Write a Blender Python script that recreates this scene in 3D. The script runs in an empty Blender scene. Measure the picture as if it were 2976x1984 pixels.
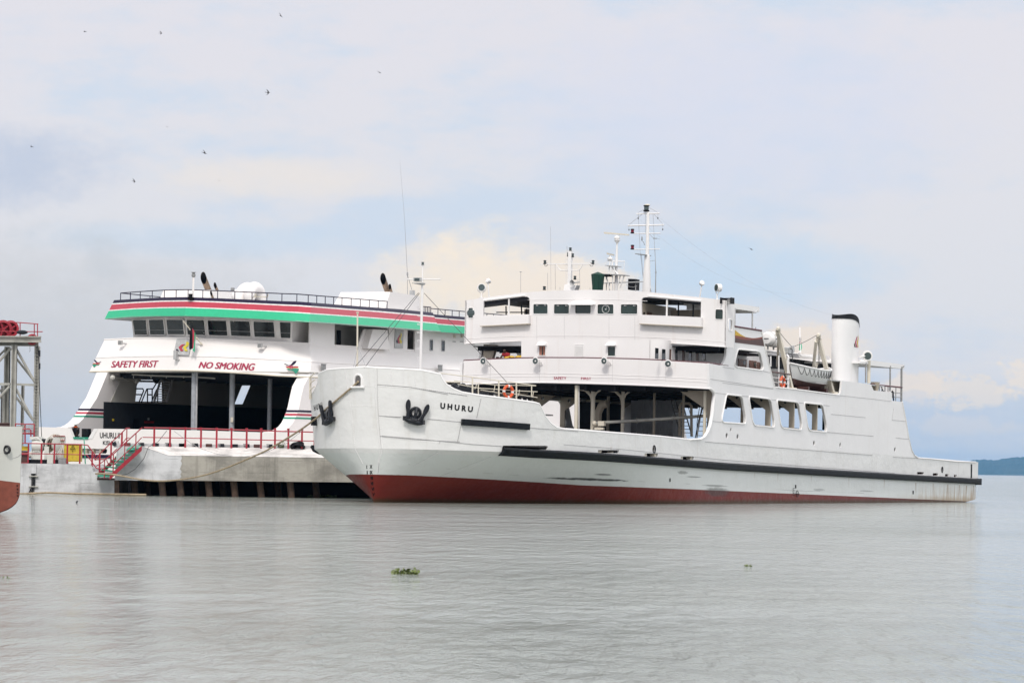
import bpy, bmesh, math, random
from mathutils import Vector, Matrix
from mathutils.geometry import delaunay_2d_cdt
random.seed(7)
S = bpy.context.scene
C = S.collection
# ------------------------------------------------------------------ camera
FPX, ROLL, PW, PH = 11500.0, 0.014, 2976, 1984        # focal length and roll in pixels of the photograph
PITCH = math.atan((1359.2 - PH / 2) / FPX)
CAM = Vector((0, 0, 2.0))
Fw = Vector((0, math.cos(PITCH), math.sin(PITCH)))
Up0 = Vector((0, -math.sin(PITCH), math.cos(PITCH)))
Rt = Vector((1, 0, 0)) * math.cos(ROLL) + Up0 * math.sin(ROLL)
Up = Up0 * math.cos(ROLL) - Vector((1, 0, 0)) * math.sin(ROLL)
cd = bpy.data.cameras.new('camera')
cd.sensor_width = 36.0
cd.lens = 36.0 * FPX / PW
cd.clip_start = 1.0
cd.clip_end = 60000
cam = bpy.data.objects.new('camera', cd)
C.objects.link(cam)
m3 = Matrix((Rt, Up, -Fw)).transposed()
cam.matrix_world = Matrix.Translation(CAM) @ m3.to_4x4()
S.camera = cam
# ------------------------------------------------------------------ light
SUN_DIR = Vector((-0.14, -0.74, 0.90)).normalized()    # towards the sun
SUN_EL = math.asin(SUN_DIR.z)
SUN_AZ = math.atan2(SUN_DIR.x, SUN_DIR.y)
W = bpy.data.worlds.new('World')
S.world = W
W.use_nodes = True
wt = W.node_tree
wt.nodes.clear()
WN = lambda t: wt.nodes.new(t)
def wl(a, b): wt.links.new(a, b)
def wmath(op, a, b=None, c=None):
    n = WN('ShaderNodeMath'); n.operation = op
    for i, x in enumerate((a, b, c)):
        if x is None: continue
        if isinstance(x, (int, float)): n.inputs[i].default_value = x
        else: wl(x, n.inputs[i])
    return n.outputs[0]
def wmix(f, a, b):
    n = WN('ShaderNodeMix'); n.data_type = 'RGBA'
    for x, k in ((f, 0), (a, 6), (b, 7)):
        if isinstance(x, (int, float)): n.inputs[k].default_value = x
        elif isinstance(x, tuple): n.inputs[k].default_value = x + (1,)
        else: wl(x, n.inputs[k])
    return n.outputs[2]
tc = WN('ShaderNodeTexCoord')
sep = WN('ShaderNodeSeparateXYZ'); wl(tc.outputs['Generated'], sep.inputs[0])
dx, dy, dz = sep.outputs
def wnoise(sx, sz, detail, rough, off=0.0, warp=None):
    mp = WN('ShaderNodeMapping')
    mp.inputs['Scale'].default_value = (sx, sx, sz)
    mp.inputs['Location'].default_value = (off, off * 1.7, off * .3)
    wl(tc.outputs['Generated'], mp.inputs[0])
    n = WN('ShaderNodeTexNoise'); n.inputs['Scale'].default_value = 1.0
    n.inputs['Detail'].default_value = detail; n.inputs['Roughness'].default_value = rough
    wl(mp.outputs[0], n.inputs['Vector'])
    return n.outputs['Fac']
sky = WN('ShaderNodeTexSky'); sky.sky_type = 'NISHITA'; sky.sun_disc = False
sky.sun_elevation = SUN_EL; sky.sun_rotation = SUN_AZ
sky.air_density = 1.0; sky.dust_density = 2.0
skyc = WN('ShaderNodeMix'); skyc.data_type = 'RGBA'; skyc.blend_type = 'MULTIPLY'
skyc.inputs[0].default_value = 1.0; wl(sky.outputs[0], skyc.inputs[6]); skyc.inputs[7].default_value = (.1, .1, .1, 1)
# thin high cloud over the blue, then heaps of cumulus low down (all by direction, so infinitely far away)
n1 = wnoise(9, 26, 5, .55, 3.1)
n2 = wnoise(30, 75, 6, .6, 11.0)
n3 = wnoise(90, 150, 7, .62, 5.0)
def ramp(x, lo, hi):
    n = WN('ShaderNodeMapRange'); n.interpolation_type = 'SMOOTHSTEP'; wl(x, n.inputs[0])
    n.inputs[1].default_value = lo; n.inputs[2].default_value = hi
    return n.outputs[0]
thin = wmath('MULTIPLY_ADD', n2, .5, wmath('MULTIPLY', n1, .6))
blue = (.655, .735, .86)
veil = wmix(ramp(dz, .03, .12), (.775, .78, .825), (.80, .775, .825))
col = wmix(ramp(thin, .40, .58), blue, veil)
n5 = wnoise(230, 330, 4, .6, 2.0)
warp = wmath('ADD', wmath('MULTIPLY', wmath('SUBTRACT', n3, .5), 1.5), wmath('MULTIPLY', wmath('SUBTRACT', n5, .5), .7))
az = wmath('DIVIDE', dx, wmath('MAXIMUM', dy, .05))
el = wmath('DIVIDE', dz, wmath('MAXIMUM', dy, .05))
def patch(px, py, rx, ry, c, s, hard=False, w=1.0):
    """a cloud bank centred on the direction seen at (px, py) of the photograph"""
    global col
    d = Fw + Rt * ((px - PW / 2) / FPX) - Up * ((py - PH / 2) / FPX)
    a = wmath('DIVIDE', wmath('SUBTRACT', az, d.x / d.y), rx / FPX)
    e = wmath('DIVIDE', wmath('SUBTRACT', el, d.z / d.y), ry / FPX)
    q = wmath('ADD', wmath('MULTIPLY', a, a), wmath('MULTIPLY', e, e))
    q = wmath('ADD', q, wmath('MULTIPLY', warp, w))
    f = WN('ShaderNodeMapRange'); f.interpolation_type = 'SMOOTHSTEP'
    wl(q, f.inputs[0]); f.inputs[1].default_value = 1.25 if hard else 1.5; f.inputs[2].default_value = .35 if hard else -.2
    f.inputs[3].default_value = 0; f.inputs[4].default_value = s
    col = wmix(f.outputs[0], col, c)
#@CLOUDS
patch(-60, 480, 420, 130, (.56, .62, .76), .9)
patch(600, 700, 520, 60, (.62, .73, .87), .8)
patch(100, 1000, 900, 330, (.62, .62, .64), .65)
patch(310, 760, 60, 70, (.62, .645, .69), .55)
patch(800, 520, 360, 70, (.90, .82, .76), .7)
patch(2150, 330, 700, 300, (.72, .75, .88), .7)
patch(2100, 790, 520, 120, (.58, .73, .90), .85)
patch(1400, 830, 300, 165, (.99, .87, .735), 1.0, False, 1.6)
patch(1640, 850, 230, 130, (.98, .86, .74), .95, True, 1.4)
patch(2330, 1010, 200, 75, (.95, .82, .70), .9, True, 1.6)
patch(2500, 1190, 1000, 110, (.55, .65, .80), .75)
patch(2800, 1135, 170, 60, (.93, .83, .74), .75, True, 3.2)
patch(2665, 1115, 110, 50, (.93, .82, .73), .85, True, 2.4)
patch(2975, 1090, 100, 60, (.95, .84, .74), .8, True, 3.2)
patch(2800, 1235, 190, 34, (.80, .77, .78), .6, True, 2.4)
patch(2660, 1165, 60, 30, (.72, .73, .79), .5, True, 2.2)
gl = WN('ShaderNodeMapRange'); wl(dx, gl.inputs[0])            # added grading of the unseen sky, brighter right, to light the port side
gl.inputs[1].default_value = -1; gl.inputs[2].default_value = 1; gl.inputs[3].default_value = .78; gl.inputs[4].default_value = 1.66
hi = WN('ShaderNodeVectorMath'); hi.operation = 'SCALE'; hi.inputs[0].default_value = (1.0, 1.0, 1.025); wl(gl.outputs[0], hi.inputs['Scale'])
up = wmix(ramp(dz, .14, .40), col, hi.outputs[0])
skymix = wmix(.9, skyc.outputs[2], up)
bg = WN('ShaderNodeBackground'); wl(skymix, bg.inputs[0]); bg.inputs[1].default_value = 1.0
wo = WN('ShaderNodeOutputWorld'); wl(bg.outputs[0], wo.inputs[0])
sd = bpy.data.lights.new('sun', 'SUN'); sd.energy = 1.95; sd.angle = math.radians(11); sd.color = (1, .955, .89)
sun = bpy.data.objects.new('sun', sd); C.objects.link(sun)
sun.rotation_euler = SUN_DIR.to_track_quat('Z', 'Y').to_euler()
sun.location = (0, 0, 80)
S.view_settings.view_transform = 'Standard'; S.view_settings.look = 'None'
S.view_settings.exposure = 0.05; S.view_settings.gamma = 1.0
S.render.engine = 'CYCLES'
S.cycles.max_bounces = 8
# ------------------------------------------------------------------ helpers
def ray(px, py):
    return Fw + Rt * ((px - PW / 2) / FPX) - Up * ((py - PH / 2) / FPX)
def ground(px, py, z=0.0):
    d = ray(px, py); return CAM + d * ((z - CAM.z) / d.z)
def at(px, py, Y):
    d = ray(px, py); return CAM + d * (Y / d.y)
class Frame:
    """a right-handed frame standing on the water: x aft (or along), y to starboard, z up"""
    def __init__(s, O, X, Y):
        s.O = Vector(O); X = Vector(X).normalized(); Y = Vector(Y).normalized(); Z = X.cross(Y)
        s.M = Matrix((X, Y, Z)).transposed(); s.Mi = s.M.inverted()
    def loc(s, P): return s.Mi @ (Vector(P) - s.O)
    def wor(s, p): return s.O + s.M @ Vector(p)
    def mat(s, org=(0, 0, 0)): return Matrix.Translation(s.wor(org)) @ s.M.to_4x4()
    def r(s, px, py): return s.loc(CAM), s.Mi @ ray(px, py)
    def hit(s, px, py, ax, val):
        o, d = s.r(px, py); return o + d * ((val - o[ax]) / d[ax])
    def wall(s, px, py, plan):
        """first hit of the sight line with the upright wall over a plan polyline"""
        o, d = s.r(px, py); best = None
        for i, ((x0, y0), (x1, y1)) in enumerate(zip(plan, plan[1:])):
            ex, ey = x1 - x0, y1 - y0
            det = d.x * (-ey) + ex * d.y
            if abs(det) < 1e-9: continue
            t = ((x0 - o.x) * (-ey) + ex * (y0 - o.y)) / det
            k = (d.x * (y0 - o.y) - d.y * (x0 - o.x)) / det
            lo = -5 if i == 0 else -1e-6; hi = 6 if i == len(plan) - 2 else 1 + 1e-6
            if lo <= k <= hi and (best is None or t < best): best = t
        return o + d * best
def lerp(a, b, t): return a + (b - a) * t
def interp(x, tab):
    if x <= tab[0][0]: return tab[0][1]
    for (x0, y0), (x1, y1) in zip(tab, tab[1:]):
        if x <= x1: return lerp(y0, y1, (x - x0) / (x1 - x0))
    return tab[-1][1]
def round2(pts, r, n=5):
    """round the corners of a closed 2-D polygon"""
    out = []; N = len(pts)
    for i in range(N):
        p, a, b = Vector(pts[i][:2]), Vector(pts[i - 1][:2]), Vector(pts[(i + 1) % N][:2])
        da, db = (a - p), (b - p)
        k = min(r, da.length * .45, db.length * .45)
        A, B = p + da.normalized() * k, p + db.normalized() * k
        for j in range(n + 1):
            t = j / n
            out.append(tuple(A * (1 - t) ** 2 + p * 2 * t * (1 - t) + B * t * t))
    return out
def inside2(p, poly):
    x, y = p; c = False
    for (x0, y0), (x1, y1) in zip(poly, poly[1:] + poly[:1]):
        if (y0 > y) != (y1 > y) and x < (x1 - x0) * (y - y0) / (y1 - y0) + x0: c = not c
    return c
def tri2(outer, holes=()):
    V, E = [], []
    loops = [[tuple(p[:2]) for p in outer]] + [[tuple(p[:2]) for p in h] for h in holes]
    for L in loops:
        b = len(V); V += [Vector(p) for p in L]
        E += [(b + i, b + (i + 1) % len(L)) for i in range(len(L))]
    v, e, f, *_ = delaunay_2d_cdt(V, E, [], 0, 1e-5)
    out = []
    for t in f:
        c = sum((v[i] for i in t), Vector((0, 0))) / len(t)
        if inside2(c, loops[0]) and not any(inside2(c, h) for h in loops[1:]): out.append(list(t))
    return [Vector(p) for p in v], out
class MB:
    """gathers boxes, tubes and plates and links them as ONE mesh object"""
    def __init__(s): s.v = []; s.f = []
    def add(s, vs, fs):
        b = len(s.v); s.v += [Vector(p) for p in vs]; s.f += [[b + i for i in f] for f in fs]; return s
    def hexa(s, p):                         # 4 lower + 4 upper corners
        return s.add(p, [(0, 3, 2, 1), (4, 5, 6, 7), (0, 1, 5, 4), (1, 2, 6, 5), (2, 3, 7, 6), (3, 0, 4, 7)])
    def box(s, lo, hi):
        (a, b, c), (d, e, f) = lo, hi
        return s.hexa([(a, b, c), (d, b, c), (d, e, c), (a, e, c), (a, b, f), (d, b, f), (d, e, f), (a, e, f)])
    def cbox(s, c, sz, mat=None):
        c = Vector(c); h = [x / 2 for x in sz]
        P = [Vector((i * h[0], j * h[1], k * h[2])) for k in (-1, 1) for i, j in ((-1, -1), (1, -1), (1, 1), (-1, 1))]
        return s.hexa([c + (mat @ p if mat else p) for p in P])
    def prism(s, poly, vec):
        n = len(poly); vec = Vector(vec); P = [Vector(p) for p in poly]
        s.add(P + [p + vec for p in P], [list(range(n))[::-1], [n + i for i in range(n)]] +
              [(i, (i + 1) % n, n + (i + 1) % n, n + i) for i in range(n)])
        return s
    def tube(s, pts, r, n=6, closed=False, rs=None):
        P = [Vector(p) for p in pts]; N = len(P); rings = []; nrm = None
        for i in range(N):
            if closed: t = P[(i + 1) % N] - P[i - 1]
            else: t = P[min(i + 1, N - 1)] - P[max(i - 1, 0)]
            t.normalize()
            if nrm is None:
                nrm = t.orthogonal().normalized()
                if abs(t.z) < .9: nrm = t.cross(Vector((0, 0, 1))).normalized()
            else:
                nrm = (nrm - t * nrm.dot(t)); nrm = nrm.normalized() if nrm.length > 1e-6 else t.orthogonal().normalized()
            b = t.cross(nrm); rr = rs[i] if rs else r
            rings.append([P[i] + (nrm * math.cos(k * 2 * math.pi / n) + b * math.sin(k * 2 * math.pi / n)) * rr for k in range(n)])
        vs = [p for g in rings for p in g]; fs = []
        for i in range(N if closed else N - 1):
            j = (i + 1) % N
            fs += [(i * n + k, i * n + (k + 1) % n, j * n + (k + 1) % n, j * n + k) for k in range(n)]
        if not closed: fs += [list(range(n))[::-1], [(N - 1) * n + k for k in range(n)]]
        return s.add(vs, fs)
    def rod(s, a, b, r, n=6): return s.tube([a, b], r, n)
    def lathe(s, o, axis, prof, n=16):      # prof: (radius, height along axis)
        o = Vector(o); ax = Vector(axis).normalized(); u = ax.orthogonal().normalized(); w = ax.cross(u)
        vs = []; fs = []
        for (r, h) in prof:
            vs += [o + ax * h + (u * math.cos(2 * math.pi * k / n) + w * math.sin(2 * math.pi * k / n)) * max(r, 1e-4) for k in range(n)]
        for i in range(len(prof) - 1):
            fs += [(i * n + k, i * n + (k + 1) % n, (i + 1) * n + (k + 1) % n, (i + 1) * n + k) for k in range(n)]
        fs += [list(range(n))[::-1], [(len(prof) - 1) * n + k for k in range(n)]]
        return s.add(vs, fs)
    def ball(s, c, r, n=12, m=8, sc=(1, 1, 1)):
        c = Vector(c); vs = []; fs = []
        for i in range(m + 1):
            a = math.pi * i / m
            vs += [c + Vector((math.sin(a) * math.cos(2 * math.pi * k / n) * sc[0], math.sin(a) * math.sin(2 * math.pi * k / n) * sc[1], math.cos(a) * sc[2])) * r for k in range(n)]
        for i in range(m):
            fs += [(i * n + k, (i + 1) * n + k, (i + 1) * n + (k + 1) % n, i * n + (k + 1) % n) for k in range(n)]
        return s.add(vs, fs)
    def torus(s, c, axis, R, r, n=24, m=8):
        c = Vector(c); ax = Vector(axis).normalized(); u = ax.orthogonal().normalized(); w = ax.cross(u)
        return s.tube([c + (u * math.cos(2 * math.pi * k / n) + w * math.sin(2 * math.pi * k / n)) * R for k in range(n)], r, m, True)
    def plate(s, outer, holes, fmap, th, cu=(), cw=(), open0=False):
        """a sheet with holes drawn in 2-D, cut finely where it bends, mapped to 3-D by fmap(a, b, depth) and given thickness"""
        V, F = tri2(outer, holes)
        bm = bmesh.new(); bv = [bm.verts.new((p.x, p.y, 0)) for p in V]
        for f in F: bm.faces.new([bv[i] for i in f])
        for k, cuts in ((0, cu), (1, cw)):
            no = Vector((1, 0, 0)) if k == 0 else Vector((0, 1, 0))
            for c in cuts:
                bmesh.ops.bisect_plane(bm, geom=bm.verts[:] + bm.edges[:] + bm.faces[:], plane_co=no * c, plane_no=no, dist=1e-5)
        bm.verts.index_update(); n = len(bm.verts)
        P = [v.co.copy() for v in bm.verts]
        vs = [fmap(p.x, p.y, 0.0) for p in P] + [fmap(p.x, p.y, th) for p in P]
        fs = []
        for f in bm.faces:
            ids = [v.index for v in f.verts]; fs.append(ids); fs.append([n + i for i in ids][::-1])
        for e in bm.edges:
            if len(e.link_faces) == 1 and not (open0 and e.verts[0].co.x < 1e-4 and e.verts[1].co.x < 1e-4):
                a, b = e.verts[0].index, e.verts[1].index; fs.append((a, b, n + b, n + a))
        bm.free()
        return s.add(vs, fs)
    def build(s, name, mat, parent=None, off=(0, 0, 0), smooth=32, matrix=None):
        me = bpy.data.meshes.new(name); off = Vector(off)
        me.from_pydata([tuple(p - off) for p in s.v], [], s.f)
        bm = bmesh.new(); bm.from_mesh(me); bmesh.ops.remove_doubles(bm, verts=bm.verts[:], dist=1e-5)
        bmesh.ops.recalc_face_normals(bm, faces=bm.faces[:]); bm.to_mesh(me); bm.free()
        if smooth:
            for p in me.polygons: p.use_smooth = True
            me.set_sharp_from_angle(angle=math.radians(smooth))
        me.materials.append(mat)
        o = bpy.data.objects.new(name, me); C.objects.link(o)
        if parent: o.parent = parent
        if matrix is not None: o.matrix_world = matrix
        return o
def tag(o, label=None, cat=None, group=None, kind=None):
    if label: o['label'] = label
    if cat: o['category'] = cat
    if group: o['group'] = group
    if kind: o['kind'] = kind
    return o
def thing(name, label, cat, matrix, group=None):
    o = bpy.data.objects.new(name, None); o.empty_display_size = .3; C.objects.link(o)
    o.matrix_world = matrix
    return tag(o, label, cat, group)
def text2(txt, bold=.012, shear=0.0, spacing=1.0):
    """flat lettering as 2-D vertices and faces scaled to a unit box"""
    c = bpy.data.curves.new('lettering', 'FONT'); c.body = txt; c.size = 1; c.offset = bold; c.shear = shear
    c.space_character = spacing; c.resolution_u = 4
    o = bpy.data.objects.new('lettering', c); C.objects.link(o)
    bpy.context.view_layer.update()
    me = bpy.data.meshes.new_from_object(o.evaluated_get(bpy.context.evaluated_depsgraph_get()))
    V = [(v.co.x, v.co.y) for v in me.vertices]; F = [list(p.vertices) for p in me.polygons]
    bpy.data.objects.remove(o); bpy.data.curves.remove(c); bpy.data.meshes.remove(me)
    x0, x1 = min(p[0] for p in V), max(p[0] for p in V); y0, y1 = min(p[1] for p in V), max(p[1] for p in V)
    return [((x - x0) / (x1 - x0), (y - y0) / (y1 - y0)) for x, y in V], F
def bil(q, a, b):                            # q: four corners bottom-left, bottom-right, top-right, top-left
    p0 = Vector(q[0]) * (1 - a) + Vector(q[1]) * a; p1 = Vector(q[3]) * (1 - a) + Vector(q[2]) * a
    return p0 * (1 - b) + p1 * b
# ------------------------------------------------------------------ materials
def srgb(r, g, b):
    f = lambda c: (c / 255 / 12.92) if c <= 10 else ((c / 255 + .055) / 1.055) ** 2.4
    return (f(r), f(g), f(b))
class NT:
    def __init__(s, name):
        s.m = bpy.data.materials.new(name); s.m.use_nodes = True; s.t = s.m.node_tree; s.t.nodes.clear()
        s.out = s.n('ShaderNodeOutputMaterial'); s.b = s.n('ShaderNodeBsdfPrincipled'); s.l(s.b.outputs[0], s.out.inputs[0])
        s.tc = s.n('ShaderNodeTexCoord')
    def n(s, t): return s.t.nodes.new(t)
    def l(s, a, b): s.t.links.new(a, b)
    def setin(s, sock, x):
        if isinstance(x, (int, float)): sock.default_value = x
        elif isinstance(x, tuple): sock.default_value = x + (1,) if len(x) == 3 else x
        else: s.l(x, sock)
    def math(s, op, a, b=None, c=None, clamp=False):
        n = s.n('ShaderNodeMath'); n.operation = op; n.use_clamp = clamp
        for i, x in enumerate((a, b, c)):
            if x is not None: s.setin(n.inputs[i], x)
        return n.outputs[0]
    def mix(s, f, a, b, mode='MIX'):
        n = s.n('ShaderNodeMix'); n.data_type = 'RGBA'; n.blend_type = mode
        s.setin(n.inputs[0], f); s.setin(n.inputs[6], a); s.setin(n.inputs[7], b); return n.outputs[2]
    def ramp(s, x, lo, hi, a=0.0, b=1.0, smooth=True):
        n = s.n('ShaderNodeMapRange'); n.interpolation_type = 'SMOOTHSTEP' if smooth else 'LINEAR'
        s.setin(n.inputs[0], x)
        for i, v in enumerate((lo, hi, a, b)): n.inputs[i + 1].default_value = v
        return n.outputs[0]
    def noise(s, scale=(1, 1, 1), detail=4, rough=.55, off=(0, 0, 0), coord='Object'):
        mp = s.n('ShaderNodeMapping'); mp.inputs['Scale'].default_value = scale; mp.inputs['Location'].default_value = off
        s.l(s.tc.outputs[coord], mp.inputs[0])
        n = s.n('ShaderNodeTexNoise'); n.inputs['Scale'].default_value = 1; n.inputs['Detail'].default_value = detail
        n.inputs['Roughness'].default_value = rough; s.l(mp.outputs[0], n.inputs['Vector']); return n.outputs['Fac']
    def xyz(s):
        n = s.n('ShaderNodeSeparateXYZ'); s.l(s.tc.outputs['Object'], n.inputs[0]); return n.outputs
    def bump(s, h, strength=.3, dist=.02):
        n = s.n('ShaderNodeBump'); n.inputs['Strength'].default_value = strength; n.inputs['Distance'].default_value = dist
        s.l(h, n.inputs['Height']); s.l(n.outputs[0], s.b.inputs['Normal'])
    def fin(s, col, rough=.5, metal=0.0, spec=.5):
        s.setin(s.b.inputs['Base Color'], col); s.setin(s.b.inputs['Roughness'], rough); s.b.inputs['Metallic'].default_value = metal
        s.b.inputs['Specular IOR Level'].default_value = spec
        return s.m
def paint(name, c, rough=.45, dirt=.12, streak=.10, stain=(.42, .33, .22), dent=.25, scale=1.0):
    t = NT(name)
    n1 = t.noise((.35 * scale,) * 3, 5, .6)
    n2 = t.noise((2.2 * scale, 2.2 * scale, .12 * scale), 5, .65, (3, 1, 2))
    n3 = t.noise((9 * scale,) * 3, 4, .6, (7, 2, 1))
    col = t.mix(t.ramp(n1, .35, .75, 0, dirt), c, tuple(x * .72 for x in c))
    col = t.mix(t.ramp(n2, .56, .80, 0, streak), col, stain)
    col = t.mix(t.ramp(n3, .60, .78, 0, dirt * .8), col, tuple(x * .75 for x in c))
    if dent: t.bump(t.noise((.8, .8, .8), 3, .5, (2, 5, 1)), dent, .05)
    return t.fin(col, t.ramp(n3, .3, .7, rough - .08, rough + .1), 0, .4)
def plain(name, c, rough=.5, metal=0.0, var=.25, sc=4.0, spec=.5):
    t = NT(name)
    n = t.noise((sc, sc, sc), 4, .6)
    return t.fin(t.mix(t.ramp(n, .3, .75), c, tuple(x * (1 - var) for x in c)), rough, metal, spec)
M = {}
M['house'] = paint('white_house_paint', (.83, .80, .792), .42, .14, .26, (.55, .42, .34))
M['white'] = paint('white_gloss_paint', (.84, .82, .81), .38, .06, .06)
M['side'] = paint('white_side_plating', (.82, .805, .80), .45, .16, .22, (.50, .42, .32), .5)
M['ferry2'] = paint('cream_white_paint', (.86, .82, .80), .40, .05, .06, (.55, .48, .40), .1)
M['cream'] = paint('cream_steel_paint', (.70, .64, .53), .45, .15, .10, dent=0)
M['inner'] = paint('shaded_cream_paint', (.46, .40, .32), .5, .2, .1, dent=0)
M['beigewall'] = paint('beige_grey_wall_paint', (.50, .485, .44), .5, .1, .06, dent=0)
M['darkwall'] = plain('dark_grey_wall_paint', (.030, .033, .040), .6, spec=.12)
M['greywall'] = plain('grey_casing_paint', (.72, .73, .76), .5, 0, .3, .6)
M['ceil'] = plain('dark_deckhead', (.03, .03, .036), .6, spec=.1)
M['deck'] = plain('dark_deck', (.16, .15, .15), .7, spec=.1)
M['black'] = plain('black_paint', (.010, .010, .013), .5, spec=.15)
M['iron'] = plain('black_anchor_iron', (.014, .015, .021), .42, 0, .5, 8, .35)
M['rubber'] = plain('black_rubber', (.012, .014, .018), .6, 0, .5, 3, .2)
M['navy'] = plain('navy_black_paint', (.020, .014, .045), .4, spec=.2)
M['red'] = plain('crimson_paint', (.46, .035, .065), .4, 0, .1)
M['green'] = plain('flag_green_paint', (.012, .44, .22), .4, 0, .08)
M['letter'] = plain('crimson_lettering', (.42, .02, .075), .5)
M['maroon'] = plain('maroon_rail_paint', (.10, .018, .028), .5)
M['railred'] = plain('red_railing_paint', (.36, .018, .035), .45, 0, .3, 2)
M['orange'] = plain('orange_lifebuoy', (.72, .10, .025), .5, 0, .15)
M['band'] = plain('white_band', (.8, .78, .76), .5)
M['yellow'] = plain('yellow_paint', (.62, .46, .035), .5, 0, .3, 3)
M['gold'] = plain('gold_yellow_paint', (.68, .42, .02), .45)
M['lime'] = plain('sign_yellow', (.75, .62, .04), .45)
M['brown'] = plain('dark_brown_paint', (.085, .035, .03), .5)
M['rust'] = plain('red_brown_paint', (.24, .062, .038), .5)
M['stack'] = plain('heat_stained_steel', (.28, .20, .14), .45, .3, .5, 1.5)
M['seam'] = plain('shadowed_plate_lap', (.46, .45, .45), .6)
M['grey'] = plain('mid_grey_paint', (.30, .30, .30), .5)
M['lightgrey'] = plain('light_grey_paint', (.52, .52, .52), .5)
M['galv'] = plain('weathered_grey_steel', (.42, .41, .37), .5, 0, .35, 1.5)
M['post'] = plain('blue_grey_post_paint', (.40, .42, .45), .45)
M['rope'] = plain('manila_rope', (.42, .33, .22), .9, 0, .4, 6)
M['wire'] = plain('steel_wire', (.06, .055, .055), .5)
M['halyard'] = plain('pale_halyard', (.35, .35, .36), .6)
M['tarp'] = plain('dark_green_tarpaulin', (.006, .055, .035), .6, 0, .4, 2)
M['teal'] = plain('sea_green_paint', (.02, .30, .19), .5)
M['lifeboat'] = paint('silver_grey_boat_paint', (.72, .72, .71), .4, .15, .12)
M['canvas'] = plain('grey_canvas', (.36, .37, .40), .7)
M['skin'] = plain('dark_skin', (.055, .028, .018), .5)
M['shirt'] = plain('dark_red_shirt', (.28, .012, .02), .8)
M['hiviz'] = plain('orange_vest', (.75, .12, .02), .7)
M['helmet'] = plain('white_helmet', (.8, .8, .78), .3)
M['leaf'] = plain('hyacinth_leaf', (.15, .20, .03), .4, 0, .75, 22)
M['bird'] = plain('dark_feather', (.03, .028, .03), .7)
M['door'] = plain('varnished_brown_door', (.16, .05, .02), .35)
M['curtain'] = plain('salmon_curtain', (.45, .20, .14), .8)
M['redlens'] = plain('dark_red_lens', (.20, .004, .02), .15)
M['lens'] = plain('lamp_lens', (.10, .13, .13), .08, .4)
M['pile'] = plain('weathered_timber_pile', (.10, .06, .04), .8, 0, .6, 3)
def glass(name, c, rough=.04):
    t = NT(name); n = t.noise((1.2, 1.2, 1.2), 3, .5)
    return t.fin(t.mix(t.ramp(n, .35, .7), c, tuple(x * .5 for x in c)), rough, 0, .6)
M['glass'] = glass('green_tinted_glass', (.020, .040, .035))
M['glass2'] = glass('dark_glass', (.022, .026, .03))
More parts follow.
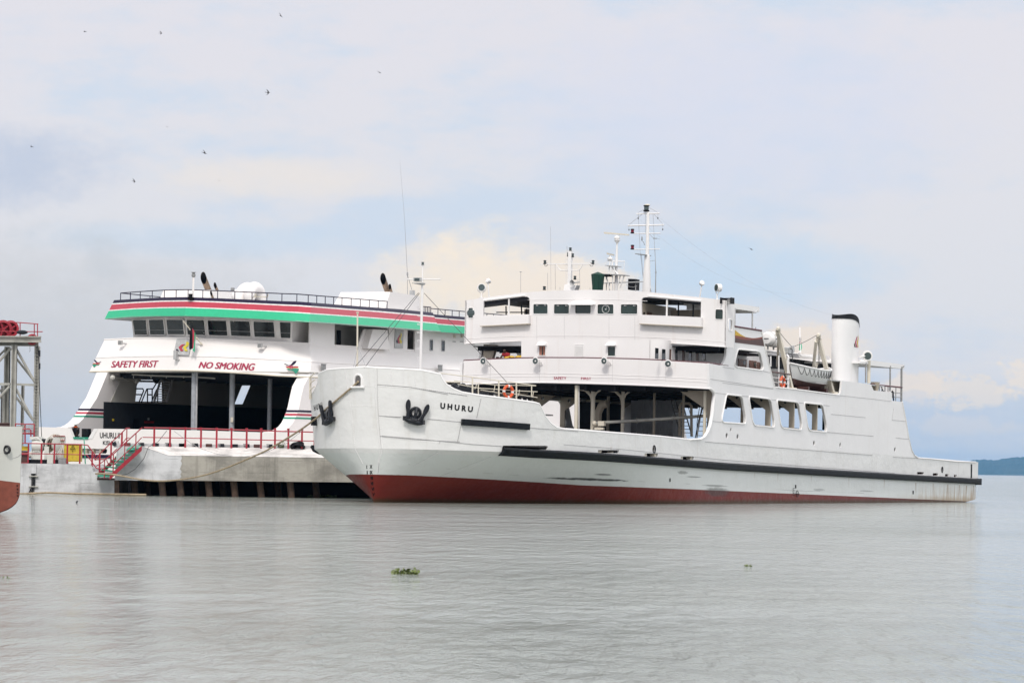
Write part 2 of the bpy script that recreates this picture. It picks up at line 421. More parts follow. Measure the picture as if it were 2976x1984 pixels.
def hull_mat():
    t = NT('hull_paint'); x, y, z = t.xyz()
    n1 = t.noise((.4, .4, .4), 5, .6); n2 = t.noise((1.6, 1.6, .14), 6, .65, (3, 1, 2)); n3 = t.noise((6, 6, 6), 4, .65, (7, 2, 1))
    c = t.mix(t.ramp(n1, .35, .75, 0, .45), (.765, .757, .745), (.68, .672, .655))
    c = t.mix(t.ramp(n2, .52, .80, 0, .30), c, (.44, .39, .31))
    c = t.mix(t.ramp(n3, .66, .84, 0, .10), c, (.5, .5, .49))
    # lower strakes are a slightly greener white
    c = t.mix(t.ramp(z, 2.75, 2.65), c, t.mix(.5, c, (.66, .70, .68)))
    # rust weeping below the fender near the stern
    rs = t.math('MULTIPLY', t.ramp(x, 62, 80), t.ramp(z, 2.7, 1.5))
    streak = t.ramp(t.noise((2.6, 2.6, .10), 5, .7, (1, 8, 3)), .42, .66)
    c = t.mix(t.math('MULTIPLY', rs, streak, clamp=True), c, (.36, .21, .08))
    c = t.mix(t.math('MULTIPLY', t.ramp(x, 60, 74), t.ramp(t.math('ADD', z, t.math('MULTIPLY', n2, .5)), 1.95, 1.5, 0, .6)), c, (.30, .18, .06))
    # boot topping
    rd = t.mix(t.ramp(n1, .3, .7), (.15, .015, .011), (.185, .026, .017))
    rd = t.mix(t.ramp(n2, .52, .8, 0, .55), rd, (.12, .02, .018))
    rd = t.mix(t.ramp(n3, .6, .8, 0, .4), rd, (.25, .075, .05))
    rd = t.mix(t.ramp(t.math('ADD', z, t.math('MULTIPLY_ADD', x, -.0155, t.math('MULTIPLY', n3, .25))), .48, .18), rd, (.07, .035, .015))
    edge = t.math('ADD', t.math('ADD', z, t.math('MULTIPLY', n3, .03)), t.ramp(x, .5, 13.5, 0, .26, False))      # the boot topping rises towards the stem
    c = t.mix(t.ramp(edge, 1.555, 1.535), c, rd)
    # black scuffs from berthing
    for (cx, cz, rx, rz, s, e) in ((13.8, 1.62, 4.8, .085, .95, .6), (29.6, 1.55, 2.3, .07, .55, .4), (30.0, 1.18, 2.3, .33, .6, .5), (14.6, 1.92, 1.1, .06, .7, .6), (26.2, 2.02, 1.3, .05, .6, .6), (24.5, 2.25, .9, .12, .5, .7), (56.5, 1.66, 1.8, .06, .4, .6), (47.5, 1.60, 1.2, .10, .4, .6)):
        dx = t.math('DIVIDE', t.math('SUBTRACT', x, cx), rx); dz = t.math('DIVIDE', t.math('SUBTRACT', z, cz), rz)
        q = t.math('ADD', t.math('MULTIPLY', dx, dx), t.math('MULTIPLY', dz, dz))
        q = t.math('ADD', q, t.math('MULTIPLY', t.math('SUBTRACT', t.noise((1.2, 1.2, 7), 4, .7, (cx, 0, cz)), .5), 3.0 * e))
        side = t.math('LESS_THAN', y, 0)
        c = t.mix(t.math('MULTIPLY', side, t.ramp(q, 1.05, .2, 0, s)), c, (.05, .05, .048))
    h = t.math('ADD', t.math('MULTIPLY', t.noise((.75, .75, .9), 4, .5, (2, 5, 1)), 1.0), t.math('MULTIPLY', t.noise((2.2, 2.2, 2.6), 2, .5, (4, 4, 2)), .35))
    t.bump(h, .6, .10)
    # rust and grime runs below fittings
    for (cx, zt, L, w_, s) in ((13.6, 3.5, .5, .05, .5), (20, 3.4, .45, .05, .45), (66.5, 2.4, 1.1, .12, .6), (70.2, 2.4, 1.1, .1, .6), (73.4, 2.4, 1.2, .12, .7), (76.0, 2.4, 1.2, .10, .7), (77.6, 2.4, 1.3, .12, .8), (79.2, 2.4, 1.2, .08, .8), (40, 2.5, .8, .1, .3), (46, 2.5, .7, .08, .35), (53, 2.5, .9, .09, .35), (60, 2.5, .9, .1, .45), (36, 2.5, .6, .07, .3)):
        f = t.math('MULTIPLY', t.ramp(t.math('ABSOLUTE', t.math('SUBTRACT', t.math('ADD', x, t.math('MULTIPLY', n3, .12)), cx + .06)), w_ * 1.6, 0, 0, s), t.math('MULTIPLY', t.ramp(z, zt - L, zt), t.math('LESS_THAN', z, zt)))
        c = t.mix(f, c, (.27, .16, .075))
    return t.fin(c, t.ramp(n3, .3, .7, .36, .52), 0, .25)
M['hull'] = hull_mat()
def concrete(name, c, joints=True):
    t = NT(name); x, y, z = t.xyz()
    n1 = t.noise((.5, .5, .7), 6, .62); n2 = t.noise((1.5, 1.5, .15), 5, .7, (3, 1, 0)); n3 = t.noise((7, 7, 7), 5, .65, (7, 0, 1))
    col = t.mix(t.ramp(n1, .38, .66), c, tuple(v * .6 for v in c))
    col = t.mix(t.ramp(n2, .48, .75, 0, .7), col, tuple(v * .42 for v in c))
    col = t.mix(t.ramp(n3, .55, .8, 0, .35), col, tuple(v * .5 for v in c))
    if joints:
        w = t.math('FRACT', t.math('ADD', t.math('MULTIPLY', z, 2.6), t.math('MULTIPLY', t.noise((.6, .6, .6), 3, .5), .25)))
        ln = t.math('MULTIPLY', t.ramp(w, .93, .98), t.ramp(t.noise((.7, .7, 3), 3, .6, (4, 2, 2)), .48, .62))
        col = t.mix(t.math('MULTIPLY', ln, .65), col, (.07, .065, .055))
    t.bump(n3, .4, .03)
    return t.fin(col, .85, 0, .3)
M['conc'] = concrete('bare_board_marked_concrete', (.40, .375, .33))
M['concw'] = concrete('whitewashed_concrete', (.62, .62, .63))
M['conctop'] = concrete('pale_concrete_coping', (.72, .685, .655), False)
M['boatw'] = paint('off_white_boat_paint', (.60, .60, .56), .5, .25, .2)
# ================================================================== the near ferry
A1, TRIM, B = math.radians(25), .0155, 8.4
U = Frame((-7.51, 218.606, 0),
          (math.sin(A1) * math.cos(TRIM), math.cos(A1) * math.cos(TRIM), -math.sin(TRIM)), (-math.cos(A1), math.sin(A1), 0))
ferry = thing('ferry', 'long white ferry with red boot topping and black anchors, in front of the jetty', 'ferry', U.mat())
def side(px, py): return U.hit(px, py, 1, -B)
def sd(px, py): p = side(px, py); return (p.x, p.z)
S0, KN = 24.0, 2.95
def Ue(w): return interp(w, [(0, 26.0), (KN, 16.9), (7.5, 14.2)])
def us(w): return interp(w, [(-2, .7), (0, 0), (KN, -1.0), (7.5, -1.35)])
def b_low(t): return 0 if t <= 0 else (8.15 * (1 - (1 - t / 28) ** 1.6) if t < 28 else 8.15 + .25 * min(1, (t - 28) / 25))
def tmap(t, w):                                    # station behind the stem -> x
    k = us(w); return k + t * (1 - k / 24) if t < 24 else t
def tinv(x, w):
    k = us(w); return (x - k) / (1 - k / 24) if x < 24 else x
def beam(x, w):
    """half breadth of the hull at station x, height w"""
    t = tinv(x, w)
    if t <= 0: return -1.0
    q = Ue(max(w, KN)); bk = B if t >= q else B * math.sqrt(max(0, 1 - (1 - t / q) ** 2))
    if w >= KN: b = bk
    else:
        f = max(-.6, w / KN); b = lerp(b_low(t), bk, f) if f >= 0 else b_low(t) * (1 + .2 * f)
    if x > 80.1: b -= (1 - math.sqrt(max(0, 1 - ((x - 80.1) / .5) ** 2))) * .5
    return b
def hullhit(px, py, sgn=-1):
    """where a sight line meets the hull, port (-1) or starboard (1)"""
    o, d = U.r(px, py); t0 = 195.0 / d.length; prev = None; t = t0
    def g(t):
        p = o + d * t; return beam(p.x, p.z) - abs(p.y)
    while t < 330:
        if g(t) > 0:
            a, b_ = t - .2, t
            for _ in range(30):
                m_ = (a + b_) / 2
                if g(m_) > 0: b_ = m_
                else: a = m_
            return o + d * a
        t += .2
    return side(px, py)
def hnorm(p):
    e = .05; s_ = 1 if p.y > 0 else -1
    bx = (beam(p.x + e, p.z) - beam(p.x - e, p.z)) / (2 * e); bz = (beam(p.x, p.z + e) - beam(p.x, p.z - e)) / (2 * e)
    return Vector((-bx, s_, -bz)).normalized()
# -- hull shell: a runs along the hull from the stem, b upwards; th shells it inwards
def s_of_t(t, w):
    q = Ue(max(w, KN)); return S0 * math.acos(max(-1, 1 - t / q)) / (math.pi / 2) if t < q else S0 + t - q
def t_of_s(s_, w):
    q = Ue(max(w, KN)); return q * (1 - math.cos(s_ / S0 * math.pi / 2)) if s_ < S0 else q + s_ - S0
SK = 24.0
def shell(sgn):
    def f(s_, w, d):
        ww = w; x = tmap(t_of_s(s_, KN), w); bb = max(0.0, beam(x, w) if x < 80.6 else B - .5)
        p = Vector((x, sgn * bb, w))
        if d:
            n = hnorm(Vector((x + .001, sgn * max(bb, .01), w))); n.z = 0
            if s_ < 3: n = n.lerp(Vector((-1, 0, 0)), 1 - s_ / 3)
            if s_ < 1e-6: n = Vector((-1, 0, 0))
            n.normalize(); p = p - n * d
            if sgn * p.y < 0: p.y = 0
        return p
    return f
def sw(px, py):                                    # photograph point on the port hull -> (s, w)
    p = hullhit(px, py); return (s_of_t(tinv(p.x, p.z), KN), p.z)
top_px = [(1095, 1069), (1160, 1072), (1222, 1075.5), (1280, 1087), (1286, 1102), (1298, 1117), (1319, 1130), (1344, 1140), (1390, 1148),
          (1480, 1159), (1555, 1169.5), (1567, 1173), (1575, 1186), (1585, 1209), (1601, 1229), (1618, 1241), (1639, 1246), (1780, 1257), (1920, 1268)]
TOP = [sw(*p) for p in top_px]
TOP = [(0.0, TOP[0][1] + .05)] + [p for p in TOP if p[0] > .2]
TOP = [p for i, p in enumerate(TOP) if i == 0 or p[0] > max(q[0] for q in TOP[:i])]
SEND = s_of_t(80.55, KN)
SA, WS = s_of_t(25.2, KN), 4.24                    # the superstructure side plating starts here
stern_w = side(2800, 1341)[2]
sX = lambda x: s_of_t(tinv(x, 4), KN)
outline = [(0, KN), (SEND, KN)] + [(SEND, 4.14), (sX(74), 4.18), (SA, WS)] + TOP[::-1]
def slot(px0, py0, px1, py1, r=.06):
    a, b_ = sd(px0, py1), sd(px1, py0); zc0 = (sd(px0, py0)[1] + sd(px0, py1)[1]) / 2; zc1 = (sd(px1, py0)[1] + sd(px1, py1)[1]) / 2
    h = abs(sd(px0, py0)[1] - sd(px0, py1)[1]) * .40
    return round2([(sX(a[0]), zc0 - h), (sX(b_[0]), zc1 - h), (sX(b_[0]), zc1 + h), (sX(a[0]), zc0 + h)], r, 3)
slots = [slot(1578, 1294, 1650, 1308, .14), slot(1749.5, 1306, 1801, 1317), slot(1873, 1315.5, 1912.5, 1327.5), slot(1978, 1325, 2017, 1336),
         slot(2665, 1370, 2685.5, 1378.5), slot(2711, 1373.5, 2726.5, 1382), slot(2746.5, 1376, 2757, 1384.5), slot(2772.5, 1378, 2781, 1386)]
def circ(px, py, r, n=14):
    c_ = sd(px, py); return [(sX(c_[0]) + r * math.cos(k * 2 * math.pi / n), c_[1] + r * math.sin(k * 2 * math.pi / n)) for k in range(n)]
oval = [circ(1901, 1304.5, .21), circ(2738, 1364, .19)]
oval = [[(x, w) for x, w in o_] for o_ in oval]
cu = [S0 * k / 30 for k in range(1, 31)] + [S0 + 3 * k for k in range(1, 18)] + [SEND - .02 - .1 * k for k in range(6)]
cw = [4.2, 5.4, 6.4]
mb = MB()
for sg in (-1, 1):
    mb.plate(outline, slots + oval, shell(sg), .10, cu, cw, True)
# lower hull below the knuckle down into the water, ruled between knuckle and waterline
def bottom(x): return interp(x, [(0, -1.4), (67, -1.4), (72, -.1), (75, .75), (77.5, 1.22), (81, 1.56)])
for sg in (-1, 1):
    vs = []; ss = [S0 * k / 40 for k in range(41)] + [S0 + (SEND - S0) * k / 60 for k in range(1, 61)]
    NW = 14
    for s_ in ss:
        x0 = t_of_s(s_, KN); lo = bottom(x0)
        for j in range(NW + 1):
            w = lerp(lo, KN, j / NW); vs.append(shell(sg)(s_, w, 0))
    fs = [(i * (NW + 1) + j, (i + 1) * (NW + 1) + j, (i + 1) * (NW + 1) + j + 1, i * (NW + 1) + j + 1) for i in range(len(ss) - 1) for j in range(NW)]
    mb.add(vs, fs)
# transom
mb.add([(80.55, -8.1, 1.55), (80.55, 8.1, 1.55), (80.55, 8.1, 4.14), (80.55, -8.1, 4.14)], [(0, 1, 2, 3)])
mb.build('hull', M['hull'], ferry, smooth=38)
# -- decks
def deckpoly(x0, x1, w, inset=.12, n=24):
    xs = [lerp(x0, x1, k / n) for k in range(n + 1)]
    L = [(x, -(beam(x, w) - inset), w) for x in xs if beam(x, w) > inset]; return L + [(x, -y, z) for x, y, z in L[::-1]]
mb = MB(); mb.prism(deckpoly(-.9, 80, 3.35), (0, 0, -.08)); mb.prism(deckpoly(-1.0, 7.6, 5.15), (0, 0, -.08))
mb.build('deck', M['deck'], ferry)
# -- bulwark rim and plate seams
def along(pts_sw, sgn, out=.012, d0=0):
    f = shell(sgn); res = []
    for s_, w in pts_sw:
        p = f(s_, w, 0); n = hnorm(Vector((p.x + .001, p.y if abs(p.y) > .01 else .01 * sgn, w))); n.z = 0
        if s_ < 1e-6: n = Vector((-1, 0, 0))
        res.append(p + n.normalized() * (out - d0))
    return res
def dens(pts, step=.6):
    o_ = []
    for a, b_ in zip(pts, pts[1:]):
        k = max(1, int(math.hypot(b_[0] - a[0], b_[1] - a[1]) / step)); o_ += [(lerp(a[0], b_[0], i / k), lerp(a[1], b_[1], i / k)) for i in range(k)]
    return o_ + [pts[-1]]
for sg in (-1, 1):
    mb = MB(); mb.tube(along(dens(TOP + [(SA, WS)]), sg, 0, .05), .07, 6); mb.build('bulwark_rim', M['white'], ferry)
seam = MB()
def seamline(pxs, w=.020):
    seam.tube(along(dens([sw(*p) for p in pxs], .5), -1, 0.004), w, 4)
def strip_seam(pts, r=.018):
    seam.tube(pts, r, 4)
hp = lambda X, Y: (880 + X / 3.563, 1040 + Y / 3.563)       # crop coordinates used while measuring
seamline([hp(770, 275), hp(1100, 300), hp(1400, 345), hp(1700, 390)])
seamline([hp(790, 598), hp(1020, 610)]); seamline([hp(1290, 630), hp(1640, 662)]); seamline([hp(800, 803), hp(1100, 828), hp(1420, 858), hp(1760, 893), (1458, 1296)])
seamline([hp(505, 598), hp(380, 612)]); seamline([hp(150, 370), hp(300, 300), hp(440, 282)]); seamline([hp(530, 808), hp(300, 835), hp(150, 850)])
seamline([hp(770, 100), hp(772, 400), hp(790, 700), hp(812, 940)], .008)
seamline([hp(1420, 862), hp(1390, 975)]); seamline([hp(1635, 700), hp(1600, 880)]); seamline([hp(1845, 420), hp(1800, 620)])
seamline([(1534, 1242), (1680, 1253)])
seamline([(2050, 1283), (2535, 1322)]); seamline([(2595, 1327), (2668, 1331)])
seamline([(1639, 1291), (2100, 1335), (2600, 1374)], .014)
for a in ((905, 1190),):
    pass
for X in (445, 500):
    pass
# lower strakes
def lowseam(pts, r=.018):
    seam.tube([hullhit(px, py) + hnorm(hullhit(px, py)) * .002 for px, py in pts], r * .6, 4)
lowseam([hp(790, 1070), hp(1100, 1100), hp(1500, 1145), hp(1900, 1190), (1500, 1380), (1680, 1390), (1860, 1398), (2000, 1405), (2300, 1424), (2510, 1432)])
lowseam([hp(780, 1190), hp(790, 1080)])
for X0, Y0, X1, Y1 in ((1390, 975, 1150, 1115), (1950, 1020, 1400, 1230)):
    a = hp(X0, Y0); b_ = hp(X1, Y1); lowseam([(lerp(a[0], b_[0], k / 6), lerp(a[1], b_[1], k / 6)) for k in range(7)], .012)
# superstructure side plating seams (port)
def sideseam(a, b_, r=.014):
    p, q = side(*a), side(*b_); seam.tube([p + Vector((0, -.004, 0)), q + Vector((0, -.004, 0))], r, 4)
cp3 = lambda X, Y: (2100 + X / 3.92, 820 + Y / 3.92)
cp6 = lambda X, Y: (2000 + X / 3.92, 1060 + Y / 3.92)
cp7 = lambda X, Y: (2376 + X / 3.733, 1060 + Y / 3.733)
sideseam(cp6(250, 160), cp6(980, 270)); sideseam(cp6(600, 350), cp6(1000, 400)); sideseam(cp6(310, 318), cp6(440, 333))
sideseam(cp6(1260, 430), cp6(1610, 465)); sideseam(cp6(1625, 560), cp6(2020, 598)); sideseam(cp6(280, 640), cp6(380, 652)); sideseam(cp6(1590, 765), cp6(2110, 810))
sideseam(cp7(0, 305), cp7(600, 370)); sideseam(cp7(600, 370), cp7(800, 395)); sideseam(cp7(805, 597), cp7(955, 610)); sideseam(cp7(850, 790), cp7(990, 803)); sideseam(cp7(100, 730), cp7(600, 770)); sideseam(cp7(808, 595), cp7(822, 470))
sideseam(cp3(0, 965), cp3(130, 985)); sideseam(cp3(460, 1010), cp3(540, 1030)); sideseam(cp3(0, 1145), cp3(570, 1215))
seam.build('plate_seam', M['seam'], ferry)
# -- rivet rows on the bow
mb = MB()
def rivets(a, b_, n):
    for k in range(n):
        p = hullhit(lerp(a[0], b_[0], k / (n - 1)), lerp(a[1], b_[1], k / (n - 1))); q = hnorm(p)
        mb.lathe(p - q * .006, q, [(.034, 0), (.026, .018), (0, .024)], 6)
def rivets2(pts, n):
    for a, b_ in zip(pts, pts[1:]): rivets(hp(*a), hp(*b_), n)
rivets2([(748, 105), (752, 400), (775, 700), (800, 940), (770, 1180)], 22); rivets2([(782, 400), (810, 800), (822, 940), (790, 1080)], 18)
rivets2([(435, 120), (470, 350), (510, 620), (540, 940), (620, 1090)], 18)
for x in (915, 1042, 1165): rivets2([(x, 125), (x, 285)], 12)
rivets2([(500, 290), (740, 290)], 14); rivets2([(780, 290), (1300, 330)], 26); rivets2([(510, 495), (740, 495)], 14); rivets2([(1300, 330), (1700, 380)], 20)
rivets2([(1390, 985), (1160, 1115)], 16); rivets2([(820, 820), (1410, 878)], 30); rivets2([(1930, 1030), (1690, 1170)], 16)
tag(mb.build('rivet_row', M['side'], ferry), kind='stuff')
# -- fender belt, short rubbing strake, starboard fender ends
mb = MB()
fpts = [(1459, 1311.5), (1560, 1318), (1700, 1325), (1900, 1339), (2100, 1354.5), (2350, 1370), (2600, 1385), (2790, 1395.5)]
fs_ = dens([sw(*p) for p in fpts], 1.0); fs_ = fs_ + [(SEND - .4, fs_[-1][1])]
hw = lambda i: lerp(.235, .20, i / len(fs_))
vs = []
for i, (s_, w) in enumerate(fs_):
    for dz_, ou in ((-1, -.02), (-1, .16), (-.55, .25), (.55, .25), (1, .16), (1, -.02)):
        vs.append(along([(s_, w + dz_ * hw(i))], -1, ou)[0])
mb.add(vs, [(i * 6 + j, i * 6 + (j + 1) % 6, i * 6 + 6 + (j + 1) % 6, i * 6 + 6 + j) for i in range(len(fs_) - 1) for j in range(6)] + [list(range(6)), list(range(len(vs) - 6, len(vs)))])
ymir = [Vector((p.x, -p.y, p.z)) for p in mb.v]; fm = [list(f) for f in mb.f]
mb.cbox((80.2, -8.22, fs_[-1][1] - .01), (.95, .62, .46))
mb.build('fender_belt', M['rubber'], ferry)
mb = MB(); mb.add(ymir, fm); mb.build('fender_belt', M['rubber'], ferry)
def strake(px0, py0, px1, py1, h0, h1, name='rubbing_strake'):
    mb = MB(); a, b_ = sw(px0, py0), sw(px1, py1); n = 12; vs = []
    for k in range(n + 1):
        s_, w = lerp(a[0], b_[0], k / n), lerp(a[1], b_[1], k / n); h = lerp(h0, h1, k / n)
        for dz_, ou in ((-h, -.02), (-h, .20), (h, .20), (h, -.02)): vs.append(along([(s_, w + dz_)], -1, ou)[0])
    mb.add(vs, [(i * 4 + j, i * 4 + (j + 1) % 4, i * 4 + 4 + (j + 1) % 4, i * 4 + 4 + j) for i in range(n) for j in range(4)] + [(0, 1, 2, 3), (n * 4, n * 4 + 1, n * 4 + 2, n * 4 + 3)])
    mb.build(name, M['rubber'], ferry)
strake(1340, 1226, 1533.5, 1240, .17, .17)
mb = MB()
p = hullhit(919, 1223, 1); n = hnorm(p); mb.cbox(p + n * .02, (.5, .4, .5), Matrix.Rotation(math.atan2(n.y, n.x), 3, 'Z')); mb.build('rubbing_strake', M['rubber'], ferry)
# -- lettering on the hull
def on_hull(name, txt, quad, mat, bold=.015, sgn=-1):
    V, F = text2(txt, bold); vs = []
    for a, b_ in V:
        q = bil([(x, y, 0) for x, y in quad], a, b_); p = hullhit(q.x, q.y, sgn); vs.append(p + hnorm(p) * .012)
    mb = MB(); mb.add(vs, F); return mb.build(name, mat, ferry, smooth=0)
on_hull('ship_name', 'U H U R U', [(1279, 1187), (1373, 1197.5), (1375, 1181), (1280, 1169.5)], M['black'], .045)
on_hull('ship_name', 'H U R U', [(914, 1194), (938, 1183), (936, 1168), (912, 1178)], M['black'], .03, 1)
for i, (tx, x, y) in enumerate((('X', 1078.5, 1355), ('IX', 1079, 1371.5), ('VIII', 1080, 1388), ('VII', 1081, 1404), ('VI', 1083.5, 1420), ('V', 1086, 1436), ('X', 1066, 1356), ('IX', 1068, 1372))):
    k = 4 if i < 6 else 2.0
    on_hull('draught_mark', tx, [(x - k, y + 5), (x + k, y + 5), (x + k, y - 5), (x - k, y - 5)], M['black'], .06, 1 if i >= 6 else -1)
for tx, x, y in (('I', 1947, 1394), ('I', 2312, 1413), ('I', 2653.5, 1430)):
    on_hull('draught_mark', tx, [(x - 1.8, y + 5), (x + 1.8, y + 5), (x + 1.8, y - 5), (x - 1.8, y - 5)], M['black'], .08)
mb = MB(); p = side(2318, 1434)
mb.torus(p + Vector((0, .02, 0)), (0, 1, 0), .2, .016, 20, 4); mb.box((p.x - .35, p.y - .01, p.z - .016), (p.x + .35, p.y + .02, p.z + .016))
for k in range(4): mb.box((p.x - .8, p.y - .01, p.z - .1 + .14 * k), (p.x - .5, p.y + .02, p.z - .075 + .14 * k))
mb.build('load_line_mark', M['black'], ferry)
# -- anchors
def anchor(px, py, sgn):
    c = hullhit(px, py, sgn); n = hnorm(c); z = Vector((0, 0, 1)); z = (z - n * z.dot(n)).normalized(); x = z.cross(n)   # x to the right seen from outside
    if x.dot(Rt @ U.M) < 0: x = -x
    rot = Matrix.Rotation(-.22 * (1 if sgn < 0 else -1), 3, n); x = rot @ x; z = rot @ z
    P = lambda a, b_, o: c + x * a * .78 + z * b_ * .78 + n * o * .85
    mb = MB()
    mb.tube([P(-.62, -.42, .22), P(-.3, -.5, .27), P(.3, -.5, .27), P(.62, -.42, .22)], .2, 8, rs=[.13, .16, .16, .13])     # crown
    mb.tube([P(-.2, -.42, .25), P(.2, -.42, .25)], .18, 8)
    for q in (-1, 1):                                          # flukes
        pr = [(.10, -.40), (.13, -.05), (.20, .20), (.25, .45), (.24, .68), (.17, .86), (.06, .94), (-.05, .86), (-.10, .66), (-.09, .42), (-.05, .18), (-.06, -.05), (-.09, -.40)]
        mb.prism([P(q * (.44 + a + .16 * (b_ + .4)), b_, .16) for a, b_ in pr], n * .12)
        mb.tube([P(q * .46, -.35, .30), P(q * .60, .25, .31), P(q * .70, .62, .28)], .09, 6, rs=[.13, .08, .03])
        mb.cbox(P(q * .60, -.40, .20), (.24, .24, .24))
    mb.tube([P(0, -.4, .25), P(0, .12, .30), P(0, .45, .1)], .10, 8)                                            # shank into the hawse
    mb.build('anchor', M['iron'], ferry)
    mb = MB(); mb.torus(P(0, .12, .05), n, .27, .08, 24, 8)
    mb.build('hawse_pipe', M['iron'], ferry)
anchor(1206, 1204, -1); anchor(960, 1206, 1)
# -- mooring fairlead at the bow
p = hullhit(1041, 1108, 1); p2 = hullhit(1041, 1108, -1)
FL = p2; n = hnorm(FL); zz = Vector((0, 0, 1)); xx = zz.cross(n).normalized()
mb = MB(); arch = [FL + xx * (.24 * math.cos(a)) + zz * (.12 + .26 * math.sin(a)) + n * .02 for a in [math.pi * k / 10 for k in range(11)]]
mb.tube([FL - zz * .3 + xx * .24 + n * .02] + arch + [FL - zz * .3 - xx * .24 + n * .02], .07, 6)
mb.tube([FL - zz * .32 - xx * .42 + n * .05, FL - zz * .32 + xx * .42 + n * .05], .07, 6); mb.build('mooring_fairlead', M['white'], ferry)
mb = MB(); mb.prism([FL + xx * a + zz * b_ + n * .012 for a, b_ in ((-.2, -.28), (.2, -.28), (.2, .16), (.1, .3), (-.1, .3), (-.2, .16))], n * .02); mb.build('fairlead_opening', M['deck'], ferry)
# -- liners of the slots above the fender
for i, q in enumerate(slots):
    xs = [tmap(t_of_s(s_, KN), 3) for s_, w in q]; ws = [w for s_, w in q]
    if min(xs) < 20: y0 = -beam(min(xs), 3.2)
    else: y0 = -B
    mb = MB(); a, b_, lo, hi = min(xs), max(xs), min(ws), max(ws)
    mb.box((a - .05, y0 + .13, lo - .1), (b_ + .05, y0 + .6, lo - .02)); mb.box((a + (b_ - a) * .02, y0 + .12, lo), (a + (b_ - a) * .30, y0 + .4, hi)); mb.box((b_ - (b_ - a) * .12, y0 + .12, lo), (b_, y0 + .4, hi))
    mb.build('scupper_liner', M['cream' if i in (1, 2, 3) else 'brown'], ferry)
    mb = MB(); mb.box((a - .2, y0 + .62, lo - .2), (b_ + .2, y0 + .7, hi + .2)); mb.build('scupper_back', M['brown'], ferry)
for px, py, r in ((1901, 1304.5, .21), (2738, 1364, .19)):
    c_ = side(px, py); mb = MB(); mb.torus(c_, (0, 1, 0), r, .035, 20, 6); mb.lathe(c_ + Vector((0, .3, 0)), (0, 1, 0), [(r * 1.2, 0), (r * 1.2, .02)], 16); mb.build('mooring_hole_rim', M['rubber'], ferry)
# ------------------------------------------------------------------ port and starboard superstructure plating
PT = [(2020, 1277.5), (2036, 1275.5), (2048, 1268), (2057, 1254), (2064, 1236), (2070, 1205), (2074, 1165), (2076.5, 1148), (2074.5, 1139), (2068, 1132), (2061, 1127.5),
      (2061, 1055), (2090, 1061), (2099, 1060), (2106, 1050), (2110.5, 1034), (2112, 1008.5), (2134, 1011), (2134, 947.5), (2212, 960.5), (2221, 1006), (2250, 1122), (2254, 1127), (2262, 1128.5), (2304, 1130.5), (2421, 1145),
      (2436, 1147), (2443, 1141), (2446, 1122), (2446.5, 1106), (2531, 1116), (2539, 1134), (2592, 1140), (2593, 1164), (2622, 1167.5), (2632, 1218), (2641, 1272), (2649, 1306), (2657, 1322), (2668, 1330), (2672, 1331)]
PO = [sd(*p) for p in PT]
x_end = PO[-1][0]
ztop = WS
def zs(x): return interp(x, [(tmap(t_of_s(SA, KN), 4), WS), (74, 4.18), (80.2, 4.14)])
PO[0] = (tmap(t_of_s(SA, KN), WS) + .0, WS); PO[-1] = (x_end, zs(x_end))
mid = [(x, zs(x)) for x in (60, 50, 40, 32)]
outer = PO + mid
def crn(f, L): return [sd(*f(*p)) for p in L]
HW = [crn(cp6, [(437, 335), (600, 352), (620, 385), (655, 600), (650, 672), (400, 655), (380, 635), (385, 590), (425, 385)]),
      crn(cp6, [(695, 357), (920, 385), (945, 415), (982, 640), (978, 712), (758, 690), (733, 655), (692, 400)]),
      crn(cp6, [(1013, 398), (1240, 422), (1262, 460), (1295, 660), (1290, 742), (1078, 720), (1052, 685), (1010, 430)]),
      crn(cp6, [(1322, 430), (1520, 450), (1540, 490), (1578, 690), (1575, 765), (1385, 748), (1362, 715), (1322, 470)])]
HW = [round2(h, .22, 4) for h in HW]
PW5 = round2(crn(cp3, [(172, 760), (405, 785), (432, 815), (464, 965), (448, 1005), (155, 965), (133, 935), (140, 890)]), .25, 4)
def circx(px, py, r, n=14):
    c_ = sd(px, py); return [(c_[0] + r * math.cos(k * 2 * math.pi / n), c_[1] + r * math.sin(k * 2 * math.pi / n)) for k in range(n)]
ports = [circx(*cp6(440, 805), .18), circx(*cp6(487, 738), .13), circx(*cp6(564, 817), .18), circx(*cp6(1434, 890), .17), circx(*cp6(1733, 912), .17), circx(*cp7(840, 917), .17)]
def pl(sgn):
    return lambda x, w, d: Vector((x, sgn * (B - d), w))
for sg in (-1, 1):
    mb = MB(); mb.plate(outer, HW + [PW5] + ports, pl(sg), .14); mb.build('side_plating', M['side'], ferry)
    for h in HW + [PW5]:
        mb = MB(); mb.tube([(x, sg * (B + .01), w) for x, w in h], .055, 6, True); mb.build('window_frame', M['white'], ferry)
mb = MB(); mb.tube([(x, -B - .0, w) for x, w in PO[:11]], .08, 6); mb.build('opening_rim', M['white'], ferry)
for h in ports:
    cx = sum(p[0] for p in h) / len(h); cz = sum(p[1] for p in h) / len(h); r = max(p[0] for p in h) - cx
    mb = MB(); mb.torus((cx, -B + .02, cz), (0, 1, 0), r + .01, .022, 16, 6); f = mb.build('porthole', M['side'], ferry)
    mb = MB(); mb.lathe((cx, -B + .08, cz), (0, 1, 0), [(r, 0), (r, .02)], 16); mb.build('pane', M['glass2'], f)
# stern bulwark slot
a = side(2822.5, 1368); mb = MB(); mb.cbox(a + Vector((0, -.0, 0)), (.22, .08, 1.0)); mb.build('stern_slot', M['black'], ferry)
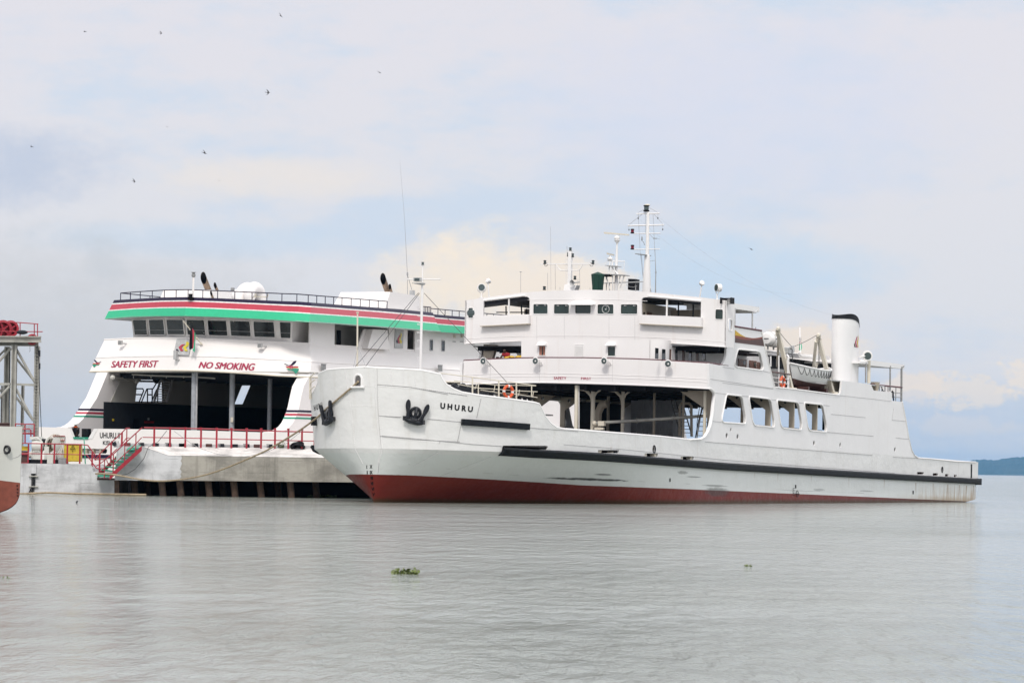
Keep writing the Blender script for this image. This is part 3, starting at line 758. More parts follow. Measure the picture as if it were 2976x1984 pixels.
# ------------------------------------------------------------------ superstructure fronts of the near ferry
X1, X2 = 28.11, 29.41
c1 = lambda X, Y: (1320 + X / 3.92, 560 + Y / 3.92)
c2 = lambda X, Y: (1780 + X / 3.92, 560 + Y / 3.92)
c4 = lambda X, Y: (1320 + X / 3.92, 880 + Y / 3.92)
c5 = lambda X, Y: (1500 + X / 3.92, 1060 + Y / 3.92)
def fr(px, py, x): p = U.hit(px, py, 0, x); return (p.y, p.z)
def frp(L, x): return [fr(px, py, x) for px, py in L]
def fmapx(x): return lambda a, b_, d: Vector((x + d, a, b_))
# lower band (passenger deck bulwark) with SAFETY FIRST
low = [(1345, 1116), (1410, 1113), (1473, 1111), (1575, 1110), (1677, 1112), (1800, 1115.5), (1920, 1120), (1990, 1124), (2061, 1128), (2061, 1055), (1990, 1050.5), (1920, 1046.5), (1840, 1043), (1700, 1040), (1600, 1039.5), (1515, 1040.5), (1430, 1043.5), (1348, 1047.5)]
mb = MB(); mb.plate(frp(low, X1), [], fmapx(X1), .12); mb.build('passenger_deck_front', M['house'], ferry)
mb = MB(); mb.tube([U.hit(x, y, 0, X1 + .05) for x, y in low[9:]], .06, 6)
pc = side(2061, 1055); mb.tube([(X1, -B + .05, pc.z), (31.2, -B + .05, side(2100, 1060).z)], .06, 6)
mb.build('cap_rail', M['maroon'], ferry)
mb = MB(); mb.tube([U.hit(x, y + 1, 0, X1) for x, y in low[:9]], .05, 6)
for k in (26, 17): mb.tube([U.hit(x, y - k + (3 if 0 < i < 8 else 0) * 0, 0, X1 - .005) for i, (x, y) in enumerate(low[:9])], .018, 4)
mb.build('plate_seam', M['house'], ferry)
for tx, q in (('SAFETY', [(1609.5, 1102), (1646, 1102.5), (1646, 1094.5), (1609.5, 1094)]), ('FIRST', [(1688.5, 1103), (1718.5, 1103.5), (1718.5, 1095.5), (1688.5, 1095)])):
    V, F = text2(tx, .018); mb = MB(); mb.add([U.hit(*bil([(x, y, 0) for x, y in q], a, b_).to_2d(), 0, X1 - .015) for a, b_ in V], F)
    mb.build('safety_lettering', M['letter'], ferry, smooth=0)
# passenger deck cabin: flush front between the galleries, and its port side wall
ZP = 7.75
cab = [(1515, 1041), (1600, 1040), (1700, 1040), (1840, 1043), (1888, 1045), (1888, 988), (1702, 985), (1515, 986)]
wins1 = [round2(frp([c4(965, 488), c4(1042, 488), c4(1042, 602), c4(965, 602)], X1 + .1), .07, 3), round2(frp([c4(1748, 492), c4(1838, 492), c4(1838, 608), c4(1748, 608)], X1 + .1), .07, 3)]
louv = frp([c4(1376, 478), c4(1472, 478), c4(1472, 610), c4(1376, 610)], X1 + .1)
mb = MB(); mb.plate(frp(cab, X1 + .1), wins1 + [louv], fmapx(X1 + .1), .1)
yl = fr(1888, 1000, X1)[0]; yr = fr(1515, 1000, X1)[0]
arc = [(X1 + .1 + .9 * (1 - math.cos(a)), yl - .9 * math.sin(a)) for a in [math.pi / 2 * k / 6 for k in range(7)]]
for (xa, ya), (xb, yb) in zip(arc, arc[1:]): mb.add([(xa, ya, ZP), (xb, yb, ZP), (xb, yb, 10.4), (xa, ya, 10.4)], [(0, 1, 2, 3)])
YW = arc[-1][1]
sidewins = []
def wl_(px0, py0, px1, py1): return frpy([(px0, py0), (px1, py0), (px1, py1), (px0, py1)])
def frpy(L): return [(lambda p: (p.x, p.z))(U.hit(x, y, 1, YW)) for x, y in L]
g0 = 33.0
holes = [round2(frpy([(1906, 1011), (1915, 1011.5), (1915, 1042), (1906, 1042)]), .08, 3)]
for x0 in (1926, 1943, 1962, 1982, 2002, 2022, 2042): holes.append(round2(frpy([(x0, 1014), (x0 + 9, 1015), (x0 + 9, 1049), (x0, 1048)]), .08, 3))
mb.plate([(X1 + 1.0, ZP), (46, ZP), (46, 10.4), (X1 + 1.0, 10.4)], holes, lambda a, b_, d: Vector((a, YW + d, b_)), .08)
mb.plate([(X1 + .2, ZP), (46, ZP), (46, 10.4), (X1 + .2, 10.4)], [], lambda a, b_, d: Vector((a, yr - d, b_)), .08)
mb.build('cabin_wall', M['house'], ferry)
for i, h in enumerate(holes):
    a, b_ = min(p[0] for p in h), max(p[0] for p in h); lo, hi = min(p[1] for p in h), max(p[1] for p in h)
    mb = MB(); mb.box((a, YW + .03, lo), (b_, YW + .05, hi)); mb.build('cabin_door' if i in (2, 4, 6) else 'cabin_window', M['door' if i in (2, 4, 6) else 'glass2'], ferry)
for i, h in enumerate(wins1):
    a, b_ = min(p[0] for p in h), max(p[0] for p in h); lo, hi = min(p[1] for p in h), max(p[1] for p in h)
    fo = MB(); fo.tube([(X1 + .09, y, z) for y, z in h], .03, 6, True); f = fo.build('window', M['white'], ferry)
    mb = MB(); mb.box((X1 + .16, a, lo), (X1 + .18, b_, hi)); mb.build('pane', M['glass'], f)
    if i == 0:
        mb = MB()
        for k in range(14): mb.tube([(X1 + .145, lerp(a, b_, (k + .5) / 14), hi), (X1 + .145, lerp(a, b_, (k + .5 + (.9 if k > 7 else -.6)) / 14), lo)], .03, 4) if k not in (6, 7) else None
        mb.build('curtain', M['curtain'], f)
    mb = MB(); mb.hexa([(X1 - .28, a - .06, hi + .02), (X1 + .1, a - .06, hi + .02), (X1 + .1, b_ + .06, hi + .02), (X1 - .28, b_ + .06, hi + .02), (X1 - .22, a - .04, hi + .05), (X1 + .1, a - .04, hi + .22), (X1 + .1, b_ + .04, hi + .22), (X1 - .22, b_ + .04, hi + .05)])
    mb.build('awning', M['white'], f)
a, b_ = min(p[0] for p in louv), max(p[0] for p in louv); lo, hi = min(p[1] for p in louv), max(p[1] for p in louv)
mb = MB()
for k in range(12):
    z = lerp(lo, hi, (k + .5) / 12); mb.hexa([(X1 + .05, a, z - .07), (X1 + .08, a, z - .07), (X1 + .08, b_, z - .07), (X1 + .05, b_, z - .07), (X1 + .15, a, z + .05), (X1 + .18, a, z + .05), (X1 + .18, b_, z + .05), (X1 + .15, b_, z + .05)])
mb.tube([(X1 + .08, a, lo), (X1 + .08, b_, lo), (X1 + .08, b_, hi), (X1 + .08, a, hi)], .035, 4, True)
mb.build('louvre', M['white'], ferry)
for X0_, X1__, Ya, Yb in ((175, 268, 882, 975), (300, 382, 898, 985), (392, 432, 912, 995)):
    p, q = U.hit(2100 + X0_ / 3.92, 820 + Yb / 3.92, 1, YW), U.hit(2100 + X1__ / 3.92, 820 + Ya / 3.92, 1, YW); mb = MB(); mb.box((p.x, YW - .05, 7.8), (q.x, YW - .005, q.z)); d_ = mb.build('cabin_door', M['door'], ferry)
    mb = MB(); mb.box((lerp(p.x, q.x, .55), YW - .065, lerp(p.z, q.z, .3)), (lerp(p.x, q.x, .85), YW - .051, lerp(p.z, q.z, .85))); mb.build('pane', M['glass2'], d_)
# underside of passenger deck (car deck head) with deep beams; underside of the bridge deck
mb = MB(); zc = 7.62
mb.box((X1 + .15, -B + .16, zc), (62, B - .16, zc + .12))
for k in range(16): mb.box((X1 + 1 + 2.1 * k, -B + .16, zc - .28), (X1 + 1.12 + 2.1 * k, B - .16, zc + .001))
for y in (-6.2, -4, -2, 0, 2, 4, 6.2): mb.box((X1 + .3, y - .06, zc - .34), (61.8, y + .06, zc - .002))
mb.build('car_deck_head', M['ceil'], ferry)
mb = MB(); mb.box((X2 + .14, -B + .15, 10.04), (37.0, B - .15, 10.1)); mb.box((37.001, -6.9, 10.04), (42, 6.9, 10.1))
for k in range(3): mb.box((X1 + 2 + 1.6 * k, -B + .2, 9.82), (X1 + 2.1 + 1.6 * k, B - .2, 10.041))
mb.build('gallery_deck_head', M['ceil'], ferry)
# slanted gallery pillar and other gallery pieces on the starboard side
mb = MB(); q = [c4(330, 640), c4(430, 640), c4(478, 478), c4(335, 470)]
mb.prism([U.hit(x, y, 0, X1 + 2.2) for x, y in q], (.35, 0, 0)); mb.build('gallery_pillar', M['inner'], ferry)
# ------------------------------------------------------------------ bridge front: roof band, windows, wings
rf = [(1352, 873), (1371, 870), (1448, 859), (1534, 848.5), (1620, 844), (1713, 842), (1800, 844), (1881, 848), (1960, 856), (2038, 864), (2096, 871), (2109.5, 873)]
bt = [(2109.5, 1008), (2010, 1001), (1920, 995.5), (1810, 991.5), (1702, 990), (1600, 990), (1515, 991), (1430, 994.5), (1350.5, 999)]
wl5 = [[c1(900, 1265), c1(1068, 1265), c1(1068, 1382), c1(898, 1382)], [c1(1136, 1267), c1(1312, 1267), c1(1311, 1382), c1(1133, 1382)], [c1(1377, 1270), c1(1560, 1270), c1(1560, 1380), c1(1377, 1380)],
       [c1(1632, 1268), c1(1818, 1268), c1(1818, 1385), c1(1629, 1383)], [c1(1897, 1268), c1(2091, 1268), c1(2089, 1386), c1(1895, 1384)], [c1(162, 1310), c1(218, 1308), c1(218, 1428), c1(158, 1430)], [c2(1172, 1325), c2(1262, 1327), c2(1260, 1447), c2(1168, 1443)]]
W2 = [round2(frp(q, X2), .11, 4) for q in wl5]
wingL = frp([c1(332, 1402), c1(336, 1240), c1(600, 1208), c1(760, 1186), c1(825, 1183), c1(850, 1196), c1(860, 1218), c1(858, 1385)], X2)
wingR = frp([c2(332, 1390), c2(332, 1215), c2(348, 1196), c2(375, 1190), c2(620, 1212), c2(1008, 1246), c2(1006, 1418)], X2)
mb = MB(); mb.plate(frp(rf + bt, X2), W2 + [wingL, wingR], fmapx(X2), .12)
pu = U.hit(2109.5, 1008, 0, X2); pr = U.hit(2109.5, 873, 0, X2); pl_ = U.hit(1352, 873, 0, X2); pll = U.hit(1350.5, 999, 0, X2)
sw_ = round2([(X2 + .35, pu.z + 1.72), (X2 + .95, pu.z + 1.70), (X2 + .95, pu.z + 1.02), (X2 + .35, pu.z + 1.04)], .12, 3)
mb.plate([(X2, pu.z), (X2 + 1.35, pu.z), (X2 + 1.35, pr.z - .05), (X2, pr.z)], [sw_], lambda a, b_, d: Vector((a, pu.y + d, b_)), .1)
mb.plate([(X2, pll.z), (X2 + 1.35, pll.z), (X2 + 1.35, pl_.z - .05), (X2, pl_.z)], [], lambda a, b_, d: Vector((a, pl_.y - d, b_)), .1)
mb.build('bridge_front', M['house'], ferry)
mb = MB(); mb.tube([U.hit(x, y - .5, 0, X2) for x, y in bt], .05, 6); mb.tube([U.hit(x, y - 14, 0, X2 - .005) for x, y in bt], .016, 4)
mb.tube([U.hit(x, y + 27 - (4 if i in (0, 10) else 0), 0, X2 - .005) for i, (x, y) in enumerate(rf[3:8])], .016, 4)
mb.build('plate_seam', M['house'], ferry)
for i, h in enumerate(W2 + [None]):
    if h is None:
        f = MB(); f.tube([(a, pu.y - .005, b_) for a, b_ in sw_], .035, 6, True); f = f.build('window', M['white'], ferry)
        continue
    a, b_ = min(p[0] for p in h), max(p[0] for p in h); lo, hi = min(p[1] for p in h), max(p[1] for p in h)
    f = MB(); f.tube([(X2 - .005, y, z) for y, z in h], .028, 6, True); f = f.build('window', M['white'], ferry)
    g = MB(); g.box((X2 + .06, a, lo), (X2 + .075, b_, hi)); g.build('pane', M['glass'], f)
    cy, cz = (a + b_) / 2, (lo + hi) / 2
    if i == 3:
        g = MB(); g.torus((X2 + .03, cy, cz), (1, 0, 0), .24, .022, 24, 6); g.lathe((X2 + .02, cy, cz), (1, 0, 0), [(.05, 0), (.05, .05)], 10); g.rod((X2 + .03, cy, cz), (X2 + .03, cy - .1, cz + .2), .012, 4); g.build('clear_view_disc', M['lightgrey'], f)
    if i in (0, 1, 4):
        g = MB()
        for y in (lerp(a, b_, .18), lerp(a, b_, .26), lerp(a, b_, .72), lerp(a, b_, .80)): g.lathe((X2 + .04, y, hi - .09), (1, 0, 0), [(.03, 0), (.03, .03)], 8)
        g.build('window_clip', M['white'], f)
    if i == 2:
        g = MB(); o_ = [U.hit(*c1(X, Y), 0, X2) for X, Y in ((1330, 1272), (1610, 1272), (1570, 1222), (1380, 1222))]
        g.add([o_[0] - Vector((.45, 0, 0)), o_[1] - Vector((.45, 0, 0)), o_[2] - Vector((.01, 0, 0)), o_[3] - Vector((.01, 0, 0)), o_[0] - Vector((.45, 0, .06)), o_[1] - Vector((.45, 0, .06)), o_[1] - Vector((.01, 0, 0)), o_[0] - Vector((.01, 0, 0))],
              [(0, 1, 2, 3), (0, 4, 5, 1), (4, 7, 6, 5), (1, 5, 6, 2), (0, 3, 7, 4), (3, 2, 6, 7)]); g.build('awning', M['white'], f)
    if i == 5:
        g = MB(); g.lathe((X2 + .02, cy, cz), (-1, 0, 0), [(.2, -.02), (.27, .02), (.24, .05), (.22, .06)], 20); g.build('searchlight', M['lens'], f)
    if i == 6:
        g = MB(); g.prism([(X2 + .1, lerp(a, b_, t_), lerp(lo, hi, u_)) for t_, u_ in ((.2, 0), (.9, 0), (.9, .42), (.7, .5), (.45, .2), (.3, .45))], (.02, 0, 0)); g.build('blind', M['teal'], f)
mb = MB()
for x_ in (1560, 1640, 1770, 1845): mb.rod(U.hit(x_, 920, 0, X2 - .002), U.hit(x_, 989, 0, X2 - .002), .007, 4)
for x_ in (1425, 1568, 1780, 1935): mb.rod(U.hit(x_, 1045, 0, X1 - .002), U.hit(x_, 1108, 0, X1 - .002), .007, 4)
mb.build('weld_seam', M['seam'], ferry)
# projecting wing bulwarks
for q in ([c1(295, 1520), c1(848, 1492), c1(848, 1392), c1(330, 1405)], [c2(305, 1492), c2(1010, 1528), c2(1010, 1420), c2(305, 1392)]):
    P = [U.hit(x, y, 0, X2 - .32) for x, y in q]
    mb = MB(); mb.hexa([P[0], P[1], P[1] + Vector((.31, 0, 0)), P[0] + Vector((.31, 0, 0)), P[3], P[2], P[2] + Vector((.31, 0, 0)), P[3] + Vector((.31, 0, 0))]); mb.build('wing_bulwark', M['house'], ferry)
    mb = MB(); a = P[0] + Vector((-.02, 0, -.03)); b_ = P[1] + Vector((-.02, 0, -.03)); mb.hexa([a, b_, b_ + Vector((.33, 0, 0)), a + Vector((.33, 0, 0)), a + Vector((0, 0, .05)), b_ + Vector((0, 0, .05)), b_ + Vector((.33, 0, .05)), a + Vector((.33, 0, .05))]); mb.build('bulwark_lip', M['inner'], ferry)
# wing eyebrows, mullions
mb = MB()
mb.tube([U.hit(*c1(335, 1226), 0, X2 - .05), U.hit(*c1(805, 1170), 0, X2 - .05)], .05, 6); mb.tube([U.hit(*c2(400, 1175), 0, X2 - .05), U.hit(*c2(1008, 1232), 0, X2 - .05)], .05, 6); mb.build('eyebrow', M['white'], ferry)
mb = MB()
for a, b_ in ((c1(625, 1206), c1(622, 1392)), (c2(622, 1213), c2(618, 1402))): mb.rod(U.hit(*a, 0, X2 + .06), U.hit(*b_, 0, X2 + .06), .06, 6)
mb.build('mullion', M['white'], ferry)
mb = MB()
for a, b_ in ((c1(590, 1290), c1(592, 1395)), (c1(760, 1190), c1(770, 1390)), (c2(752, 1225), c2(750, 1405)), (c2(920, 1250), c2(918, 1415)), (c1(825, 1320), c1(822, 1385))): mb.rod(U.hit(*a, 0, X2 + 2.6), U.hit(*b_, 0, X2 + 2.6), .045, 6)
for y in (1395,): mb.rod(U.hit(*c1(480, 1362), 0, X2 + 2.6), U.hit(*c1(855, 1362), 0, X2 + 2.6), .04, 6)
mb.build('wing_stanchion', M['darkwall'], ferry)
# wheelhouse walls, roof, bridge deck
yL, yR = U.hit(*c1(862, 1300), 0, X2).y, U.hit(*c2(330, 1300), 0, X2).y
zr = 13.2
mb = MB()
dw = [[(X2 + .9, 10.25), (X2 + 1.7, 10.25), (X2 + 1.7, 12.25), (X2 + .9, 12.25)], round2([(X2 + .3, 11.3), (X2 + .65, 11.3), (X2 + .65, 12.2), (X2 + .3, 12.2)], .08, 3)]
mb.plate([(X2 + .15, 10.2), (X2 + 5.5, 10.2), (X2 + 5.5, 12.75), (X2 + .15, 12.75)], dw, lambda a, b_, d: Vector((a, yR + d, b_)), .06)
mb.plate([(X2 + .15, 10.2), (X2 + 5.5, 10.2), (X2 + 5.5, 12.75), (X2 + .15, 12.75)], [], lambda a, b_, d: Vector((a, yL - d, b_)), .06)
mb.box((X2 + 5.5, yR, 10.2), (X2 + 5.6, yL, 12.75))
mb.box((X2 + 3.4, yR - 3.0, 10.2), (X2 + 3.5, yR - .55, 12.5))
mb.box((X2 + 3.4, yL + .55, 10.2), (X2 + 3.5, yL + 1.25 + 0.7, 12.6))
mb.build('wheelhouse_wall', M['inner'], ferry)
mb = MB(); mb.box((X2 + .9, yR + .02, 10.25), (X2 + 1.7, yR + .05, 12.2)); mb.build('wheelhouse_door', M['door'], ferry)
mb = MB(); mb.box((X2 + 1.15, yR - .012, 11.2), (X2 + 1.45, yR + .015, 12.0)); mb.box((X2 + .3, yR + .03, 11.3), (X2 + .65, yR + .05, 12.2)); mb.build('wheelhouse_window', M['glass2'], ferry)
mb = MB(); mb.box((X2 + 3.3, yR - 2.7, 10.9), (X2 + 3.39, yR - 1.7, 12.0)); mb.build('notice_board', M['lightgrey'], ferry)
# roof: cambered, falling away over the wings
def roofz(y): return interp(y, [(-9.0, 12.80), (-8.8, 12.88), (-4.3, 13.37), (0, 13.46), (4.5, 13.37), (8.8, 12.92)])
mb = MB(); ys = [-8.85, -6.5, -4.3, -2, 0, 2, 4.4, 6.6, 8.78]
for a, b_ in zip(ys, ys[1:]):
    za, zb = roofz(a) - .10, roofz(b_) - .10
    xe_ = X2 + (1.3 if abs(a + b_) > 12 else 6.5)
    mb.hexa([(X2 + .125, a, za - .32), (xe_, a, za - .32), (xe_, b_, zb - .32), (X2 + .125, b_, zb - .32), (X2 + .125, a, za), (xe_, a, za), (xe_, b_, zb), (X2 + .125, b_, zb)])
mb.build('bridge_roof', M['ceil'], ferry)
# ------------------------------------------------------------------ after part of the port side: stripes, awnings, funnel
def decal(name, poly_px, mat, surf, parent=None, off=.012, nrm=Vector((0, -1, 0))):
    mb = MB(); V, F = tri2([(p[0], p[1]) for p in poly_px]); mb.add([surf(p.x, p.y) + nrm * off for p in V], F)
    return mb.build(name, mat, parent or ferry, smooth=0)
def curve(pts, n=10):                                # Catmull-Rom through photograph points
    P = [Vector(p) for p in pts]; o_ = []
    for i in range(len(P) - 1):
        a, b_, c_, d_ = P[max(i - 1, 0)], P[i], P[i + 1], P[min(i + 2, len(P) - 1)]
        for k in range(n):
            t = k / n; o_.append(tuple(.5 * ((2 * b_) + (c_ - a) * t + (2 * a - 5 * b_ + 4 * c_ - d_) * t * t + (3 * b_ - a - 3 * c_ + d_) * t ** 3)))
    return o_ + [tuple(P[-1])]
e1 = curve([cp3(141, 545), cp3(200, 590), cp3(260, 622), cp3(340, 636), cp3(400, 632), cp3(450, 622)])
e2 = curve([cp3(139, 604), cp3(220, 618), cp3(262, 626)])
e3 = curve([cp3(141, 632), cp3(220, 652), cp3(300, 658), cp3(380, 654), cp3(453, 640)])
decal('yellow_stripe', e1[:20] + e2[::-1], M['gold'], side)
decal('red_stripe', e2[:-1] + e1[21:] + e3[::-1], M['rust'], side)
decal('brown_stripe', e3 + [cp3(475, 729), cp3(139, 686)], M['brown'], side)
mb = MB(); mb.tube([side(*cp3(137, 502)) , side(*cp3(443, 551))], .06, 6); mb.tube([side(*cp3(372, 540)), side(*cp3(380, 512))], .02, 4); mb.build('cap_rail', M['maroon'], ferry)
mb = MB(); mb.tube([side(*cp3(a, b_)) + Vector((0, -.01, 0)) for a, b_ in ((442, 556), (475, 729), (590, 1188))], .05, 6); mb.tube([side(*cp3(a, b_)) + Vector((0, -.01, 0)) for a, b_ in ((600, 1196), (820, 1218), (1260, 1276), (1330, 1284))], .05, 6); mb.build('plating_edge', M['white'], ferry)
mb = MB(); mb.tube([side(x, y) for x, y in ((2622, 1167), (2632, 1218), (2641, 1272), (2649, 1306), (2657, 1322), (2668, 1330), (2711, 1333), (2778, 1340), (2836, 1342))], .055, 6); mb.build('bulwark_rim', M['white'], ferry)
# bridge wing awning
Y3 = -B + .15
sy = lambda px, py, y: U.hit(px, py, 1, y)
mb = MB(); a, b_ = sy(*cp3(135, 240), Y3), sy(*cp3(422, 284), Y3)
mb.hexa([a + Vector((0, 0, -.34)), b_ + Vector((0, 0, -.32)), b_ + Vector((0, 3.4, -.12)), a + Vector((0, 3.4, -.12)), a, b_, b_ + Vector((0, 3.4, .12)), a + Vector((0, 3.4, .12))])
for k in range(5): mb.box((lerp(a.x, b_.x, k / 4.2), a.y + .3, a.z - .38), (lerp(a.x, b_.x, k / 4.2) + .08, a.y + 3.2, a.z - .13))
mb.build('bridge_wing_awning', M['white'], ferry)
mb = MB(); mb.tube([sy(*cp3(338, 525), Y3), sy(*cp3(340, 345), Y3), sy(*cp3(380, 342), Y3), sy(*cp3(402, 318), Y3)], .05, 6); mb.rod(sy(*cp3(139, 500), Y3), sy(*cp3(139, 290), Y3), .05, 6); mb.build('awning_post', M['lightgrey'], ferry)
# port side light screen
mb = MB(); p0 = U.hit(*c2(1258, 1268), 0, X2 + .2); p1 = U.hit(*c2(1386, 1268), 0, X2 + .2); z1 = U.hit(*c2(1300, 1198), 0, X2 + .2).z
mb.box((X2 + .2, p1.y, p0.z), (X2 + .25, p0.y, z1)); mb.box((X2 - .3, p0.y - .05, p0.z), (X2 + .2, p0.y, z1)); mb.box((X2 - .3, p1.y, p0.z), (X2 + .2, p1.y + .05, z1)); mb.build('sidelight_screen', M['black'], ferry)
mb = MB(); mb.lathe(((X2 + .0), (p0.y + p1.y) / 2 - .1, p0.z), (0, 0, 1), [(.14, 0), (.11, .05), (.11, .2), (.14, .24), (.05, .28)], 12); mb.build('sidelight', M['grey'], ferry)
# passenger deck house behind the lifeboat, with its long awning roof
mb = MB()
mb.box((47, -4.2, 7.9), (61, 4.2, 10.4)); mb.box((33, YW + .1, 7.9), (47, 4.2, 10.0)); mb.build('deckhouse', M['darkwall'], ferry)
YA = -5.6
mb = MB(); pts = [sy(*cp3(X, Y), YA) for X, Y in ((488, 770), (760, 800), (1220, 838))]
for a, b_ in zip(pts, pts[1:]):
    mb.hexa([a + Vector((0, 0, -.30)), b_ + Vector((0, 0, -.30)), b_ + Vector((0, 5.6, .06)), a + Vector((0, 5.6, .06)), a, b_, b_ + Vector((0, 5.6, .26)), a + Vector((0, 5.6, .26))]); mb.hexa([a + Vector((0, 5.61, .06)), b_ + Vector((0, 5.61, .06)), b_ + Vector((0, 11.2, -.30)), a + Vector((0, 11.2, -.30)), a + Vector((0, 5.61, .26)), b_ + Vector((0, 5.61, .26)), b_ + Vector((0, 11.2, 0)), a + Vector((0, 11.2, 0))])
mb.build('boat_deck_awning', M['white'], ferry)
mb = MB(); pts = [sy(*cp3(X, Y), YA - .03) for X, Y in ((488, 780), (860, 814))]; mb.tube(pts, .05, 6)
mb.tube([sy(*cp3(X, Y), YA - .1) for X, Y in ((870, 795), (875, 825), (900, 838), (1040, 856))], .045, 6); mb.build('rain_pipe', M['white'], ferry)
Y4 = -B + .25
mb = MB(); a, b_ = sy(*cp3(1680, 886), Y4), sy(*cp3(2070, 938), Y4); z0 = sy(*cp3(1560, 905), Y4)
mb.hexa([a + Vector((0, 0, -.36)), b_ + Vector((0, 0, -.30)), b_ + Vector((0, 8, .0)), a + Vector((0, 8, -.06)), a, b_, b_ + Vector((0, 8, .25)), a + Vector((0, 8, .25))])
mb.hexa([z0 + Vector((0, 0, -.1)), a + Vector((0, 0, -.28)), a + Vector((0, 8, -.28)), z0 + Vector((0, 8, -.1)), z0, a + Vector((0, 0, -.1)), a + Vector((0, 8, -.1)), z0 + Vector((0, 8, 0))])
mb.build('stern_awning', M['white'], ferry)
for X, ya, yb, r, mt in ((1630, 920, 1143, .055, 'grey'), (1665, 890, 1150, .12, 'cream'), (1908, 950, 1240, .055, 'grey'), (2037, 960, 1360, .075, 'grey')):
    mb = MB(); mb.rod(sy(*cp3(X, yb), Y4), sy(*cp3(X + 2, ya), Y4), r, 8)
    if X == 2037: mb.tube([sy(*cp3(2040, 985), Y4), sy(*cp3(2050, 965), Y4), sy(*cp3(2066, 955), Y4)], .05, 6)
    mb.build('awning_post', M[mt], ferry)
mb = MB(); mb.tube([sy(*cp3(X, Y), Y4) for X, Y in ((1690, 1158), (1760, 1170), (2046, 1198))], .06, 6)
mb.build('cap_rail', M['maroon'], ferry)
for X in (1765, 1785, 1815, 1850, 1885):
    mb = MB(); mb.rod(sy(*cp3(X, 1245), Y4 + .6), sy(*cp3(X, 1185), Y4 + .6), .03, 6); mb.build('rail_post', M['grey'], ferry)
mb = MB(); mb.tube([sy(*cp3(X, Y), Y4 + .5) for X, Y in ((1810, 1190), (1825, 1230), (1840, 1245))], .035, 5); mb.build('rail_stay', M['grey'], ferry)
for yy in (1255, 1305):
    mb = MB(); mb.rod(sy(*cp3(1935, yy), Y4), sy(*cp3(2040, yy + 8), Y4), .03, 6); mb.build('rail_bar', M['grey'], ferry)
mb = MB(); mb.rod(sy(*cp3(1975, 1195), Y4), sy(*cp3(1972, 1355), Y4), .03, 6); mb.build('rail_post', M['grey'], ferry)
mb = MB(); mb.tube([sy(*cp3(X, Y), Y4 - .1) for X, Y in ((1948, 1350), (1943, 1250), (1934, 1238), (1927, 1250), (1930, 1320))], .045, 6); mb.build('cable_loop', M['black'], ferry)
mb = MB(); p = sy(*cp3(1740, 1195), Y4); mb.lathe(p + Vector((0, 0, -.35)), (0, 0, 1), [(.2, 0), (.32, .62), (.34, .7)], 4); mb.build('stern_chute', M['inner'], ferry)
mb = MB(); p = sy(*cp3(1650, 838), Y4 - .1); d = Vector((-.8, -.45, -.1)).normalized(); mb.lathe(p - d * .12, d, [(.10, -.25), (.28, 0), (.31, .2), (.33, .22), (.27, .22)], 18); mb.torus(p, d, .33, .03, 18, 6); f = mb.build('floodlight', M['white'], ferry)
mb = MB(); mb.lathe(p + d * .105, d, [(.25, 0), (.25, .01)], 18); mb.build('lens', M['lens'], f)
mb = MB(); mb.rod(p - d * .1, sy(*cp3(1570, 848), Y4 + .2), .07, 8); mb.build('lamp_arm', M['white'], ferry)
# ------------------------------------------------------------------ funnel, streamlined in plan, with a raked black cap
FY = -6.9
def oval_(cx, cy, hx, hy, n=40):
    return [(cx + hx * math.cos(2 * math.pi * k / n), cy + hy * math.sin(2 * math.pi * k / n)) for k in range(n)]
fb = U.hit(2455, 1103, 1, FY); HX, HY = 1.62, .78
def funnel_ring(z, k=1.0): return [(x, y, z) for x, y in oval_(fb.x, FY, HX * k, HY * k)]
zb = 8.3; tp = U.hit(2455, 930, 1, FY).z
def topz(x, add): t = (x - (fb.x - HX)) / (2 * HX); return tp + .05 + add - .95 * max(0, t - .2) ** 1.8
R0 = funnel_ring(zb); n = len(R0); R1 = [(x, y, topz(x, 0)) for x, y, z in funnel_ring(0)]
mb = MB(); mb.add(R0 + R1, [(k, (k + 1) % n, n + (k + 1) % n, n + k) for k in range(n)])
f_ob = mb.build('funnel', M['side'], ferry, smooth=40)
def capz(x): t = (x - (fb.x - HX)) / (2 * HX); return topz(x, 0) + .06 + .30 * math.sin(min(1, max(0, t * .92 + .12)) * math.pi) ** .6
R1b = [(x, y, topz(x, -.02)) for x, y, z in funnel_ring(0, 1.03)]; R2 = [(x, y, capz(x)) for x, y, z in funnel_ring(0, 1.0)]; R3 = [(x, y, capz(x) - .1) for x, y, z in funnel_ring(0, .82)]
mb = MB(); mb.add(R1b + R2 + R3, [(j * n + k, j * n + (k + 1) % n, (j + 1) * n + (k + 1) % n, (j + 1) * n + k) for j in (0, 1) for k in range(n)] + [[2 * n + k for k in range(n)]])
mb.build('funnel_cap', M['rubber'], f_ob, smooth=40)
def on_funnel(px, py):
    o, d = U.r(px, py); a = d.x ** 2 / HX ** 2 + d.y ** 2 / HY ** 2; ox, oy = o.x - fb.x, o.y - FY
    b_ = 2 * (ox * d.x / HX ** 2 + oy * d.y / HY ** 2); c_ = ox ** 2 / HX ** 2 + oy ** 2 / HY ** 2 - 1
    q = b_ * b_ - 4 * a * c_; t = (-b_ - math.sqrt(max(q, 0))) / (2 * a); p = o + d * t; return p + Vector(((p.x - fb.x) / HX ** 2, (p.y - FY) / HY ** 2, 0)).normalized() * .012
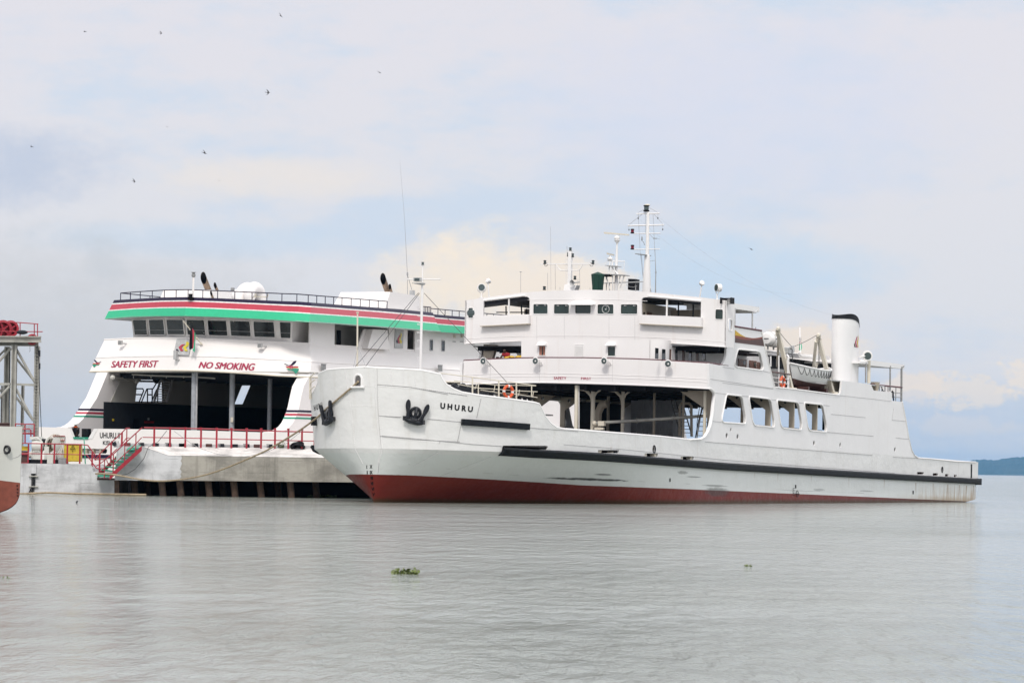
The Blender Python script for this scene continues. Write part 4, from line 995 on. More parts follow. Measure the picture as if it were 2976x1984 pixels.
# the railway emblem: nested arrowheads
def emblem(parent, pts, mats):
    for L, m_ in zip(pts, mats):
        mb = MB(); V, F = tri2(L); mb.add([on_funnel(p.x, p.y) for p in V], F); mb.build('emblem_bar', M[m_], parent, smooth=0)
emblem(f_ob, [[cp3(1496, 712), cp3(1504, 690), cp3(1516, 742), cp3(1502, 738)], [cp3(1506, 684), cp3(1526, 622), cp3(1535, 618), cp3(1520, 685), cp3(1535, 745), cp3(1522, 742)], [cp3(1527, 684), cp3(1540, 640), cp3(1543, 600), cp3(1547, 640), cp3(1540, 690), cp3(1546, 742), cp3(1540, 744)]], ['brown', 'letter', 'gold'])
# deck ledge and the rounded beige casing below the funnel
mb = MB(); a, b_ = sy(*cp3(1225, 1105), -B + .1), sy(*cp3(1360, 1118), -B + .1)
mb.box((a.x, -B + .1, a.z - .07), (60, -4.5, a.z)); mb.build('funnel_flat', M['lightgrey'], ferry)
mb = MB(); cx = sy(*cp3(1270, 1190), -7.2); n = 20
rr = [(cx.x - .2 + 3.0 * math.cos(t_), -5.6 + 2.35 * math.sin(t_)) for t_ in [math.pi + .2 + (math.pi * .8) * k / n for k in range(n + 1)]]
mb.add([(x, y, z) for z in (7.85, a.z - .07) for x, y in rr], [(k, k + 1, n + 2 + k, n + 1 + k) for k in range(n)]); mb.build('funnel_casing', M['cream'], ferry, smooth=50)
mb = MB()
for Yc in (1165, 1222):
    mb.tube([(fx, fy - .08, sy(*cp3(1300, Yc), -7.6).z) for fx, fy in rr[n // 2:]], .03, 5)
for X in (1180, 1212): mb.rod(sy(*cp3(X - 8, 1110), -7.7), sy(*cp3(X, 1240), -7.7), .03, 5)
for k in range(6): mb.rod(sy(*cp3(1176, 1125 + 20 * k), -7.7), sy(*cp3(1208, 1128 + 20 * k), -7.7), .022, 5)
mb.build('casing_ladder', M['inner'], ferry)
# ------------------------------------------------------------------ masts, lamps, rails, boats and people of the near ferry
def mk(name, fn, mat, parent=None, **k):
    mb = MB(); fn(mb); return mb.build(name, M[mat], parent or ferry, **k)
def lantern(p, r, h, mat='black', parent=None, glassm='lens'):
    """ship's navigation lantern: two flanges and a waisted glass"""
    mb = MB(); mb.lathe(p, (0, 0, 1), [(r * .7, 0), (r, h * .05), (r, h * .2), (r * .72, h * .26), (r * .72, h * .74), (r, h * .8), (r * .95, h * .92), (r * .4, h)], 12)
    o_ = mb.build('lantern', M[mat], parent or ferry)
    mb = MB(); mb.lathe(p + Vector((0, 0, h * .27)), (0, 0, 1), [(r * .76, 0), (r * .80, h * .2), (r * .76, h * .46)], 12); mb.build('lantern_glass', M[glassm], o_)
    return o_
# --- foremast on the forecastle
q0 = lambda px, py: U.hit(px, py, 1, 0.0)
fm = q0(1222, 1072); FX = fm.x
fz = lambda py: U.hit(1223, py, 0, FX).z
mb = MB(); mb.tube([(FX, 0, 5.1), (FX, 0, fz(850)), (FX, 0, fz(826))], .09, 10, rs=[.085, .07, .055]); mb.tube([(FX, 0, fz(826)), (FX, 0, fz(770))], .038, 8)
foremast = mb.build('foremast', M['white'], ferry)
mk('crossbar', lambda b: b.rod((FX, .95, fz(811)), (FX, -1.15, fz(812)), .035, 6), 'white', foremast)
mk('lamp_box', lambda b: (b.box((FX - .25, .02, fz(818)), (FX + .15, .46, fz(807))), b.box((FX - .3, -.1, fz(824.5)), (FX + .2, .5, fz(822))), b.hexa([(FX - .1, -.08, fz(828)), (FX + .1, -.08, fz(828)), (FX + .1, .1, fz(828)), (FX - .1, .1, fz(828)), (FX - .3, -.1, fz(824.5)), (FX + .2, -.1, fz(824.5)), (FX + .2, .4, fz(824.5)), (FX - .3, .4, fz(824.5))])), 'lightgrey', foremast)
mk('lamp_lens', lambda b: b.box((FX - .265, .06, fz(816.5)), (FX - .251, .38, fz(809))), 'lens', foremast)
lantern(Vector((FX, 0, fz(771))), .09, .2, 'grey', foremast)
for py in (869, 895, 919, 943.5, 967.5, 992, 1015, 1042):
    z = fz(py); mk('rung', lambda b: b.tube([(FX, .05, z), (FX, .24, z), (FX - .02, .26, z + .05), (FX, .05, z + .1)], .016, 5), 'white', foremast)
for a, b_ in (((1216, 851), q0(1029, 1066)), ((1219, 852), q0(1059, 1066))):
    p = U.hit(*a, 0, FX); b2 = hullhit(b_ and (1029 if a[0] == 1216 else 1059), 1069, -1); mk('stay', lambda b: b.rod(p, b2, .016, 5), 'wire', foremast)
p = U.hit(1233, 852, 0, FX); p2 = U.hit(1473, 1110, 1, -(beam(5.5, 5.6) - .3)); mk('stay', lambda b: b.rod(p, p2, .016, 5), 'wire', foremast)
# --- jackstaff
JX = .35; jp = U.hit(1039.5, 1066, 0, JX)
jt = U.hit(1039, 908, 0, JX); js = mk('jackstaff', lambda b: (b.tube([jp + Vector((0, 0, -1.2)), jt], .05, 8, rs=[.055, .045]), b.lathe(jt, (0, 0, 1), [(.09, -.03), (.09, .03)], 8)), 'cream')
for px in (1027, 1064): e = hullhit(px, 1069, -1) if px > 1040 else hullhit(px, 1069, 1); mk('stay', lambda b: b.rod(U.hit(1040, 1006, 0, JX), e, .012, 4), 'halyard', js)
# --- forecastle rails (port side, and the end seen beyond the bow)
def pr_(px, py, d=.30):
    p = hullhit(px, min(py, 1165)) if False else None
XR = lambda px: interp(px, [(1281, TOPX(1281)), (1557, TOPX(1557))])
def TOPX(px): return 0
rail_base = [(1300, 1118), (1371, 1147), (1388, 1148), (1447, 1154), (1499, 1163), (1546, 1168)]
def inb(px, py, d=.3):
    p = hullhit(px, py); n = hnorm(p); n.z = 0; return p - n.normalized() * d
RP = [(1281, 1087), (1320, 1131), (1371, 1148), (1447, 1156), (1500, 1164), (1557, 1170)]
RL = [inb(x, y + 2) for x, y in RP]
def railpt(px, py):
    """point of the rail's upright wall along the bulwark on the sight line"""
    return U.wall(px, py, [(p.x, p.y) for p in RL])
rl = mk('forecastle_rail', lambda b: b.tube([railpt(*c4(X, Y)) for X, Y in ((-155, 800), (0, 820), (208, 845), (508, 885), (710, 910), (930, 942))], .03, 6), 'cream')
for pts in (((0, 885), (208, 907), (508, 938), (708, 938), (930, 945)), ((40, 925), (275, 970), (508, 985), (708, 1000), (948, 1012)), ((300, 990), (508, 1025), (708, 1040), (948, 1078))):
    mk('rail_bar', lambda b: b.tube([railpt(*c4(X, Y)) for X, Y in pts], .022, 5), 'cream', rl)
for X, ya, yb in ((208, 845, 1048), (275, 925, 1050), (508, 885, 1080), (708, 910, 1108), (882, 945, 1130)):
    mk('rail_post', lambda b: b.rod(railpt(*c4(X, yb)), railpt(*c4(X, ya)), .045 if X in (208, 508, 708) else .032, 6), 'cream', rl)
for X, ya, yb in ((255, 925, 975), (465, 940, 1005), (745, 990, 1055), (905, 1010, 1075)):
    mk('rail_brace', lambda b: b.tube([railpt(*c4(X, ya)), railpt(*c4(X - 12, yb)), railpt(*c4(X - 45, yb))], .02, 5), 'cream', rl)
Q = [hullhit(925, 1140, 1) + Vector((.4, -.3, 0))]
rb = Q[0]
rb2 = mk('forecastle_rail', lambda b: [b.tube([U.hit(915, y0, 0, rb.x), U.hit(903, y0 + 10, 0, rb.x + .6), U.hit(899, y0 + 14 + k, 0, rb.x + 2)], .03, 5) for k, y0 in ((0, 1084), (2, 1103), (2, 1122))], 'cream')
for px in (900, 904): mk('rail_post', lambda b: b.rod(U.hit(px, 1160, 0, rb.x + 1), U.hit(px, 1097, 0, rb.x + 1), .035, 6), 'cream', rb2)
mk('ladder_panel', lambda b: b.box((rb.x + .9, rb.y + .1, 5.9), (rb.x + 1.0, rb.y + .35, 6.5)), 'red', rb2)
# --- fairlead rollers and the windlass showing over the bulwark
for X in (745, 805, 862):
    p = railpt(*c4(X, 1092 + (X - 745) * .12)); mk('fairlead_roller', lambda b: b.lathe(p + Vector((0, 0, -.13)), (0, 0, 1), [(.12, 0), (.10, .12), (.15, .20), (.17, .27), (.12, .3)], 14), 'black')
mk('roller_bed', lambda b: b.tube([railpt(*c4(X, Y)) for X, Y in ((690, 1112), (730, 1112), (920, 1136))], .05, 5), 'white')
WX = 6.4
def wp(X, Y, y): return U.hit(*c4(X, Y), 1, y)
w0 = wp(150, 985, -2.6)
wd = mk('windlass', lambda b: (b.lathe(wp(60, 985, -2.6), (0.3, 1, 0), [(.35, -.3), (.35, -.22), (.2, -.2), (.2, .3), (.35, .32), (.35, .42)], 14), b.lathe(wp(155, 1005, -2.6), (0.3, 1, 0), [(.36, -.3), (.36, -.22), (.22, -.2), (.22, .3), (.36, .32), (.36, .42)], 14), b.box((w0.x - 1, -3.4, 5.1), (w0.x + 1.2, -1.6, w0.z - .2))), 'iron')
mk('mooring_bitts', lambda b: [b.lathe(wp(X, 1060, -3.2), (0, 0, 1), [(.2, -.9), (.2, .1), (.28, .14), (.28, .2)], 12) for X in (335, 410)], 'iron')
# --- lamps along the passenger deck front
def flood(p, d, r, parent=None, mat='white'):
    d = Vector(d).normalized(); mb = MB(); mb.lathe(p, d, [(r * .35, -r * 1.1), (r * .8, -r * .6), (r, 0), (r, r * .25), (r * 1.08, r * .28), (r * .95, r * .3)], 18); f = mb.build('floodlight', M[mat], parent or ferry)
    mb = MB(); mb.lathe(p + d * r * .305, d, [(r * .88, 0), (r * .88, .01)], 18); mb.build('lens', M['lens'], f)
    mb = MB(); mb.ball(p + d * r * .33 + Vector((0, -.02, -.02)), r * .30, 8, 6); mb.build('lens_highlight', M['band'], f)  # pale ball added to stand for the white highlight on the lens
    mb = MB(); mb.torus(p + d * r * .1, d, r * 1.12, r * .07, 20, 5); mb.build('guard_ring', M[mat], f)
    return f
for X, Y, k in ((335, 662, 1), (930, 660, 1), (1712, 660, 1)):
    p = U.hit(*c4(X, Y), 0, X1 - .45); f = flood(p, (-.9, .12, -.05), .21)
    mk('bracket', lambda b: (b.tube([p + Vector((.1, 0, 0)), U.hit(*c4(X + 55, Y + 12), 0, X1 - .2), U.hit(*c4(X + 75, Y + 45), 0, X1 - .02)], .035, 5), b.rod(p + Vector((.1, -.2, .1)), U.hit(*c4(X + 30, Y - 5), 0, X1), .025, 5)), 'white', f)
p = U.hit(1942, 1056.5, 0, X1 - .45); flood(p, (-.9, -.12, -.05), .21)
# --- bridge roof gear
def rz(px, py, y): return U.hit(px, py, 1, y)
def X2hit(px, py, dx=1.0): return U.hit(px, py, 0, X2 + dx)
def searchlight(cx, cy, fx, fy, d, r):
    p = X2hit(cx, cy); d = Vector(d).normalized(); f_ = X2hit(fx, fy)
    mb = MB(); mb.lathe(p - d * r * .4, d, [(r * .5, -r * .7), (r * .9, -r * .5), (r, -.1), (r, r * .75), (r * 1.06, r * .78), (r * .9, r * .8)], 22); s_ = mb.build('searchlight', M['white'], ferry)
    mk('lens', lambda b: b.lathe(p + d * (r * .42), d, [(r * .86, 0), (r * .86, .012)], 22), 'lens', s_)
    w = d.cross(Vector((0, 0, 1))).normalized()
    mk('fork', lambda b: (b.tube([p + w * r * 1.15 + Vector((0, 0, .05)), p + w * r * 1.1 - Vector((0, 0, r * .6)), f_ + Vector((0, 0, .12)), p - w * r * 1.1 - Vector((0, 0, r * .6)), p - w * r * 1.15 + Vector((0, 0, .05))], .028, 6), b.rod(f_ + Vector((0, 0, .12)), f_ - Vector((0, 0, .15)), .05, 8), b.lathe(f_ - Vector((0, 0, .15)), (0, 0, 1), [(.16, 0), (.16, .05)], 10)), 'white', s_)
a, b_ = c1(312, 1080), c1(310, 1176); searchlight(*a, *b_, (-.9, -.42, .06), .24)
a, b_ = c2(1198, 1082), c2(1192, 1196); searchlight(*a, *b_, (-.8, .62, .02), .24)
def dish(cx, cy, bx, by, d):
    p = X2hit(cx, cy, 1.6); q = X2hit(bx, by, 1.6); d = Vector(d).normalized()
    f = mk('loudhailer', lambda b: b.lathe(p, d, [(.05, -.22), (.12, -.12), (.17, .0), (.17, .06), (.12, .11)], 14), 'white'); mk('post', lambda b: b.tube([q - Vector((0, 0, .3)), p - Vector((0, 0, .08))], .045, 8, rs=[.05, .04]), 'white', f)
a, b_ = c1(385, 1005), c1(400, 1165); dish(*a, *b_, (-.7, .5, .3))
a, b_ = c2(1018, 1030), c2(988, 1180); dish(*a, *b_, (-.5, -.75, .2))
# signal mast with yard, on the wheelhouse top
TX = X2 + 1.6
t_ = lambda X, Y, dx=0: U.hit(*c1(X, Y), 0, TX + dx)
zt, zb_ = t_(1320, 665).z, t_(1320, 1105).z; ty = t_(1320, 900).y
sm = mk('signal_mast', lambda b: (b.cbox((TX, ty, (zt + zb_) / 2 - .1), (.22, .22, zt - zb_ + .2)), b.hexa([t_(1265, 1105) + Vector((-.3, 0, -.1)), t_(1385, 1105) + Vector((-.3, 0, -.1)), t_(1385, 1105) + Vector((.4, 0, -.1)), t_(1265, 1105) + Vector((.4, 0, -.1)), t_(1275, 1045) + Vector((-.2, 0, 0)), t_(1410, 1055) + Vector((-.2, 0, 0)), t_(1410, 1055) + Vector((.3, 0, 0)), t_(1275, 1045) + Vector((.3, 0, 0))])), 'white')
mk('yard', lambda b: b.rod(t_(985, 812), t_(1622, 812), .035, 6), 'white', sm)
mk('yard_brace', lambda b: (b.tube([t_(1155, 812), t_(1190, 865), t_(1215, 886), t_(1300, 886)], .026, 5), b.tube([t_(1340, 886), t_(1410, 886), t_(1440, 865), t_(1465, 812)], .026, 5)), 'white', sm)
mk('mast_ladder', lambda b: [b.rod(t_(X, 690), t_(X, 1095), .014, 4) for X in (1273, 1294)] + [b.rod(t_(1273, y), t_(1294, y), .012, 4) for y in range(700, 1095, 24)], 'white', sm)
for X, Y, r in ((1033, 812, .10), (1582, 812, .10), (1323, 668, .10), (1352, 735, .08), (1295, 725, .06), (1375, 990, .1), (1380, 1100, .09), (1027, 1108, .11)):
    lantern(t_(X, Y), r, .24, 'black', sm)
for X in (1045, 1565): mk('lamp_ring', lambda b: b.torus(t_(X, 817), (1, 0, 0), .11, .014, 16, 4), 'wire', sm)
mk('horn', lambda b: b.lathe(t_(1385, 1022, -.2), (-.9, .25, -.12), [(.03, -.35), (.04, .05), (.07, .2), (.13, .32), (.19, .38), (.17, .38), (.06, .2)], 18), 'lightgrey', sm)
for X, ya, yb in ((758, 905, 1140), (1065, 915, 1105), (1153, 812, 1105), (1432, 870, 1105), (1410, 980, 1105), (1288, 608, 680), (1102, 385, 1105), (1205, 1075, 1105), (1547, 1082, 1105)):
    mk('whip_aerial', lambda b: b.rod(t_(X, yb), t_(X - (4 if ya < 900 else 0), ya), .011 if ya > 400 else .008, 4), 'halyard')
mk('aerial_tip', lambda b: b.lathe(t_(758, 905), (0, 0, 1), [(.08, 0), (.08, .03)], 8), 'halyard')
# radar mast
RX = X2 + 3.0
t2 = lambda X, Y, dx=0: U.hit(1640 + X / 5.6, 580 + Y / 5.6, 0, RX + dx)
rm = mk('radar_mast', lambda b: (b.tube([t2(842, 1480), t2(850, 1010), t2(857, 740)], .1, 10, rs=[.11, .085, .06]), b.lathe(t2(860, 735), (0, 0, 1), [(.06, 0), (.07, .1), (.16, .24), (.2, .26), (.2, .29)], 12)), 'white')
mk('radar_pedestal', lambda b: (b.ball(t2(857, 625), .19, 14, 8, (1, 1, .8)), b.lathe(t2(860, 690), (0, 0, 1), [(.14, 0), (.16, .12)], 12)), 'white', rm)
mk('radar_scanner', lambda b: b.hexa([t2(650, 556) + Vector((-.07, 0, 0)), t2(1052, 586) + Vector((-.07, 0, 0)), t2(1052, 586) + Vector((.07, 0, 0)), t2(650, 556) + Vector((.07, 0, 0)), t2(650, 528) + Vector((-.07, 0, 0)), t2(1052, 564) + Vector((-.07, 0, 0)), t2(1052, 564) + Vector((.07, 0, 0)), t2(650, 528) + Vector((.07, 0, 0))]), 'cream', rm)
mk('radar_pedestal', lambda b: b.lathe(t2(742, 985), (0, 0, 1), [(.1, 0), (.12, .03), (.18, .05), (.18, .11), (.13, .16), (.06, .2), (.06, .28)], 14), 'white', rm)
mk('radar_scanner', lambda b: b.hexa([t2(690, 892, -.5), t2(812, 918, .5), t2(812, 918, .62), t2(690, 892, -.35), t2(690, 860, -.5), t2(812, 893, .5), t2(812, 893, .62), t2(690, 860, -.35)]), 'cream', rm)
def slab(b, X0, Y0, X1_, Y1_, th=.05, dp=.5): 
    p, q = t2(X0, Y0), t2(X1_, Y1_); dv = Vector((dp, 0, 0)); zv = Vector((0, 0, th)); b.hexa([p - dv, q - dv, q + dv, p + dv, p - dv + zv, q - dv + zv, q + dv + zv, p + dv + zv])
mk('mast_platform', lambda b: (slab(b, 710, 1000, 775, 1000, .04, .2), slab(b, 712, 1085, 882, 1095), slab(b, 632, 1222, 1020, 1240)), 'lightgrey', rm)
mk('mast_frame', lambda b: [b.rod(t2(*p, d), t2(*q, d), .04, 6) for d in (-.3, .3) for p, q in (((742, 1000), (735, 1085)), ((735, 1085), (715, 1220)), ((780, 1010), (790, 1475)), ((770, 1092), (880, 1228)), ((680, 1250), (745, 1470)), ((700, 1240), (680, 1300)), ((910, 1235), (870, 1400)), ((975, 1240), (905, 1440)))] + [b.rod(t2(765, 1005), t2(985, 1003), .035, 6), b.rod(t2(975, 1003), t2(970, 1170), .02, 5), b.rod(t2(785, 1355), t2(640, 1360), .03, 5)], 'white', rm)
mk('mast_floodlight', lambda b: b.cbox(t2(708, 1236, -.4), (.3, .42, .14)), 'black', rm)
mk('roof_trunking', lambda b: (b.hexa([t2(640, 1368, 1), t2(1290, 1345, 1), t2(1290, 1345, 1.6), t2(640, 1368, 1.6), t2(640, 1352, 1), t2(1290, 1328, 1), t2(1290, 1328, 1.6), t2(640, 1352, 1.6)]), [b.rod(t2(X, 1490, 1.2), t2(X, 1350, 1.2), .03, 5) for X in (685, 735, 1160)], b.tube([t2(1010, 1385, 1), t2(1060, 1418, 1), t2(1120, 1425, 1), t2(1180, 1405, 1)], .015, 4)), 'lightgrey')
mk('compass_cover', lambda b: b.lathe(t2(542, 1475, -1.2), (0, 0, 1), [(.34, -.1), (.355, .25), (.43, .98), (.42, 1.0), (.02, 1.15)], 9), 'tarp', smooth=10)
mk('cover_fold', lambda b: [b.tube([t2(542 + dx, 1470, -1.53), t2(542 + dx * 1.15, 1235, -1.60)], .02, 5) for dx in (-45, 8, 42)], 'tarp')
# main mast
MX = 37.83
t3 = lambda X, Y, dx=0: U.hit(1640 + X / 5.6, 580 + Y / 5.6, 0, MX + dx)
mp = [t3(1345, 1520), t3(1345, 1300), t3(1338, 910), t3(1340, 900), t3(1342, 200)]
mm = mk('main_mast', lambda b: b.tube([(p.x, 0, p.z) for p in mp], .3, 14, rs=[.29, .255, .17, .12, .095]), 'white')
mz = lambda Y: t3(1340, Y).z
def my(X, Y): return Vector((MX, t3(X, Y).y, t3(X, Y).z))
for a, b2, r in (((1175, 233), (1550, 226), .04), ((1035, 425), (1622, 412), .045), ((1130, 554), (1562, 548), .032), ((1130, 812), (1555, 804), .032)):
    mk('yard', lambda b: b.rod(my(*a), my(*b2), r, 8), 'white', mm)
lantern(my(1335, 198), .2, .44, 'black', mm)
mk('radio_dome', lambda b: b.lathe(my(1352, 100), (0, 0, 1), [(.05, -.1), (.05, 0), (.19, .02), (.19, .06), (.1, .1)], 14), 'cream', mm)
for Y in (553, 814): lantern(my(1108, Y), .13, .31, 'black', mm, 'redlens')
mk('crow_platform', lambda b: b.prism([my(1180, 892) + Vector((-.3, 0, 0)), my(1365, 912) + Vector((-.4, 0, 0)), my(1365, 912) + Vector((.5, 0, 0)), my(1200, 896) + Vector((.3, 0, 0))], (0, 0, .05)), 'grey', mm)
mk('rigging', lambda b: [b.tube([my(*p) for p in L], .011, 4) for L in (((1290, 165), (1200, 215), (1203, 300)), ((1380, 130), (1525, 215), (1523, 295)), ((1330, 190), (1050, 410), (1053, 485)), ((1440, 215), (1605, 400), (1602, 480)), ((1203, 240), (1235, 850), (1258, 920), (1290, 1310)), ((1240, 880), (1285, 1310)), ((1320, 200), (1318, 540)), ((1445, 240), (1470, 800), (1495, 1200)), ((1380, 1003), (1485, 990)))], 'halyard', mm)
mk('yard_drop', lambda b: [b.lathe(my(X, Y), (0, 0, 1), [(.03, -.1), (.04, 0)], 6) for X, Y in ((1053, 480), (1602, 475), (1203, 296), (1523, 292))], 'wire', mm)
mk('wind_vane', lambda b: (b.rod(my(1385, 560), my(1450, 630), .012, 4), b.prism([my(1445, 622), my(1510, 628), my(1505, 638), my(1445, 640)], (.04, 0, 0)), b.rod(my(1500, 632), my(1560, 645), .008, 4), b.tube([my(1310, 740), my(1290, 690), my(1270, 678)], .02, 5), b.lathe(my(1263, 670), (0, 0, 1), [(.03, 0), (.05, .03), (.04, .2), (.01, .3)], 8)), 'grey', mm)
mk('signal_locker', lambda b: b.hexa([my(1235, 1497) + Vector((-2, 0, 0)), my(1350, 1500) + Vector((-2, 0, 0)), my(1350, 1500) + Vector((-1.3, 0, 0)), my(1235, 1497) + Vector((-1.3, 0, 0)), my(1240, 1320) + Vector((-2, 0, 0)), my(1356, 1324) + Vector((-2, 0, 0)), my(1356, 1324) + Vector((-1.3, 0, 0)), my(1240, 1320) + Vector((-1.3, 0, 0))]), 'black')
mk('whip_aerial', lambda b: (b.tube([my(1485, 1520), my(1490, 1200), my(1475, 780)], .018, 5, rs=[.04, .03, .006]), b.lathe(my(1490, 1195), (0, 0, 1), [(.05, 0), (.05, .08)], 6), b.tube([my(1412, 1500), my(1372, 1340)], .03, 5)), 'halyard')
# wire aerial from the main mast to the funnel, with its droppers
aa, ab = my(1560, 300), Vector((fb.x - 1.6, FY, capz(fb.x - 1.6) - .1)); 
def sag(a, b_, s_, n=16): return [a.lerp(b_, k / n) - Vector((0, 0, 4 * s_ * (k / n) * (1 - k / n))) for k in range(n + 1)]
mk('wire_aerial', lambda b: (b.tube(sag(aa, ab, .9), .0035, 4), b.tube(sag(aa + Vector((0, 1.4, -.1)), ab + Vector((-4.5, 1.4, 1.2)), 1.1), .003, 4)), 'halyard')
# ------------------------------------------------------------------ car deck seen under the passenger deck
def cd(px, py, x): return U.hit(px, py, 0, x)
def pillar(px0, px1, x, ytop=1114, ybot=1262, bracket=0, mat='cream', top=None):
    a, b_ = cd(px0, 1180, x).y, cd(px1, 1180, x).y; z1 = 7.3
    o_ = mk('deck_pillar', lambda b: b.lathe((x, (a + b_) / 2, 3.3), (0, 0, 1), [(abs(a - b_) / 2, 0), (abs(a - b_) / 2, z1 - 3.3 + .3)], 12), mat)
    if bracket:
        y = (a + b_) / 2
        mk('bracket', lambda b: (b.tube([(x, y, z1 - .7), (x, y + .15 * bracket, z1 - .25), (x, y + .55 * bracket, z1 + .1), (x, y + 1.8 * bracket, z1 + .25)], .1, 6), b.tube([(x, y, z1 - .5), (x, y - .2 * bracket, z1 - .1), (x, y - .5 * bracket, z1 + .1)], .06, 6)), mat, o_)
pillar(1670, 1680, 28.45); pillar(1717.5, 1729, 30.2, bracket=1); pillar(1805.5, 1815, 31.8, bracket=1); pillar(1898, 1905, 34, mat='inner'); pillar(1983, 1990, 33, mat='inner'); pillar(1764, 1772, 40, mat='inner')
mk('drain_pipe', lambda b: b.tube([cd(1682.5, 1245, 28.5), cd(1682.5, 1120, 28.5)], .03, 6), 'white')
pillar(2044, 2053, 29.3); 
mk('frame_knee', lambda b: (b.prism([(29.9, -B + .16, 7.6), (29.9, -B + 3.1, 7.6), (29.9, -B + .9, 6.2), (29.9, -B + .55, 3.4), (29.9, -B + .16, 3.4)], (.12, 0, 0))), 'inner')
# web frames with tapered knees and lightening holes on both sides
for i, x in enumerate((34.6, 38.8, 43.0, 47.2, 51.4, 55.6)):
    for sg in (-1, 1):
        ky = lambda d: sg * (B - d)
        poly = [(ky(.16), 3.36), (ky(.52), 3.36), (ky(.50), 6.5), (ky(1.7), 7.35), (ky(1.7), 7.62), (ky(.16), 7.62)]
        hole = [(ky(.8) + .12 * math.cos(t), 7.15 + .12 * math.sin(t)) for t in [2 * math.pi * k / 12 for k in range(12)]]
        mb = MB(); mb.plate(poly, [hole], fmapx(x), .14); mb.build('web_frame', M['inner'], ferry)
# funnel casing amidships (grey corrugated plating) and stair/ladders
ca = cd(1834, 1200, 46).y; cb = cd(1958, 1200, 46).y
mb = MB(); nn = 14
for k in range(nn):
    y0, y1 = lerp(ca, cb, k / nn), lerp(ca, cb, (k + .96) / nn)
    mb.box((46 - (.05 if k % 2 else 0), y1, 3.36), (46.2, y0, 7.55))
mb.box((46.2, cb, 3.36), (47.6, ca, 7.55)); mb.build('engine_casing', M['greywall'], ferry)
mb = MB(); mb.box((40.6, ca + .5, 3.36), (45.9, ca + 1.6, 7.0)); mb.box((38.6, 4.1, 5.5), (39.0, 4.5, 6.6)); mb.build('stair_casing', M['darkwall'], ferry)
mk('vent_trunk', lambda b: b.tube([cd(1735, 1262, 33), cd(1738, 1200, 33), cd(1748, 1178, 33), cd(1765, 1172, 33)], .26, 8), 'inner')
bm_ = [cd(1728, 1230, 29.8), cd(1742, 1228, 29.8), cd(1850, 1222, 30.5), cd(1955, 1215, 31), cd(2060, 1207, 31.4)]
df = mk('boom_pipe', lambda b: (b.tube(bm_, .10, 10), b.torus(bm_[2], (0, 1, .05), .13, .04, 12, 6), b.torus(bm_[3], (0, 1, .05), .13, .04, 12, 6)), 'galv')
mk('boom_end', lambda b: (b.ball(bm_[0], .17, 10, 6), b.cbox(bm_[0] + Vector((0, -.5, 0)), (.3, .42, .3)), b.cbox(bm_[0] + Vector((0, -.35, -.32)), (.25, .6, .14))), 'cream', df)
def stair(pa, pb, half, n=9, name='deck_stair', mat='grey', rail=True):
    """a ship's ladder between two points with stringers, treads and handrails"""
    pa, pb = Vector(pa), Vector(pb); w = (pb - pa).cross(Vector((0, 0, 1))).normalized() * half
    s_ = mk(name, lambda b: [b.rod(pa + w * k, pb + w * k, .045, 5) for k in (-1, 1)], mat)
    mk('tread', lambda b: [b.cbox(pa.lerp(pb, (k + .5) / n), (.16, half * 2, .04), Matrix.Rotation(math.atan2(w.y, w.x) - math.pi / 2, 3, 'Z')) for k in range(n)], mat, s_)
    if rail: mk('handrail', lambda b: [b.tube([pa + w * k + Vector((0, 0, .1)), pa + w * k + Vector((0, 0, .95)), pb + w * k + Vector((0, 0, .95)), pb + w * k], .022, 5) for k in (-1, 1)], 'black', s_)
stair(cd(1994, 1262, 36), cd(1968, 1172, 40), .35, 9); stair(cd(2040, 1272, 29.6), cd(2062, 1140, 33), .32, 10)
mk('yellow_tipped_bar', lambda b: b.tube([cd(2020, 1276, 29.2), cd(2030, 1222, 29.2), cd(2044, 1182, 29.2)], .03, 5), 'black')
mk('door_frame', lambda b: b.tube([cd(1975, 1265, 34.5), cd(1976, 1180, 34.5), cd(1980, 1172, 34.5), cd(2003, 1172, 34.5), cd(2009, 1180, 34.5), cd(2010, 1268, 34.5)], .09, 8), 'inner')
mk('cargo_barrier', lambda b: (b.rod((40, 7.9, 3.95), (60, 7.9, 3.95), .12, 6), [b.rod((40 + 2 * k, 7.9, 3.35), (40 + 2 * k, 7.9, 3.95), .05, 5) for k in range(10)]), 'railred')
mk('boxed_gear', lambda b: (b.cbox((52, -7.3, 6.2), (1.2, .5, 1.2)), b.cbox((56, -6.3, 6.9), (2.2, .4, .5)), b.rod((40, -6, 5.55), (54, -6, 5.55), .11, 6)), 'darkwall')
# ------------------------------------------------------------------ boat deck, port side
YL = -7.35
davits = []
def davit(foot, mid, head):
    f_, m_, h_ = sy(*foot, YL - .7), sy(*mid, YL - .55), sy(*head, YL - .3)
    d = mk('davit', lambda b: (b.hexa([f_ + Vector((-.16, -.1, 0)), f_ + Vector((.16, -.1, 0)), f_ + Vector((.16, .14, 0)), f_ + Vector((-.16, .14, 0)), h_ + Vector((-.14, -.1, 0)), h_ + Vector((.14, -.1, 0)), h_ + Vector((.14, .14, 0)), h_ + Vector((-.14, .14, 0))]), b.cbox(f_ + Vector((.1, 0, -.12)), (.7, .4, .3))), 'cream')
    mk('davit_head', lambda b: b.tube([h_ + Vector((.05, .1, -.1)), h_ + Vector((0, .05, .22)), h_ + Vector((-.35, -.1, .34)), h_ + Vector((-.8, -.2, .28))], .12, 8, rs=[.16, .17, .14, .09]), 'cream', d)
    return h_
dh1 = davit(cp3(785, 1205), cp3(690, 900), cp3(640, 590)); dh2 = davit(cp3(1255, 1250), cp3(1160, 800), cp3(1100, 660))
